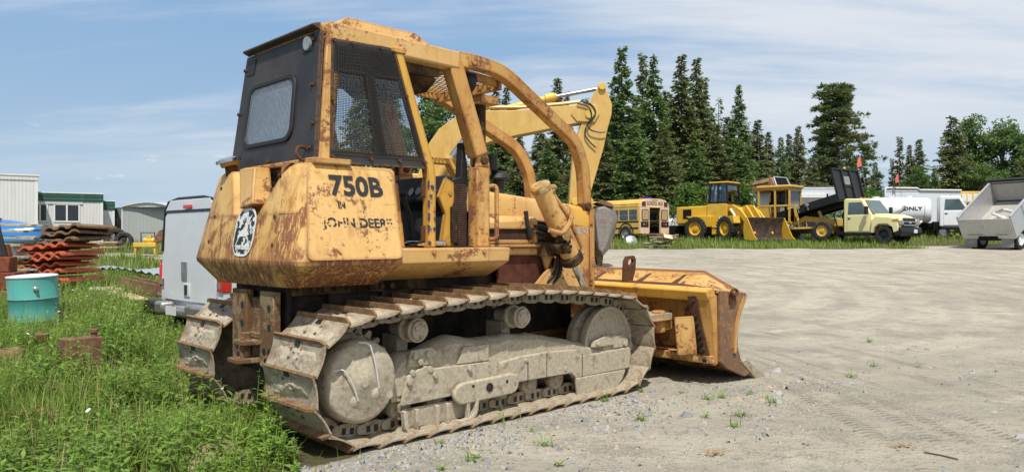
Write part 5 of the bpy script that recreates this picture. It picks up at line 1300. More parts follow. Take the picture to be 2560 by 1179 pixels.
# stack of orange roofing sheets with planks between
paint('orange_sheet', (.47, .085, .038), .4, 0, (.52, .13, .06), .6, .4, .2)
sx0 = gnd(145, 12.6)+Vector((0, 0, .10))
def profile_sheet(w, n, th=.012):
    P = []
    for j in range(2):
        row = []
        for i in range(n*4+1):
            u = i/4; f = u-math.floor(u); z = .042 if .45 < f < .8 else 0; row.append((w*(i/(n*4)-.5), (j-.5)*.9, z))
        P.append(row)
    return MB().sheet(P, th)
random.seed(5); zz_ = .05
for k in range(9):
    top = k >= 6; w = random.uniform(.66, .85) if not top else random.uniform(.62, .8)
    o = profile_sheet(w, 4 if not top else 3, .032).build('roofing_sheet', 'orange_sheet' if not top else 'plank_brown', None)  # top sheets take brown to imitate their shaded undersides
    zz_ += random.uniform(.095, .125); o.location = sx0+Vector((random.uniform(-.05, .12)+(.25 if top else 0), random.uniform(-.04, .04), zz_)); o.rotation_euler = (R(random.uniform(-2, 2)), R(random.uniform(-7, -2)-(3 if top else 0)), R(random.uniform(-14, -4)))
    tag(o, ('orange profiled metal sheet, %s of the leaning pile' % ('lowest', 'second lowest', 'third from the bottom', 'fourth from the bottom', 'fifth from the bottom', 'sixth from the bottom')[k]) if not top else 'profiled sheet coloured dark brown for its shaded underside, %s on the leaning pile' % ('third from the top', 'second from the top', 'topmost')[k-6], 'metal sheet', 'roofing sheets in the pile')
    for j in range(2):
        if k in (0, 4): continue
        L = random.uniform(.7, 1.3); pm = random.choice(['plank_grey', 'plank_tan', 'plank_grey'])
        p = MB().box((0, 0, 0), (L, .12, .038)).build('plank', pm, None, .004)
        p.location = sx0+Vector((-.52-random.uniform(0, .25)+j*.12, -.32+.24*j, zz_+.05+.012*j)); p.rotation_euler = (0, R(random.uniform(-8, 2)), R(random.uniform(-16, 10)))
        tag(p, 'weathered plank sticking out to the left of the orange sheet pile', 'plank', 'planks in the sheet pile')
# planks, channel and sheet on the ground
def slab(px, py, d, size, rot, m, name, label, cat, z=None):
    o = MB().box((0, 0, 0), size).build(name, m, None, .006); p = at(px, py, d); o.location = (p.x, p.y, p.z); o.rotation_euler = tuple(R(a) for a in rot); tag(o, label, cat); return o
slab(300, 735, 11.6, (1.25, .10, .09), (0, 4, -48), 'plank_tan', 'plank', 'tan timber beam lying in the grass in front of the brown channel', 'plank')
slab(318, 738, 11.2, (1.15, .22, .03), (0, 3, -46), 'plank_tan', 'plank', 'wide pale board lying beside the tan timber beam', 'plank')
slab(268, 722, 12.2, (.5, .18, .03), (6, 3, 12), 'white_trim', 'board', 'short whitish board at the far end of the timber beam', 'board')
slab(225, 748, 11.5, (.7, .14, .03), (4, 0, 6), 'plank_tan', 'plank', 'straw coloured board nearly hidden in the grass right of the drum', 'plank')
ch = MB(); pr_ = [(-.13, 0), (-.13, .2), (-.105, .2), (-.105, .025), (.105, .025), (.105, .2), (.13, .2), (.13, 0)]
o = MB().prism(pr_, 'x', -.5, .5).build('steel_channel', 'plank_brown', None, .008); o.location = at(358, 730, 12.3); o.rotation_euler = (R(0), R(6), R(-30)); tag(o, 'long brown steel channel lying on its back beside the pickup', 'channel')
cs_ = MB().sheet([[(x*.055-.9, y*.5-.4, .05+.03*math.sin(x*1.9)+.07*math.sin(y*1.7+x*.13)) for y in range(4)] for x in range(33)], .004)
plain('galv_sheet', (.42, .47, .52), .4, .5, .2, 6, .1)
o = cs_.build('corrugated_sheet', 'galv_sheet', None); o.location = at(345, 676, 15.5)+Vector((0, 0, -.05)); o.rotation_euler.z = R(-14); tag(o, 'bluish corrugated metal sheet lying in the grass left of the pickup', 'metal sheet')

# blue upturned boat
plain('blue_gelcoat', (.005, .17, .52), .18, 0, .2, 2, .03, .8)
bo = empty('boat', gnd(35, 22)+Vector((0, 0, .65)), R(-14), 'glossy blue boat hull lying upside down beside the white trailer', 'boat')
rings = []
for i in range(17):
    t = i/16; x = -2.4+3.4*t; w = .85*(1-max(0, (t-.45)/.55)**2.2)+.01; h_ = .72*(1-.55*max(0, (t-.4)/.6)**2)
    rings.append([(x, w*math.cos(a)*(1 if abs(math.cos(a)) < .95 else 1.03), max(0, math.sin(a))**.7*h_+.22*max(0, t-.5)) for a in np.linspace(0, PI, 17)])
part(bo, MB().loft(rings), 'hull', 'blue_gelcoat', 0, smooth=60)
part(bo, MB().lathe([(0, .0), (.09, 0), (.10, -.03), (0, -.03)], (-.3, -.25, .72), (0, -.2, 1), 16), 'drain_hole', 'dark_interior')
part(bo, MB().bar([(r_[0][0], r_[0][1]+.01, r_[0][2]+.02) for r_ in rings], .05, .06, (0, 0, 1)), 'gunwale', 'black_plastic')
part(bo, MB().bx(-2, -1.8, -.7, .7, -.7, .02), 'trestle', 'plank_grey'); part(bo, MB().bx(.2, .4, -.6, .6, -.7, .02), 'trestle', 'plank_grey')

# site trailers and shed
def window(parent, x0, x1, z0, z1, y, split=True):
    f = MB().bx(x0-.07, x1+.07, y-.03, y, z0-.08, z0).bx(x0-.07, x1+.07, y-.03, y, z1, z1+.06).bx(x0-.07, x0, y-.03, y, z0, z1).bx(x1, x1+.07, y-.03, y, z0, z1).bx(x0-.2, x1+.2, y-.05, y, z1+.06, z1+.12)
    if split: f.bx((x0+x1)/2-.04, (x0+x1)/2+.04, y-.03, y, z0, z1)
    w_ = f.build('window', 'white_trim', parent); MB().bx(x0, x1, y-.012, y-.004, z0, z1).build('pane', 'dark_glass', w_)
def trailer(px0, px1, d, ztop, label, fascia=None, wins=(), depth=3.2, name='site_trailer', mat_='siding_white', extra=None, rot=33):
    b = at(px1, 595, d); zb = gz(b.x, d); rz = R(rot); t = empty(name, (b.x, d, zb), rz, label, 'trailer'); H = ztop-zb
    def ux(px): t0 = (px-CX_)/F_; return -(b.x-t0*d)/(math.cos(rz)-t0*math.sin(rz))
    w = -ux(px0); wins = [(ux(a_), ux(b_), c_, e_) for a_, b_, c_, e_ in wins]
    part(t, MB().bx(-w, 0, 0, depth, .1, H-(fascia or .25)), 'wall', mat_)
    part(t, MB().bx(-w-.03, .03, -.04, depth, H-(fascia or .25), H-.06), 'fascia', 'siding_green' if fascia else mat_)
    part(t, MB().bx(-w-.06, .06, -.07, depth+.05, H-.06, H), 'roof', 'white_trim'); part(t, MB().bx(-w, 0, -.012, .0, .0, .1), 'skirt', 'white_trim')
    part(t, MB().bx(-.10, .012, -.014, .0, .1, H-(fascia or .25)), 'corner_trim', 'white_trim')
    for x0, x1, z0, z1 in wins: window(t, x0, x1, z0, z1, 0)
    if extra: extra(t, w, H)
    return t
d1 = 35; zt = 1.45+(595-437)/1900*d1
trailer(-60, 94, d1, zt, 'tall white ribbed site trailer at the left edge of the photo', None, (), 4)
d2 = 40; zt = 1.45+(595-483)/1900*d2; zg = gz(at(180, 595, d2).x, d2)
def wz(py): return 1.45+(595-py)/1900*d2-zg
def wx(px): return (px-257)/1900*d2
trailer(60, 257, d2, zt, 'white site trailer with a green roof band and two dark windows', .46, ((138, 196, wz(552), wz(514)), (84, 116, wz(552), wz(514))), 3.4, rot=30)
d3 = 41.5; trailer(257, 286, d3, 1.45+(595-501)/1900*d3, 'low end section with a green roof band, right of the windowed trailer', .52, (), 3.0, rot=29)
sh_d = 42; p0, p1, p2 = at(286, 595, sh_d+1.6), at(306, 595, sh_d), at(428, 595, sh_d+.5); zb = gz(p1.x, sh_d); shd = empty('metal_shed', (p1.x, p1.y, zb), 0, 'grey green ribbed metal shed with a pale curved roof, left of the pickup', 'shed')
def L_(p): return (p.x-p1.x, p.y-p1.y)
H1 = 1.45+(595-517)/1900*sh_d-zb
poly = [L_(p0), (0, 0), L_(p2), (L_(p2)[0], 4), (L_(p0)[0], 4.4)]
part(shd, MB().prism(poly, 'z', 0, H1), 'wall', 'siding_grey')
rg = [[(x*2.75, -.12, H1+.02+.26*math.sin(PI*min(1, (x+.02)/1.05)))for x in np.linspace(-.02, 1, 12)], [(x*2.75, 4, H1+.02+.26*math.sin(PI*min(1, (x+.02)/1.05))) for x in np.linspace(-.02, 1, 12)]]
part(shd, MB().sheet(rg, .05), 'roof', 'grey_roof'); part(shd, MB().prism([(0, H1), (2.7, H1), (2.3, H1+.18), (1.4, H1+.26), (.6, H1+.2)], 'y', -.02, .05), 'gable', 'grey_roof')
wm = MB().box(((L_(p0)[0])*.62-.02, L_(p0)[1]*.62-.02, H1-.95), (.25, .03, .75), (0, 0, math.atan2(L_(p0)[1], L_(p0)[0]))); o = wm.build('window', 'white_trim', shd)
MB().box(((L_(p0)[0])*.62-.035, L_(p0)[1]*.62-.035, H1-.95), (.13, .03, .6), (0, 0, math.atan2(L_(p0)[1], L_(p0)[0]))).build('pane', 'dark_glass', o)
part(shd, MB().bx(-.03, .03, -.04, .0, 0, H1), 'corner_trim', 'white_trim')
for px, d, lab, r in ((288, 37.5, 'black truck tyre leaning by the corner of the grey shed', .52), (310, 36.5, 'black truck tyre lying right of the leaning tyre, in front of the shed', .42)):
    b = gnd(px, d); o = MB().lathe([(r*.55, -.14), (r*.8, -.17), (r, -.1), (r, .1), (r*.8, .17), (r*.55, .14), (r*.55, -.14)], (0, 0, 0), (.25, -1, .3), 30, 0, False).build('loose_tyre', 'tyre', None); o.location = b+Vector((0, 0, r*.85)); tag(o, lab, 'tyre')
# pile of rusty plates, yellow attachment, road strip
for k in range(5):
    o = MB().box((0, 0, 0), (1.0+.2*(k % 3), .8, .07)).build('steel_plate', 'rust_brown' if k % 2 else 'plank_tan', None, .006); o.location = at(262+4*(k % 2), 630-6.2*k, 33); o.rotation_euler.z = R(-6+5*k)
    tag(o, 'rusty steel plate in the low pile behind the orange sheets, %s' % ('lowest', 'second from below', 'middle one', 'second from the top', 'topmost')[k], 'steel plate', 'rusty plates in the pile')
paint('old_yellow', (.58, .40, .05), .3, 0, (.62, .44, .07), .5, .3, .2)
ya = empty('yellow_attachment', at(368, 634, 30), R(8), 'yellow machine attachment on legs in front of the grey shed', 'attachment', None, .85)
part(ya, MB().bx(-.55, .45, -.25, .25, .32, .52).bx(-.5, -.42, -.2, .2, -.2, .32).bx(.34, .42, -.2, .2, -.2, .32), 'deck', 'old_yellow', .02)
part(ya, MB().cyl((-.15, 0, .62), (.35, 0, .62), .12, 14).bx(0, .2, -.1, .1, .52, .85), 'motor', 'old_yellow', .01)
part(ya, MB().tube([(-.3, .1, .5), (-.3, .1, .98), (.3, .1, .98), (.3, .1, .5)], .03, 6), 'guard_bar', 'black_plastic')
part(ya, MB().prism([(.38, .5), (.75, .6), (.75, 1.15), (.55, 1.05), (.4, .8)], 'y', -.2, .2), 'hood', 'rust_brown', .03)

# white pickup with a bed cap, seen from behind
PK = empty('pickup_truck', (-4.46, 10.55, gz(-4.3, 10.4)-.04), R(47), 'white pickup truck with a bed cap, parked behind the bulldozer', 'pickup truck')
plain('pickup_white', (.60, .62, .64), .3, 0, .06, 1.5, .03, .6, (.45, .44, .40), .3)
hw = .96
def prr(x, z0, z1, tw, r=.10):
    out = []
    for sy in (-1, 1):
        pts = [(hw, z0), (hw+.01, lerp(z0, z1, .35)), (lerp(hw, tw, .8), z1-r*1.4), (tw-.03, z1-r*.4), (tw-r, z1)]
        pts = [(x, sy*y, z) for y, z in pts]; out += pts if sy < 0 else pts[::-1]
    return out
part(PK, MB().loft([prr(0, .50, 1.28, hw-.03, .02), prr(2.3, .50, 1.28, hw-.03, .02)]), 'bed', 'pickup_white', .012)
part(PK, MB().loft([prr(.02, 1.285, 1.99, hw-.16), prr(.5, 1.285, 2.03, hw-.16), prr(2.25, 1.285, 2.03, hw-.14)]), 'bed_cap', 'pickup_white', .02)
part(PK, MB().loft([prr(2.3, .5, 1.86, hw-.16), prr(3.6, .5, 1.90, hw-.18), prr(4.2, .5, 1.2, hw-.05)]), 'cab', 'pickup_white', .03)
part(PK, MB().loft([prr(4.2, .5, 1.15, hw-.05), prr(5.3, .5, 1.02, hw-.1)]), 'engine_hood', 'pickup_white', .03)
part(PK, MB().bx(2.5, 3.5, -hw-.005, hw+.005, 1.3, 1.7), 'side_glass', 'vehicle_glass')
cd = part(PK, MB().prism([(-.80, .60), (.80, .60), (.82, 1.2), (.76, 1.80), (.68, 1.86), (-.68, 1.86), (-.76, 1.80), (-.82, 1.2)], 'x', -.035, 0), 'tailgate', 'pickup_white', .018)
part(PK, MB().prism([(-.80, 1.87), (.80, 1.87), (.62, 2.03), (-.62, 2.03)], 'x', -.02, .02), 'cap_brow', 'pickup_white', .01)
MB().bx(-.044, -.03, -.79, .79, 1.855, 1.885).build('window_edge', 'black_plastic', cd)
part(PK, MB().tube([(-.0, s_*1.0, z_) for s_, z_ in ((-.93, 1.3), (-.82, 1.9), (-.7, 2.01), (-.4, 2.05), (.4, 2.05), (.7, 2.01), (.82, 1.9), (.93, 1.3))], .02, 6), 'cap_trim', 'black_plastic')
MB().bx(-.06, -.03, -.11, .11, 1.90, 1.95).build('brake_light', 'red_light', PK, .006)
MB().bx(-.048, -.03, .03, .20, .90, 1.16).build('patch_plate', 'steel', cd, .004)
hn = MB().bx(-.05, -.03, -.06, .12, .68, .86).build('latch_recess', 'pickup_white', cd, .006); MB().bx(-.06, -.045, .0, .08, .70, .84).build('latch', 'black_plastic', hn, .004)
for s_ in (-1, 1):
    tl = MB().bx(-.03, .10, s_*(.84 if s_ < 0 else .95), s_*.985, .78, 1.12).build('tail_light', 'red_light', PK, .012); MB().bx(-.035, .0, s_*.845, s_*.95, .82, .90).build('reverse_lamp', 'steel', tl)
bp_ = part(PK, MB().bx(-.26, -.06, -.95, -.35, .42, .60).bx(-.26, -.06, .35, .95, .42, .60).bx(-.18, -.02, -.36, .36, .40, .52), 'bumper', 'steel', .04)
MB().bx(-.262, -.255, -.12, .2, .44, .56).build('number_plate', 'white_trim', bp_)
part(PK, MB().bx(-.27, -.05, .55, .99, .40, .605), 'bumper_cover', 'black_plastic', .05)
part(PK, MB().bx(.1, 5.2, -.8, .8, .25, .5), 'chassis', 'dark_interior')
for x in (1.2, 4.6):
    for s_ in (-1, 1): wheel(PK, (x, s_*.82, .37), .37, .26, (0, -s_, 0), 'steel')
# ---------------------------------------------------------------- excavator behind the bulldozer
plain('rod_steel', (.30, .33, .37), .3, .9, .2, 8, .05)
paint('exc_yellow', (.55, .34, .085), .18, 0, (.60, .39, .12), .45, .3, .1)
paint('exc_bright', (.66, .42, .06), .05, 0, (.68, .45, .09), .45, .1, .05)
plain('bucket_steel', (.30, .275, .245), .6, .5, .4, 3, .3, .4, (.16, .08, .045), .6)
EXD = 25.0
g = gnd(1010, 27.2); EX = empty('excavator', (at(1040, 595, EXD).x, EXD, gz(-3, EXD)), 0, 'yellow tracked excavator with its long boom reaching right behind the bulldozer', 'excavator')
E0 = EX.location.copy()
def ex(px, py, d=0): p = at(px, py, EXD); return (p.x-E0.x, p.z-E0.z)
def explate(pts, y0, y1): return MB().prism([ex(*p) for p in pts], 'y', y0, y1)
def e3(px, py, y=0): u = ex(px, py); return Vector((u[0], y, u[1]))
bm_o = [(1028, 520), (1050, 430), (1074, 362), (1100, 325), (1140, 297), (1200, 280), (1280, 280), (1440, 266), (1478, 270), (1490, 288), (1484, 308), (1432, 313), (1381, 324), (1286, 343), (1225, 358), (1170, 378), (1140, 412), (1115, 455), (1090, 530)]
part(EX, explate(bm_o, -.32, .32), 'boom', 'exc_yellow', .02)
part(EX, explate([(1440, 262), (1484, 266), (1496, 288), (1484, 310), (1440, 308), (1425, 290)], -.36, .36), 'boom_nose', 'exc_yellow', .02)
st = [(1496, 213), (1508, 213), (1527, 265), (1526, 290), (1515, 330), (1507, 370), (1488, 436), (1466, 512), (1420, 512), (1424, 460), (1432, 375), (1445, 330), (1470, 262)]
part(EX, explate(st, -.30, .30), 'stick', 'exc_yellow', .02)
part(EX, explate([(1440, 380), (1452, 380), (1440, 500), (1426, 500)], -.22, .22), 'stick_link', 'exc_bright', .01)
q = MB().cyl(e3(1268, 272), e3(1392, 241), .115, 18).lathe([(.12, 0), (.15, .02), (.15, .32), (.1, .36)], e3(1362, 248), e3(1392, 241)-e3(1362, 248), 18).cyl(e3(1258, 275, -.2), e3(1258, 275, .2), .13, 14)
cy = part(EX, q, 'stick_cylinder', 'exc_bright', .01); MB().cyl(e3(1390, 242), e3(1500, 221), .065, 14).build('piston_rod', 'rod_steel', cy)
for y in (-.42, .42):
    q = MB().cyl(e3(1082, 470, y), e3(1130, 395, y), .16, 16); c_ = part(EX, q, 'boom_cylinder', 'exc_yellow', .01); MB().cyl(e3(1128, 398, y), e3(1172, 340, y), .09, 12).build('piston_rod', 'chrome', c_)
q = MB()
for dy, o_ in ((-.25, 0), (-.18, 3), (.2, 5)): q.tube([e3(1140, 290-o_, dy), e3(1200, 272-o_, dy), e3(1300, 272-o_, dy), e3(1400, 264-o_, dy), e3(1450, 258-o_, dy)], .04, 6)
q.each('steel_pipe', 'exc_yellow', EX)
q = MB()
for y, pts in ((-.38, [(1448, 258), (1475, 264), (1488, 285), (1478, 305), (1462, 320), (1458, 340), (1470, 358), (1486, 372)]), (-.42, [(1440, 264), (1470, 272), (1478, 295), (1464, 316), (1472, 330), (1495, 336), (1510, 334)])):
    q.tube(rpath([e3(a, b, y) for a, b in pts], .3), .024, 6)
q.each('hydraulic_hose', 'black_plastic', EX)
q = MB()
for px, py, r in ((1471, 290, .14), (1502, 221, .12), (1470, 505, .14), (1436, 505, .12), (1170, 342, .12)): q.cyl(e3(px, py, -.40), e3(px, py, .40), r, 16)
q.each('pivot_pin', 'exc_bright', EX, .01)
bk = [(1478, 530), (1488, 515), (1510, 510), (1530, 520), (1540, 545), (1532, 585), (1516, 625), (1502, 640), (1490, 628), (1484, 580)]
bkr = []
for y, k in ((-.78, .70), (-.70, .76), (-.45, 1.0), (.75, 1.0)): bkr.append([e3(1488+(px-1488)*k, 572+(py-572)*(.5+.5*k), y) for px, py in bk])
part(EX, MB().loft(bkr), 'bucket', 'bucket_steel', .02)
part(EX, explate([(1475, 600), (1495, 615), (1508, 620), (1503, 664), (1492, 662), (1488, 640), (1474, 660), (1470, 640)], -.3, .3), 'bucket_link', 'rust_brown', .02)
part(EX, explate([(1484, 508), (1500, 502), (1522, 510), (1528, 520), (1510, 516)], -.7, .7), 'bucket_soil', 'rust_brown')
# house, cab and tracks (mostly hidden)
part(EX, MB().bx(-3.6, .6, -1.4, 1.4, 1.3, 2.5), 'upper_body', 'exc_yellow', .05)
cb = part(EX, MB().prism([(-.6, 1.3), (.9, 1.3), (.95, 2.0), (.6, 3.1), (-.6, 3.1)], 'y', .35, 1.35), 'cab', 'exc_yellow', .05); MB().prism([(-.4, 2.1), (.75, 2.1), (.48, 2.95), (-.4, 2.95)], 'y', .33, 1.37).build('side_glass', 'dark_glass', cb)
part(EX, MB().bx(-3.7, -2.6, -1.3, 1.3, 1.3, 2.7), 'counterweight', 'exc_yellow', .12)
for y in (-1.5, .9):
    q = MB().prism([(-2.6, 0.1), (-2.9, .5), (-2.6, .95), (1.7, .95), (2.0, .5), (1.7, .1)], 'y', y, y+.6); part(EX, q, 'crawler_track', 'dark_interior', .05)
# ---------------------------------------------------------------- right side: the row of machines and trucks
paint('bus_yellow', (.66, .40, .06), .12, 0, (.70, .46, .12), .5, .3, .1); paint('bus_cream', (.66, .47, .30), .12, 0, (.70, .52, .36), .55, .3, .1)
paint('loader_yellow', (.60, .36, .02), .10, 0, (.64, .40, .04), .45, .15, .1); paint('grader_yellow', (.55, .34, .05), .2, 0, (.60, .39, .09), .5, .3, .1)
plain('truck_cream', (.78, .71, .37), .3, 0, .05, 1.5, .02, .6, (.6, .5, .25), .2); plain('bed_black', (.012, .013, .014), .45, 0, .3, 4, .05, .4)
plain('tank_white', (.74, .76, .78), .3, 0, .06, 1.2, .03, .6, (.5, .48, .42), .25); plain('aluminium', (.50, .51, .51), .42, .55, .15, 2.5, .05, .5, (.3, .28, .24), .35)
plain('alu_inside', (.48, .46, .42), .6, .3, .2, 3, .1, .4, (.30, .25, .18), .5); plain('hose_white', (.62, .60, .55), .6, 0, .1, 6, .1); plain('orange_flag', (.70, .16, .10), .7, 0, .15, 5, 0)
plain('wood_panel', (.22, .21, .20), .9, 0, .35, 5, .3, .2, (.06, .055, .05), .6); plain('panel_tan', (.42, .30, .14), .7, 0, .2, 6, .1); plain('mirror_chrome', (.7, .7, .7), .15, 1, .1, 5, 0); plain('grey_hood', (.22, .225, .2), .5, 0, .25, 4, .1)
plain('car_copper', (.28, .10, .045), .4, 0, .3, 3, .05, .6, (.45, .30, .12), .5); plain('car_tan', (.52, .38, .20), .5, 0, .25, 3, .1); plain('blue_lamp', (.02, .03, .3), .3, 0, .1, 9, 0)
plain('lamp_red', (.22, .015, .012), .3, 0, .2, 20, 0, .6)
decalmat('sign_black', (.02, .02, .02), 0, 10)
def rrp(x0, x1, z0, z1, r, n=4):
    out = []
    for cx, cz, a0 in ((x1-r, z1-r, 0), (x0+r, z1-r, 90), (x0+r, z0+r, 180), (x1-r, z0+r, 270)):
        for k in range(n): a = R(a0+90*k/(n-1)); out.append((cx+r*math.cos(a), cz+r*math.sin(a)))
    return out
# --- short school bus, rear towards the yard (x forward, rear face at x=0)
bp = gnd(1637, 42.5); BUS = empty('school_bus', bp, R(125), 'short yellow school bus with its rear door open, parked at the foot of the spruces', 'bus')
hw = 1.14; B0, B1, BT = .45, 1.75, 2.40
def busring(x, e=0): return [(x, -hw+e, B0), (x, -hw+e, 1.95), (x, -hw*.93, 2.18), (x, -hw*.72, 2.34), (x, -hw*.36, BT), (x, hw*.36, BT), (x, hw*.72, 2.34), (x, hw*.93, 2.18), (x, hw-e, 1.95), (x, hw-e, B0)]
part(BUS, MB().loft([[(x, y, z) for x, y, z in busring(.1) if z > 1.9], [(x, y, z) for x, y, z in busring(6.2) if z > 1.9]]), 'roof', 'bus_yellow', 0)
sdm = MB()
for s in (-1, 1): sdm.bx(.1, 6.2, s*hw-.02, s*hw+.02, B0, 1.20).bx(.1, 6.2, s*hw-.02, s*hw+.02, 1.78, 1.95)
for s in (-1, 1):
    for k in range(8): sdm.bx(.1+k*.78-.02*(k > 0), .16+k*.78+(.06 if k == 0 else 0), s*hw-.02, s*hw+.02, 1.20, 1.78)
part(BUS, sdm, 'side_wall', 'bus_yellow'); 
for s in (-1, 1):
    part(BUS, MB().bx(.1, 6.2, s*(hw+.021), s*(hw+.035), 1.08, 1.16), 'side_stripe', 'bed_black'); part(BUS, MB().bx(.1, 6.2, s*(hw+.021), s*(hw+.035), .72, .80), 'side_stripe', 'bed_black')
    part(BUS, MB().bx(.1, 6.2, s*(hw+.021), s*(hw+.06), 2.06, 2.10), 'drip_rail', 'bed_black')
    for k in range(7):
        pn = part(BUS, MB().bx(.18+k*.78, .86+k*.78, s*hw-.006, s*hw+.006, 1.22, 1.77), 'window', 'clear_glass'); MB().bx(.17+k*.78, .87+k*.78, s*hw-.014, s*hw+.014, 1.46, 1.49).build('sash_bar', 'steel', pn)
# rear wall with a doorway
rear = [(y, z) for _, y, z in busring(0)]
mbr = MB(); dw = (-.42, .42, .50, 1.88)
mbr.prism([(-hw, B0), (-.44, B0), (-.44, 1.90), (-hw, 1.90)], 'x', 0, .1).prism([(.44, B0), (hw, B0), (hw, 1.90), (.44, 1.90)], 'x', 0, .1)
mbr.prism([(-hw, 1.902), (hw, 1.902), (hw, 1.95), (hw*.93, 2.18), (hw*.72, 2.34), (hw*.36, BT), (-hw*.36, BT), (-hw*.72, 2.34), (-hw*.93, 2.18), (-hw, 1.95)], 'x', 0, .1)
rwall = part(BUS, mbr, 'rear_wall', 'bus_cream', .012)
for s in (-1, 1):
    ws = part(BUS, MB().prism(rrp(s*.76-.26, s*.76+.26, 1.18, 1.80, .08), 'x', -.02, 0), 'window_seal', 'bed_black'); MB().prism(rrp(s*.76-.22, s*.76+.22, 1.22, 1.76, .07), 'x', -.026, -.018).build('pane', 'panel_tan', ws)
    lp = part(BUS, MB().bx(-.02, .0, s*.50, s*1.08, .82, 1.12), 'lamp_panel', 'bed_black'); MB().cyl((-.03, s*.86, .97), (-.018, s*.86, .97), .07, 14).build('tail_lamp', 'steel', lp); MB().cyl((-.03, s*.68, .97), (-.018, s*.68, .97), .08, 14).build('stop_lamp', 'lamp_red', lp)
    wl = part(BUS, MB().bx(-.03, 0, s*.86-.13, s*.86+.13, 1.99, 2.22), 'warning_lamp', 'bed_black'); MB().cyl((-.04, s*.86, 2.10), (-.028, s*.86, 2.10), .09, 16).build('lens', 'lamp_red', wl)
for y in (-.16, 0, .16): part(BUS, MB().cyl((-.02, y, 2.33), (.01, y, 2.33), .04, 10), 'marker_lamp', 'red_light')
part(BUS, MB().bx(-.03, .01, -.44, .44, 1.90, 1.95).bx(-.02, .01, -.47, -.43, .5, 1.9).bx(-.02, .01, .43, .47, .5, 1.9), 'door_frame', 'bus_cream', .006)
part(BUS, MB().bx(.3, 6.0, -1.0, 1.0, .44, .52).bx(6.0, 6.1, -1.1, 1.1, .5, 2.2).bx(2.0, 2.1, -1.1, .2, .5, 1.5), 'interior', 'dark_interior')
text('SCHOOL BUS', .29, 'sign_black', frame((-.006, 0, 2.12), (0, -1, 0), (0, 0, 1)), BUS, 'lettering', .004, .70)
part(BUS, MB().bx(-.16, -.03, -1.05, 1.05, .36, .46), 'bumper', 'rust_brown', .02)
for x in (1.1, 5.0):
    for s in (-1, 1):
        wheel(BUS, (x, s*(hw-.04), .42), .48, .30, (0, -s, 0), 'steel'); part(BUS, MB().lathe([(.54, -.03), (.62, -.03), (.62, .03), (.54, .03)], (x, s*hw, .45), (0, 1, 0), 24, 0, False), 'wheel_arch', 'bed_black')
o = MB().lathe([(.20, 0), (.28, .02), (.30, .08), (.12, .14), (0, .14)], (0, 0, 0), (.2, -1, .5), 24).build('hub_cap', 'steel'); o.location = gnd(1578, 40.5)+Vector((0, 0, .18)); tag(o, 'pale round wheel cover lying in the grass below the bus', 'wheel cover')
# light bar on an old vehicle roof behind the bus
vp = gnd(1615, 47); vr = empty('police_car', vp, R(200), 'old vehicle roof with a red and blue light bar, just above the school bus roof', 'car')
part(vr, MB().prism([(-1.9, .5), (1.9, .5), (1.6, 1.5), (.9, 2.4), (-.9, 2.4), (-1.5, 1.5)], 'y', -.85, .85), 'body', 'grey_hood', .06); part(vr, MB().bx(-1.2, 1.2, -.86, .86, 1.7, 2.2), 'side_glass', 'vehicle_glass'); part(vr, MB().bx(-.25, .25, -.7, .7, 2.42, 2.52), 'light_bar', 'bed_black', .02); part(vr, MB().bx(-.24, .24, -.5, -.25, 2.5, 2.62), 'red_lamp', 'red_light', .02); part(vr, MB().bx(-.24, .24, .1, .3, 2.5, 2.62), 'blue_lamp', 'blue_lamp', .02)
vr.location.z = 1.45+(595-489)/1900*47-2.72
# white wrecked car between bus and loader
wc = empty('wrecked_car', gnd(1693, 47), R(-10), 'white crumpled car between the school bus and the loader', 'car')
part(wc, MB().loft([[(-1.2, -.8, .5), (1.4, -.8, .5), (1.4, .8, .5), (-1.2, .8, .5)], [(-1.2, -.85, .85), (1.5, -.8, .8), (1.5, .8, .8), (-1.2, .85, .85)], [(-1.1, -.7, 1.0), (1.1, -.6, .98), (1.1, .6, .98), (-1.1, .7, 1.0)]]), 'body', 'white_paint', .05)
part(wc, MB().loft([[(-.9, -.7, 1.0), (.7, -.65, 1.0), (.7, .65, 1.0), (-.9, .7, 1.0)], [(-.7, -.55, 1.3), (.3, -.5, 1.3), (.3, .5, 1.3), (-.7, .55, 1.3)]]), 'glasshouse', 'vehicle_glass', .03)
part(wc, MB().bx(-1.25, 1.4, -.82, .82, .1, .5), 'underbody', 'dark_interior')
wc.location.z += .25

# --- front end loader: x forward
lp_ = gnd(1812, 44); LO = empty('wheel_loader', lp_, R(-42), 'yellow wheel loader with a black framed cab and its bucket on the ground', 'loader')
for x, y in ((-1.25, 1.02), (-1.25, -1.02), (1.25, 1.02), (1.25, -1.02)):
    MA = Matrix.Translation((.45, 0, 0)) @ Matrix.Rotation(R(-24), 4, 'Z') @ Matrix.Translation((-.45, 0, 0)) if x > 0 else Matrix.Identity(4)
    wheel(LO, MA @ Vector((x, y, .66)), .68, .52, MA.to_3x3() @ Vector((0, 1 if y < 0 else -1, 0)), 'loader_yellow', True, .56)
part(LO, MB().prism([(-2.75, .95), (-.2, .95), (-.2, 2.0), (-2.75, 1.95)], 'y', -.72, .72), 'engine_hood', 'loader_yellow', .06)
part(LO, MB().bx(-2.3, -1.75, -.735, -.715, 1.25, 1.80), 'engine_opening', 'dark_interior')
part(LO, MB().prism([(-1.9, 1.38), (-.3, 1.38), (-.3, .75), (-.9, .75), (-1.1, 1.15), (-1.7, 1.25)], 'y', -1.15, 1.15), 'rear_fender', 'loader_yellow', .03)
part(LO, MB().bx(-.7, .55, -.82, .82, 1.0, 2.08), 'cab_base', 'loader_yellow', .03)
part(LO, MB().bx(-.55, -.1, -.83, -.81, 1.55, 1.95), 'side_panel', 'grader_yellow'); part(LO, MB().bx(.05, .33, -.835, -.815, 1.12, 1.35), 'notice_plate', 'white_trim')
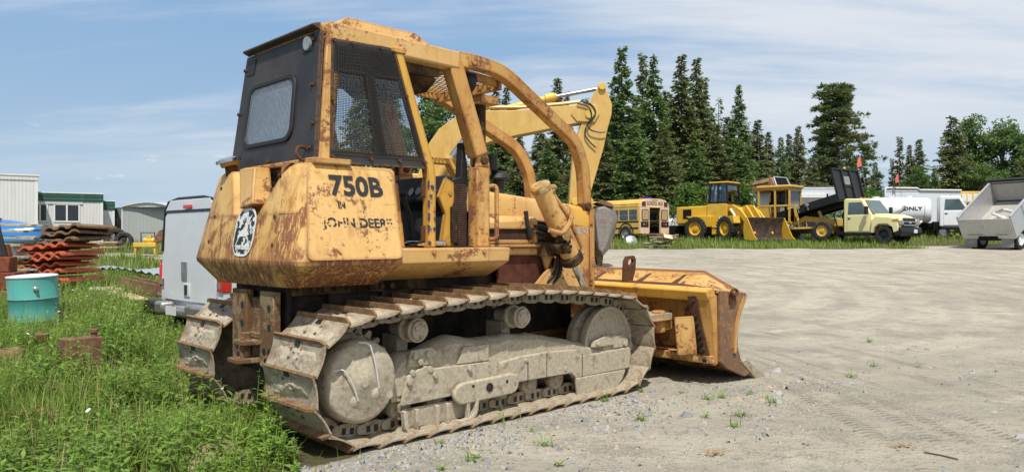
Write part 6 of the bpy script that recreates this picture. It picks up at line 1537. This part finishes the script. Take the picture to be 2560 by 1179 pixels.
fr = MB(); ct, cb_ = 3.25, 2.08
C4 = [(-.62, -.78), (.55, -.78), (.55, .78), (-.62, .78)]
for x, y in C4+[(-.05, -.78), (-.05, .78)]: fr.bar([(x, y, cb_), (x*.85, y*.92, ct)], .09, .09, (1, 0, 0))
for z, k in ((cb_+.05, 1), (ct-.06, .87)): fr.bx(-.62*k, .55*k, -.80*k, -.70*k, z-.06, z+.06).bx(-.62*k, .55*k, .70*k, .80*k, z-.06, z+.06).bx(.50*k, .58*k, -.78*k, .78*k, z-.06, z+.06).bx(-.66*k, -.58*k, -.78*k, .78*k, z-.06, z+.06)
part(LO, fr, 'cab_frame', 'bed_black'); part(LO, MB().loft([[(x, y*.97, cb_) for x, y in C4], [(x*.84, y*.90, ct-.05) for x, y in C4]]), 'cab_window', 'clear_glass')
part(LO, MB().bx(-.25, .25, -.25, .25, cb_, 2.45).bx(-.3, -.15, -.25, .25, 2.4, 2.9), 'seat', 'dark_interior', .04)
part(LO, MB().bx(-.62, .58, -.78, .78, ct, ct+.09), 'cab_roof', 'loader_yellow', .03); part(LO, MB().cyl((-1.2, .3, 1.95), (-1.2, .3, 2.65), .06, 10), 'exhaust_pipe', 'bark_grey')
part(LO, MB().bx(-.3, .0, -.95, -.8, .35, .40).bx(-.3, 0, -.95, -.8, .72, .77).bx(-.32, -.28, -.92, -.82, .35, 1.0).bx(-.02, .02, -.92, -.82, .35, 1.0).bx(-.35, .1, -.9, -.75, .30, 1.0), 'cab_step', 'loader_yellow')
plain('bucket_dark', (.075, .055, .045), .6, .3, .4, 4, .2, .3, (.16, .09, .05), .5)
def AR(p): return Matrix.Translation((.45, 0, 0)) @ Matrix.Rotation(R(-24), 4, 'Z') @ Matrix.Translation((-.45, 0, 0)) @ Vector(p)
def fpart(mb, name, m, bevel=0): return mb.map(AR).build(name, m, LO, bevel)
fpart(MB().prism([(.5, .6), (2.0, .5), (2.0, 1.2), (1.6, 1.85), (.9, 1.85), (.5, 1.3)], 'y', -.5, .5), 'front_frame', 'loader_yellow', .04)
fpart(MB().prism([(.85, 1.30), (1.95, 1.35), (2.05, .95), (1.95, .9)], 'y', -1.2, -.75), 'front_fender', 'loader_yellow', .02)
for y in (-.62, .62):
    fpart(MB().prism([(.85, 1.95), (1.3, 2.0), (2.0, 1.65), (2.9, .75), (3.05, .35), (2.85, .3), (2.5, .8), (1.9, 1.3), (.95, 1.65)], 'y', y-.07, y+.07), 'lift_arm', 'loader_yellow', .02)
    fpart(MB().prism([(1.7, 1.9), (1.95, 1.95), (2.6, 1.2), (2.75, .8), (2.55, .8), (2.2, 1.3), (1.7, 1.65)], 'y', y*.4-.06, y*.4+.06), 'bell_crank', 'loader_yellow', .02)
    c_ = fpart(MB().cyl((1.0, y*.55, 1.1), (1.8, y*.55, 1.35), .09, 12), 'lift_cylinder', 'loader_yellow'); MB().cyl((1.8, y*.55, 1.35), (2.3, y*.55, 1.05), .05, 10).map(AR).build('piston_rod', 'white_trim', c_)
    c_ = fpart(MB().cyl((.9, y*.8, 1.7), (1.05, y*.8, 1.75), .09, 12), 'tilt_cylinder', 'loader_yellow'); MB().cyl((1.2, y*1.2, 1.75), (1.75, y*1.2, 1.15), .06, 10).map(AR).build('piston_rod', 'white_trim', c_)
bkp = [(2.95, .9), (2.9, .45), (3.0, .05), (3.35, 0.0), (3.95, .0), (3.95, .04), (3.4, .06), (3.08, .12), (3.0, .45), (3.06, .88), (3.2, 1.22), (3.12, 1.24)]
fpart(MB().prism(bkp, 'y', -1.3, 1.3), 'bucket', 'bucket_dark', .01)
for s in (-1, 1): fpart(MB().prism([(2.95, .9), (2.9, .45), (3.0, .05), (3.35, 0), (3.95, 0), (3.95, .06), (3.75, .25), (3.2, 1.22), (3.12, 1.24)], 'y', s*1.3-.02, s*1.3+.02), 'bucket_side', 'loader_yellow', .006)
# --- motor grader
gp0 = gnd(1948, 44.2); GR = empty('motor_grader', gp0, R(-45), 'weathered yellow motor grader with an open boxy cab, behind the loader bucket', 'grader')
for x, y, r in ((2.95, -.95, .50), (2.95, .95, .50), (-2.3, -.9, .6), (-2.3, .9, .6), (-3.6, -.9, .6), (-3.6, .9, .6)): wheel(GR, (x, y, r), r, .36, (0, 1 if y < 0 else -1, 0), 'grader_yellow', False, .60)
cf = MB()
for x in (-.9, .1, .95):
    for y in (-.72, .72): cf.bx(x-.045, x+.045, y-.045, y+.045, 1.0, 2.95)
for y in (-.72, .72): cf.bx(-.9, .95, y-.04, y+.04, 1.9, 2.0).bx(-.9, .95, y-.04, y+.04, 2.85, 2.96)
cf.bx(.91, .99, -.72, .72, 1.9, 2.0).bx(.91, .99, -.72, .72, 2.8, 2.96).bx(.91, .99, -.05, .05, 1.0, 2.0).bx(-.94, -.86, -.72, .72, 2.8, 2.96)
part(GR, cf, 'cab_frame', 'grader_yellow'); part(GR, MB().bx(-1.0, 1.1, -.85, .85, 2.96, 3.12), 'cab_roof', 'grader_yellow', .05); part(GR, MB().bx(-.9, .95, -.7, .7, .9, 1.05).bx(-.9, -.3, -.74, .74, 1.0, 1.9), 'cab_base', 'grader_yellow')
part(GR, MB().bx(.935, .945, -.68, .68, 2.0, 2.8).bx(-.86, .9, .70, .71, 2.0, 2.85), 'cab_window', 'dark_glass'); part(GR, MB().bx(-.5, 0, -.25, .25, 1.05, 1.55).bx(-.5, -.35, -.25, .25, 1.5, 2.2).cyl((.5, 0, 1.05), (.35, 0, 1.9), .05), 'seat', 'dark_interior'); part(GR, MB().bx(.4, .62, -.2, .1, 1.9, 2.1), 'red_console', 'red_light', .02)
part(GR, MB().prism([(-4.2, .9), (-.9, .9), (-.9, 1.85), (-4.0, 1.8)], 'y', -.55, .55), 'engine_hood', 'grader_yellow', .05)
part(GR, MB().prism([(.9, 1.0), (1.6, 1.35), (3.6, 1.12), (3.75, .9), (3.55, .7), (2.9, .85), (1.6, 1.05), (.9, .75)], 'y', -.2, .2), 'main_beam', 'grader_yellow', .03)
part(GR, MB().bx(3.55, 3.85, -.55, .55, .75, 1.15).bx(3.7, 3.9, -.35, .35, .35, .8).bx(3.75, 4.0, -.2, .1, .2, .5), 'front_plate', 'grader_yellow', .02); part(GR, MB().cyl((2.95, -.85, .5), (2.95, .85, .5), .11, 12).bx(2.75, 3.15, -.3, .3, .35, .8), 'front_axle', 'grader_yellow', .01)
part(GR, MB().prism([(.6, .5), (.75, .1), (.9, .02), (.95, .05), (.82, .15), (.68, .52)], 'y', -1.7, 1.5), 'grader_blade', 'bucket_steel'); part(GR, MB().lathe([(.5, 0), (.62, 0), (.62, .08), (.5, .08)], (1.2, 0, .62), (0, 0, 1), 24).bar([(1.2, -.4, .65), (3.4, 0, .75)], .1, .1).bar([(1.2, .4, .65), (3.4, 0, .75)], .1, .1), 'circle_frame', 'grader_yellow')
for y in (-.5, .5): c_ = part(GR, MB().cyl((1.35, y, 1.1), (1.15, y*1.1, 1.9), .07, 10), 'lift_cylinder', 'grader_yellow'); MB().cyl((1.35, y, 1.1), (1.42, y, .7), .04, 8).build('piston_rod', 'chrome', c_)
part(GR, MB().bar([(1.3, -.55, 1.3), (1.2, -.6, 2.0)], .14, .14).bar([(2.6, -.2, 1.15), (2.5, -.4, 1.6)], .12, .12), 'side_bracket', 'grader_yellow')
# --- trailers behind, car shell on top
def van(px0, px1, pyt, d, depth, m, label, zb=.9, name='box_trailer', rz=0, end=None):
    a, b = at(px0, 595, d), at(px1, 595, d); z0 = gz(a.x, d); t = empty(name, (a.x, d, z0), R(rz), label, 'trailer'); w = (b.x-a.x)/math.cos(R(rz)); H = 1.45+(595-pyt)/1900*d-z0
    bd_ = part(t, MB().bx(0, w, 0, depth, zb, H-.12), 'box', m, .01); part(t, MB().bx(-.03, w+.03, -.03, depth, H-.12, H), 'top_rail', 'grey_roof'); part(t, MB().bx(-.02, w+.02, -.03, .0, zb-.12, zb), 'bottom_rail', 'steel')
    part(t, MB().bx(.3, w-.3, .3, depth-.3, zb-.35, zb), 'chassis', 'dark_interior')
    for x in (w*.2, w*.8): wheel(t, (x, .4, .48), .48, .3, (0, -1, 0), 'steel')
    return t, w, H
plain('van_white', (.60, .63, .67), .45, 0, .08, 1.2, .05, .5, (.42, .42, .40), .3)
t1, w1, h1 = van(1822, 1990, 483, 53, 3, 'van_white', 'long white box trailer with a faded patch, behind the loader and grader'); part(t1, MB().bx(2.0, 3.1, -.006, 0, 1.7, 2.6), 'faded_patch', 'grey_roof')
t2, w2, h2 = van(1985, 2112, 468, 56, 6, 'van_white', 'older white trailer with a weathered grey end panel, behind the grader cab', .6)
part(t2, MB().bx(.45, 2.35, -.05, .0, .7, 3.0), 'end_panel', 'wood_panel'); part(t2, MB().bx(.25, .45, -.08, 0, .6, 3.3).bx(2.35, 2.5, -.08, 0, .6, 3.3).bx(.25, 2.5, -.08, 0, 3.0, 3.3), 'door_frame', 'white_trim', .01)
t3, w3, h3 = van(2040, 2185, 545, 50, 2.4, 'wood_panel', 'grey weathered wooden container under the black dump bed', .3, 'wooden_container')
cs_d = 52; c0 = at(1932, 480, cs_d); CAR = empty('car_shell', (c0.x, c0.y+1.0, 1.45+(595-483)/1900*53+.02), R(-58), 'copper and cream wagon body shell lying on top of the white trailer', 'car body')
part(CAR, MB().loft([[(x, y, z*.62) for x, y, z in r] for r in ([(-2.3, -.7, .1), (-2.3, -.75, .5), (-2.3, .75, .5), (-2.3, .7, .1)], [(-1.2, -.85, .0), (-1.2, -.75, 1.2), (-1.2, .75, 1.2), (-1.2, .85, .0)], [(.9, -.88, .0), (.9, -.72, 1.62), (.9, .72, 1.62), (.9, .88, .0)], [(1.25, -.88, .0), (1.25, -.72, .62), (1.25, .72, .62), (1.25, .88, .0)])]), 'body', 'car_copper', .05)
part(CAR, MB().prism([(-1.1, .62), (.7, .95), (.72, .70), (-1.0, .52)], 'y', -.835, -.80), 'side_panel', 'car_tan', .01); part(CAR, MB().prism([(-1.9, .30), (-1.2, .52), (-1.2, .34), (-1.8, .22)], 'y', -.84, -.80), 'side_window', 'dark_interior')
fr_ = MB(); 
for a, b in (((1.30, -.72, .42), (1.02, -.66, 1.0)), ((1.02, -.66, 1.0), (1.02, .66, 1.0)), ((1.02, .66, 1.0), (1.30, .72, .42)), ((1.30, .72, .42), (1.30, -.72, .42))): fr_.tube([a, b], .06, 8)
part(CAR, fr_, 'tailgate_frame', 'mirror_chrome'); part(CAR, MB().add([(1.285, -.70, .42), (1.01, -.64, 1.0), (1.01, .64, 1.0), (1.285, .70, .42)], [(0, 1, 2, 3)]), 'tailgate_opening', 'dark_interior', recalc=False)
for s in (-1, 1): part(CAR, MB().cyl((1.24, s*.78, .28), (1.30, s*.78, .28), .10, 14), 'tail_lamp', 'amber'); 
part(CAR, MB().bx(1.25, 1.35, -.85, .85, .05, .15), 'bumper', 'mirror_chrome', .02)

# --- pickup style cab chassis trucks
def cabtruck(root, m, gm='steel', wheel_r=.46, rim='steel', length=3.2, zb=.55, fl=True):
    """bonneted cab: x forward, 0 at the back of the cab, about 2.2 m wide"""
    hw = 1.0; z = zb
    part(root, MB().prism([(0, z), (1.55, z), (1.62, z+.55), (1.58, z+.95), (1.05, z+1.80), (.10, z+1.84), (0, z+1.75)], 'y', -hw+.06, hw-.06), 'cab', m, .10, seg=3)
    for s in (-1, 1):
        y = s*(hw-.06)
        dr_ = part(root, MB().prism([(.22, z+.08), (1.42, z+.08), (1.46, z+.92), (.22, z+.92)], 'y', y-.012*s, y+.022*s), 'door', m, .015); MB().bx(.28, .42, y+.02*s, y+.045*s, z+.74, z+.80).build('handle', 'bed_black', dr_)
        part(root, MB().prism([(.25, z+.98), (1.40, z+.98), (1.02, z+1.62), (.30, z+1.62)], 'y', y-.01*s, y+.008*s), 'side_glass', 'vehicle_glass')
        mr = part(root, MB().bar([(1.35, y, z+.95), (1.45, s*(hw+.20), z+1.0)], .03, .03).bx(1.38, 1.50, s*(hw+.10), s*(hw+.30), z+.95, z+1.38), 'mirror', 'bed_black', .02)
        part(root, MB().prism([(1.55, z+.0), (1.62, z+.66), (1.85, z+.86), (2.65, z+.80), (3.0, z+.6), (3.05, z+.1), (2.78, z-.02), (2.70, z+.28), (2.45, z+.44), (2.0, z+.44), (1.76, z+.26), (1.70, z-.02)], 'y', s*.72, s*hw+.04*s), 'fender', m, .04)
        hl = part(root, MB().bx(3.02, 3.10, s*.58, s*1.0, z+.40, z+.62), 'headlight', 'lamp_lens', .02); MB().bx(2.72, 3.04, s*1.0, s*1.05, z+.56, z+.70).build('side_marker', 'amber', hl, .01)
        for x in (2.23,): wheel(root, (x, s*.86, wheel_r), wheel_r, .28, (0, -s, 0), rim)
    wsh = part(root, MB().add([(1.60, -.86, z+.98), (1.60, .86, z+.98), (1.07, .76, z+1.74), (1.07, -.76, z+1.74)], [(0, 1, 2, 3)]).map(lambda p: p+Vector((.012, 0, .008))), 'windscreen', 'vehicle_glass', recalc=False)
    part(root, MB().loft([[(1.55, -.80, z+.3), (1.55, .80, z+.3), (1.55, .80, z+1.0), (1.55, -.80, z+1.0)], [(2.4, -.76, z+.3), (2.4, .76, z+.3), (2.4, .74, z+.97), (2.4, -.74, z+.97)], [(3.02, -.66, z+.3), (3.02, .66, z+.3), (3.0, .62, z+.80), (3.0, -.62, z+.80)]]), 'engine_hood', m, .12, seg=4)
    gr = part(root, MB().bx(3.0, 3.08, -.56, .56, z+.36, z+.74), 'grille', 'bed_black', .01)
    for zz in (z+.38, z+.56, z+.74): MB().bx(3.07, 3.10, -.58, .58, zz-.02, zz+.02).build('grille_bar', 'mirror_chrome', gr)
    part(root, MB().prism([(-.10, z+.50), (.10, z+.50), (.14, z+.47), (.10, z+.44), (-.10, z+.44), (-.14, z+.47)], 'x', 3.1, 3.11) if False else MB().bx(3.10, 3.115, -.12, .12, z+.46, z+.54), 'badge', 'mirror_chrome', .01)
    bpq = part(root, MB().prism([(3.0, z+.28), (3.18, z+.26), (3.22, z+.0), (3.1, z-.18), (2.8, z-.18), (2.8, z+.0)], 'y', -1.02, 1.02), 'bumper', 'bed_black', .04); MB().bx(3.22, 3.235, .15, .48, z-.02, z+.16).build('number_plate', 'white_trim', bpq)
    part(root, MB().bx(-.3, 3.0, -.75, .75, z-.15, z+.3), 'chassis', 'dark_interior'); 
    for s in (-1, 1): part(root, MB().bx(.1, 1.6, s*.82, s*1.02, z-.14, z-.02), 'step', 'bed_black', .02)
    for y in (-.35, 0, .35): part(root, MB().bx(.6, .72, y-.06, y+.06, z+1.84, z+1.90), 'roof_lamp', 'amber', .02)
yp = gnd(2133, 41.5); YT = empty('dump_truck', yp, R(-55), 'pale yellow truck with its black dump bed raised behind the cab', 'truck')
cabtruck(YT, 'truck_cream', 'steel', .46, 'bed_black', zb=.56)
part(YT, MB().bx(-4.4, .2, -.42, .42, .55, .78), 'rear_chassis', 'rust_brown')
for s in (-1, 1): wheel(YT, (-1.5, s*.80, .46), .46, .5, (0, -s, 0), 'bed_black')
BED = empty('dump_bed', (0, 0, 0)); BED.parent = YT
BM = Matrix.Translation((-4.3, 0, 1.22)) @ Matrix.Rotation(R(-14), 4, 'Y')
def bedpart(mb, name, m, bev=.01): return mb.map(lambda p: BM @ p).build(name, m, BED, bev)
bedpart(MB().bx(0, 4.3, -1.25, 1.25, 0, .12).bx(0, 4.3, -.5, -.38, -.2, 0).bx(0, 4.3, .38, .5, -.2, 0), 'floor', 'bed_black')
for s in (-1, 1): bedpart(MB().bx(0, 4.3, s*1.25-.03, s*1.25+.03, 0, .42), 'side_board', 'bed_black')
hbm = MB().bx(4.28, 4.34, -1.28, 1.28, .10, 1.80)
for y in (-1.25, -.4, .4, 1.25): hbm.bx(4.34, 4.42, y-.04, y+.04, .1, 1.84)
hbm.bx(4.34, 4.40, -.36, .36, .85, .93).bx(4.26, 4.42, -1.3, 1.3, 1.78, 1.86)
bedpart(hbm, 'headboard', 'bed_black'); bedpart(MB().bx(4.335, 4.345, -.30, .30, .98, 1.45), 'headboard_window', 'grey_hood')
bedpart(MB().tube([(4.3, -.35, 1.86), (4.25, -.15, 2.05), (4.25, .25, 2.05), (4.3, .4, 1.86)], .025, 6), 'hoop', 'bed_black'); bedpart(MB().lathe([(.09, 0), (.09, .08), (.05, .14), (0, .15)], (4.3, .1, 1.86), (0, 0, 1), 14), 'beacon', 'amber', 0)
for x in (1.9, 2.5): bedpart(MB().lathe([(0, -.03), (.10, -.02), (.10, .05), (0, .07)], (x, -1.31, .3), (0, -1, 0), 16).cyl((x, -1.31, .2), (x, -1.31, 0), .02, 6), 'work_lamp', 'lamp_lens', 0)
part(YT, MB().cyl((-.9, .2, .8), (-.6, .2, 1.85), .07, 12), 'hoist', 'bed_black')
part(YT, MB().bar([(-.25, -.95, .6), (-.55, -1.0, 1.6)], .05, .05).bx(-.3, .0, -1.0, -.6, .45, .65), 'bed_prop', 'bed_black')
# grey raised hood of another truck behind the yellow one
hd = empty('truck_hood', (0, 0, 0), 0, 'grey raised hood and exhaust stack of a truck hidden behind the yellow cab', 'truck'); p = at(2230, 533, 44.5); hd.location = (p.x, p.y, gz(p.x, p.y)); hd.rotation_euler.z = R(-40)
zt = p.z-hd.location.z
part(hd, MB().loft([[(-.6, -.7, zt-.5), (.3, -.8, zt-.3), (.7, -.7, zt+.1), (.75, .0, zt+.42), (.6, .7, zt+.2), (-.1, .8, zt-.2)], [(-.7, -.6, zt-.4), (.2, -.7, zt-.2), (.6, -.6, zt+.2), (.65, .0, zt+.52), (.5, .6, zt+.3), (-.2, .7, zt-.1)]]), 'hood', 'grey_hood', .04); part(hd, MB().bx(-1.2, .6, -.7, .7, .5, zt-.45), 'body', 'white_paint', .06); part(hd, MB().cyl((.1, -.75, zt-.6), (.1, -.75, zt+.0), .09, 12), 'exhaust_stack', 'bed_black')
for s_ in (-1, 1): wheel(hd, (.1, s_*.7, .46), .46, .28, (0, -s_, 0), 'steel')
# --- white tank truck
tp = gnd(2345, 46); TK = empty('tank_truck', tp, R(-25), 'white tank truck with black lettering on its tank, behind the yellow truck', 'truck')
cabtruck(TK, 'tank_white', 'steel', .52, 'white_paint', zb=.72)
def tkring(x, k=1): return [(x, 1.12*k*math.copysign(abs(math.cos(a))**.8, math.cos(a)), 1.72+.78*k*math.copysign(abs(math.sin(a))**.8, math.sin(a))) for a in np.linspace(0, 2*PI, 29)[:-1]]
tnk = part(TK, MB().loft([tkring(-4.55, .80), tkring(-4.45, .94), tkring(-4.3), tkring(-.65), tkring(-.5, .94), tkring(-.4, .80)]), 'tank', 'tank_white', 0, smooth=50)
MB().tube(tkring(-.75, 1.01), .03, 6, closed=True).build('tank_band', 'grey_roof', tnk); MB().tube(tkring(-4.2, 1.01), .03, 6, closed=True).build('tank_band', 'grey_roof', tnk)
q = MB().bx(-3.4, -1.5, -.18, .18, 2.50, 2.56)
for x in (-3.4, -2.6, -1.6): q.cyl((x, 0, 2.5), (x, 0, 2.62), .22, 14)
part(TK, q, 'catwalk', 'grey_roof')
tx = textmesh('ONLY', .31, .008, .002); tx.transform(Matrix.Diagonal((1.25, 1, 1, 1)))
for v in tx.vertices: pass
tx.transform(frame((-1.42, -1.135, 1.80), (1, 0, 0), (0, 0, 1))); tx.materials.clear(); tx.materials.append(MC['sign_black']); o = bpy.data.objects.new('lettering', tx); col.objects.link(o); o.parent = tnk
part(TK, MB().bx(-4.6, .2, -.42, .42, .72, .95).bx(-2.4, -1.6, -1.0, -.5, .55, .85), 'chassis_rail', 'dark_interior'); part(TK, MB().tube([(-2.2, -.9, .9), (-1.6, -1.0, .78), (-1.2, -1.0, .82), (-.9, -.9, 1.05)], .07, 8).tube([(-2.5, -1.0, .55), (-2.3, -1.0, .8), (-1.9, -1.0, .85)], .06, 8), 'discharge_pipe', 'white_paint'); part(TK, MB().bx(-2.45, -2.15, -1.05, -.7, .3, .62), 'pump', 'rust_brown', .04)
for x in (-2.9, -3.6):
    for s in (-1, 1): wheel(TK, (x, s*.8, .52), .52, .5, (0, -s, 0), 'white_paint')
t4, w4, h4 = van(2212, 2402, 474, 52, 2.5, 'van_white', 'long white box trailer behind the white tank truck', 1.0); part(t4, MB().tube([(0, -.06, h4-.6), (0, -.06, h4+.05), (.1, -.06, h4+.12), (w4*.42, -.06, h4+.10), (w4*.46, -.06, h4-.02), (w4, -.06, h4-.05)], .06, 8), 'top_pipe', 'white_trim')
b2 = empty('yellow_bus', gnd(2425, 55), R(0), 'yellow vehicle partly seen between the tank truck cab and the aluminium box', 'bus'); zq = 1.45+(595-478)/1900*55-b2.location.z
part(b2, MB().bx(-.7, .9, 0, 4, .6, zq), 'body', 'bus_yellow', .04); 
for x in (-.45, -.05, .4): part(b2, MB().bx(x-.14, x+.18, -.02, .01, zq-.75, zq-.2), 'window', 'white_trim', .01)
dkc = empty('dark_car', gnd(2212, 50), R(-20), 'roof of a dark car left of the white tank', 'car'); zq = 1.45+(595-494)/1900*50-dkc.location.z
part(dkc, MB().loft([[(-1.6, -.85, .4), (1.8, -.85, .4), (1.8, .85, .4), (-1.6, .85, .4)], [(-1.6, -.9, zq-.6), (1.9, -.9, zq-.75), (1.9, .9, zq-.75), (-1.6, .9, zq-.6)]]), 'body', 'bed_black', .06); part(dkc, MB().loft([[(-1.5, -.85, zq-.6), (1.0, -.85, zq-.65), (1.0, .85, zq-.65), (-1.5, .85, zq-.6)], [(-1.2, -.65, zq), (.3, -.65, zq), (.3, .65, zq), (-1.2, .65, zq)]]), 'glasshouse', 'vehicle_glass', .06)
for x_ in (-1.1, 1.2):
    for s_ in (-1, 1): wheel(dkc, (x_, s_*.78, .34), .34, .24, (0, -s_, 0), 'steel')
# flags on whips
for px, py, d, lab in ((2152, 395, 42.5, 'orange safety flag on a whip standing over the black dump bed'), (2246, 438, 51.5, 'orange safety flag on a whip over the white trailer, right of the other flag')):
    p = at(px, py, d); f = empty('safety_flag', (p.x, p.y, p.z-1.6), 0, lab, 'flag', 'safety flags on whips'); part(f, MB().tube([(.25, 0, 0), (.08, 0, 1.0), (-.02, 0, 1.75)], .014, 5), 'whip', 'bark_grey'); part(f, MB().sheet([[(0, 0, 1.72), (.02, .03, 1.45), (.06, 0, 1.15)], [(-.10, .08, 1.62), (-.10, .02, 1.38), (-.08, .10, 1.10)], [(-.2, .0, 1.38), (-.18, .07, 1.22), (-.16, .02, 1.05)]], .004), 'flag', 'orange_flag')
# --- raised aluminium dump box on the right, rear towards the camera
ap = gnd(2472, 36); AL = empty('dump_trailer', ap, R(31), 'aluminium dump truck box tipped up at the right edge, seen from behind', 'truck')
TM = Matrix.Translation((.0, 0, .58)) @ Matrix.Rotation(R(-31), 4, 'Y')
BX = empty('dump_box', (0, 0, 0)); BX.parent = AL
def alp(mb, name, m, bev=.008): return mb.map(lambda p: TM @ p).build(name, m, BX, bev)
W2, L2, H2 = 1.14, 3.5, 1.05
alp(MB().bx(0, L2, -W2, W2, -.06, 0), 'floor', 'alu_inside')
for s in (-1, 1):
    sw_ = alp(MB().prism([(0, -.06), (L2, -.06), (L2, H2), (.0, H2)], 'y', s*W2, s*(W2+.05)), 'side_wall', 'aluminium'); MB().bx(0, L2, s*(W2-.02), s*(W2+.09), H2, H2+.07).map(lambda p: TM @ p).build('top_rail', 'aluminium', sw_, .01)
    for x in (.0, 1.15, 2.3, L2-.08): MB().bx(x, x+.07, s*(W2+.05), s*(W2+.08), -.06, H2).map(lambda p: TM @ p).build('post', 'aluminium', sw_)
alp(MB().bx(L2, L2+.06, -W2-.05, W2+.05, -.06, H2+.12), 'front_wall', 'alu_inside'); alp(MB().bx(L2-.06, L2+.10, -W2-.08, W2+.08, H2+.08, H2+.2), 'front_cap', 'bed_black'); alp(MB().bx(L2-.012, L2, -W2, W2, 0, .06).bx(L2-.012, L2, -W2, W2, H2-.05, H2).bx(L2-.012, L2, -W2, -W2+.08, 0, H2), 'front_frame', 'bed_black')
tg = alp(MB().bx(-.05, 0, -W2-.05, W2+.05, -.06, H2-.05), 'tailgate', 'aluminium'); MB().bx(-.06, -.05, -.02, .0, -.06, H2-.05).map(lambda p: TM @ p).build('seam', 'grey_roof', tg); MB().bx(-.057, -.05, -.9, -.4, .16, .19).bx(-.057, -.05, .2, .9, .16, .19).map(lambda p: TM @ p).build('slot', 'bed_black', tg)
part(AL, MB().bx(-.1, 4.2, -.42, .42, .42, .62), 'chassis', 'dark_interior')
for s in (-1, 1):
    wheel(AL, (.75, s*.85, .48), .48, .5, (0, -s, 0), 'white_paint'); wheel(AL, (3.6, s*.85, .48), .48, .3, (0, -s, 0), 'white_paint'); part(AL, MB().bx(.02, .05, s*.55, s*1.08, .10, .60), 'mud_flap', 'grey_hood')
part(AL, MB().prism([(3.2, .6), (5.4, .6), (5.4, 1.3), (4.6, 1.5), (4.2, 2.3), (3.2, 2.3)], 'y', -1, 1), 'cab', 'white_paint', .06)
for k, (r, zo) in enumerate(((.52, .06), (.47, .15), (.42, .10))):
    pts = [(.85+r*.8*math.cos(a)+.05*k, -.15+r*1.15*math.sin(a), .16+zo+.05*math.sin(2*a+k)) for a in np.linspace(0, 2*PI, 25)[:-1]]
    hs = MB().tube(pts, .085, 8, closed=True) if k else MB().tube(pts[:20]+[(1.4, .3, .5), (1.5, -.2, .62), (1.3, -.7, .6)], .085, 8)
    if k == 0: HO = empty('hose', AL.location, R(31), 'coiled white suction hose lying in the aluminium dump box', 'hose')
    hs.map(lambda p: TM @ p).build('coil', 'hose_white', HO)
# --- heap of boards in the grass
random.seed(11); wp0 = gnd(1654, 37.6)
for k in range(16):
    L = random.uniform(.7, 1.5); o = MB().box((0, 0, 0), (L, random.uniform(.12, .3), .04)).build('board', random.choice(['plank_grey', 'plank_tan', 'plank_brown', 'plank_grey']), None, .004)
    o.location = wp0+Vector((random.uniform(-.25, .35)+.03*k-.2, random.uniform(-.25, .25), .06+.036*k)); o.rotation_euler = (R(random.uniform(-5, 5)), R(random.uniform(-12, 3)), R(random.uniform(-25, 25)))
    tag(o, 'old board lying in the scrap wood heap in front of the school bus', 'board', 'boards in the wood heap')
o = MB().box((0, 0, 0), (.45, .3, .03)).build('panel_board', 'bus_cream', None, .004); o.location = wp0+Vector((.25, -.35, .55)); o.rotation_euler = (R(40), R(10), R(10)); tag(o, 'cream coloured square board on top of the wood heap', 'board')
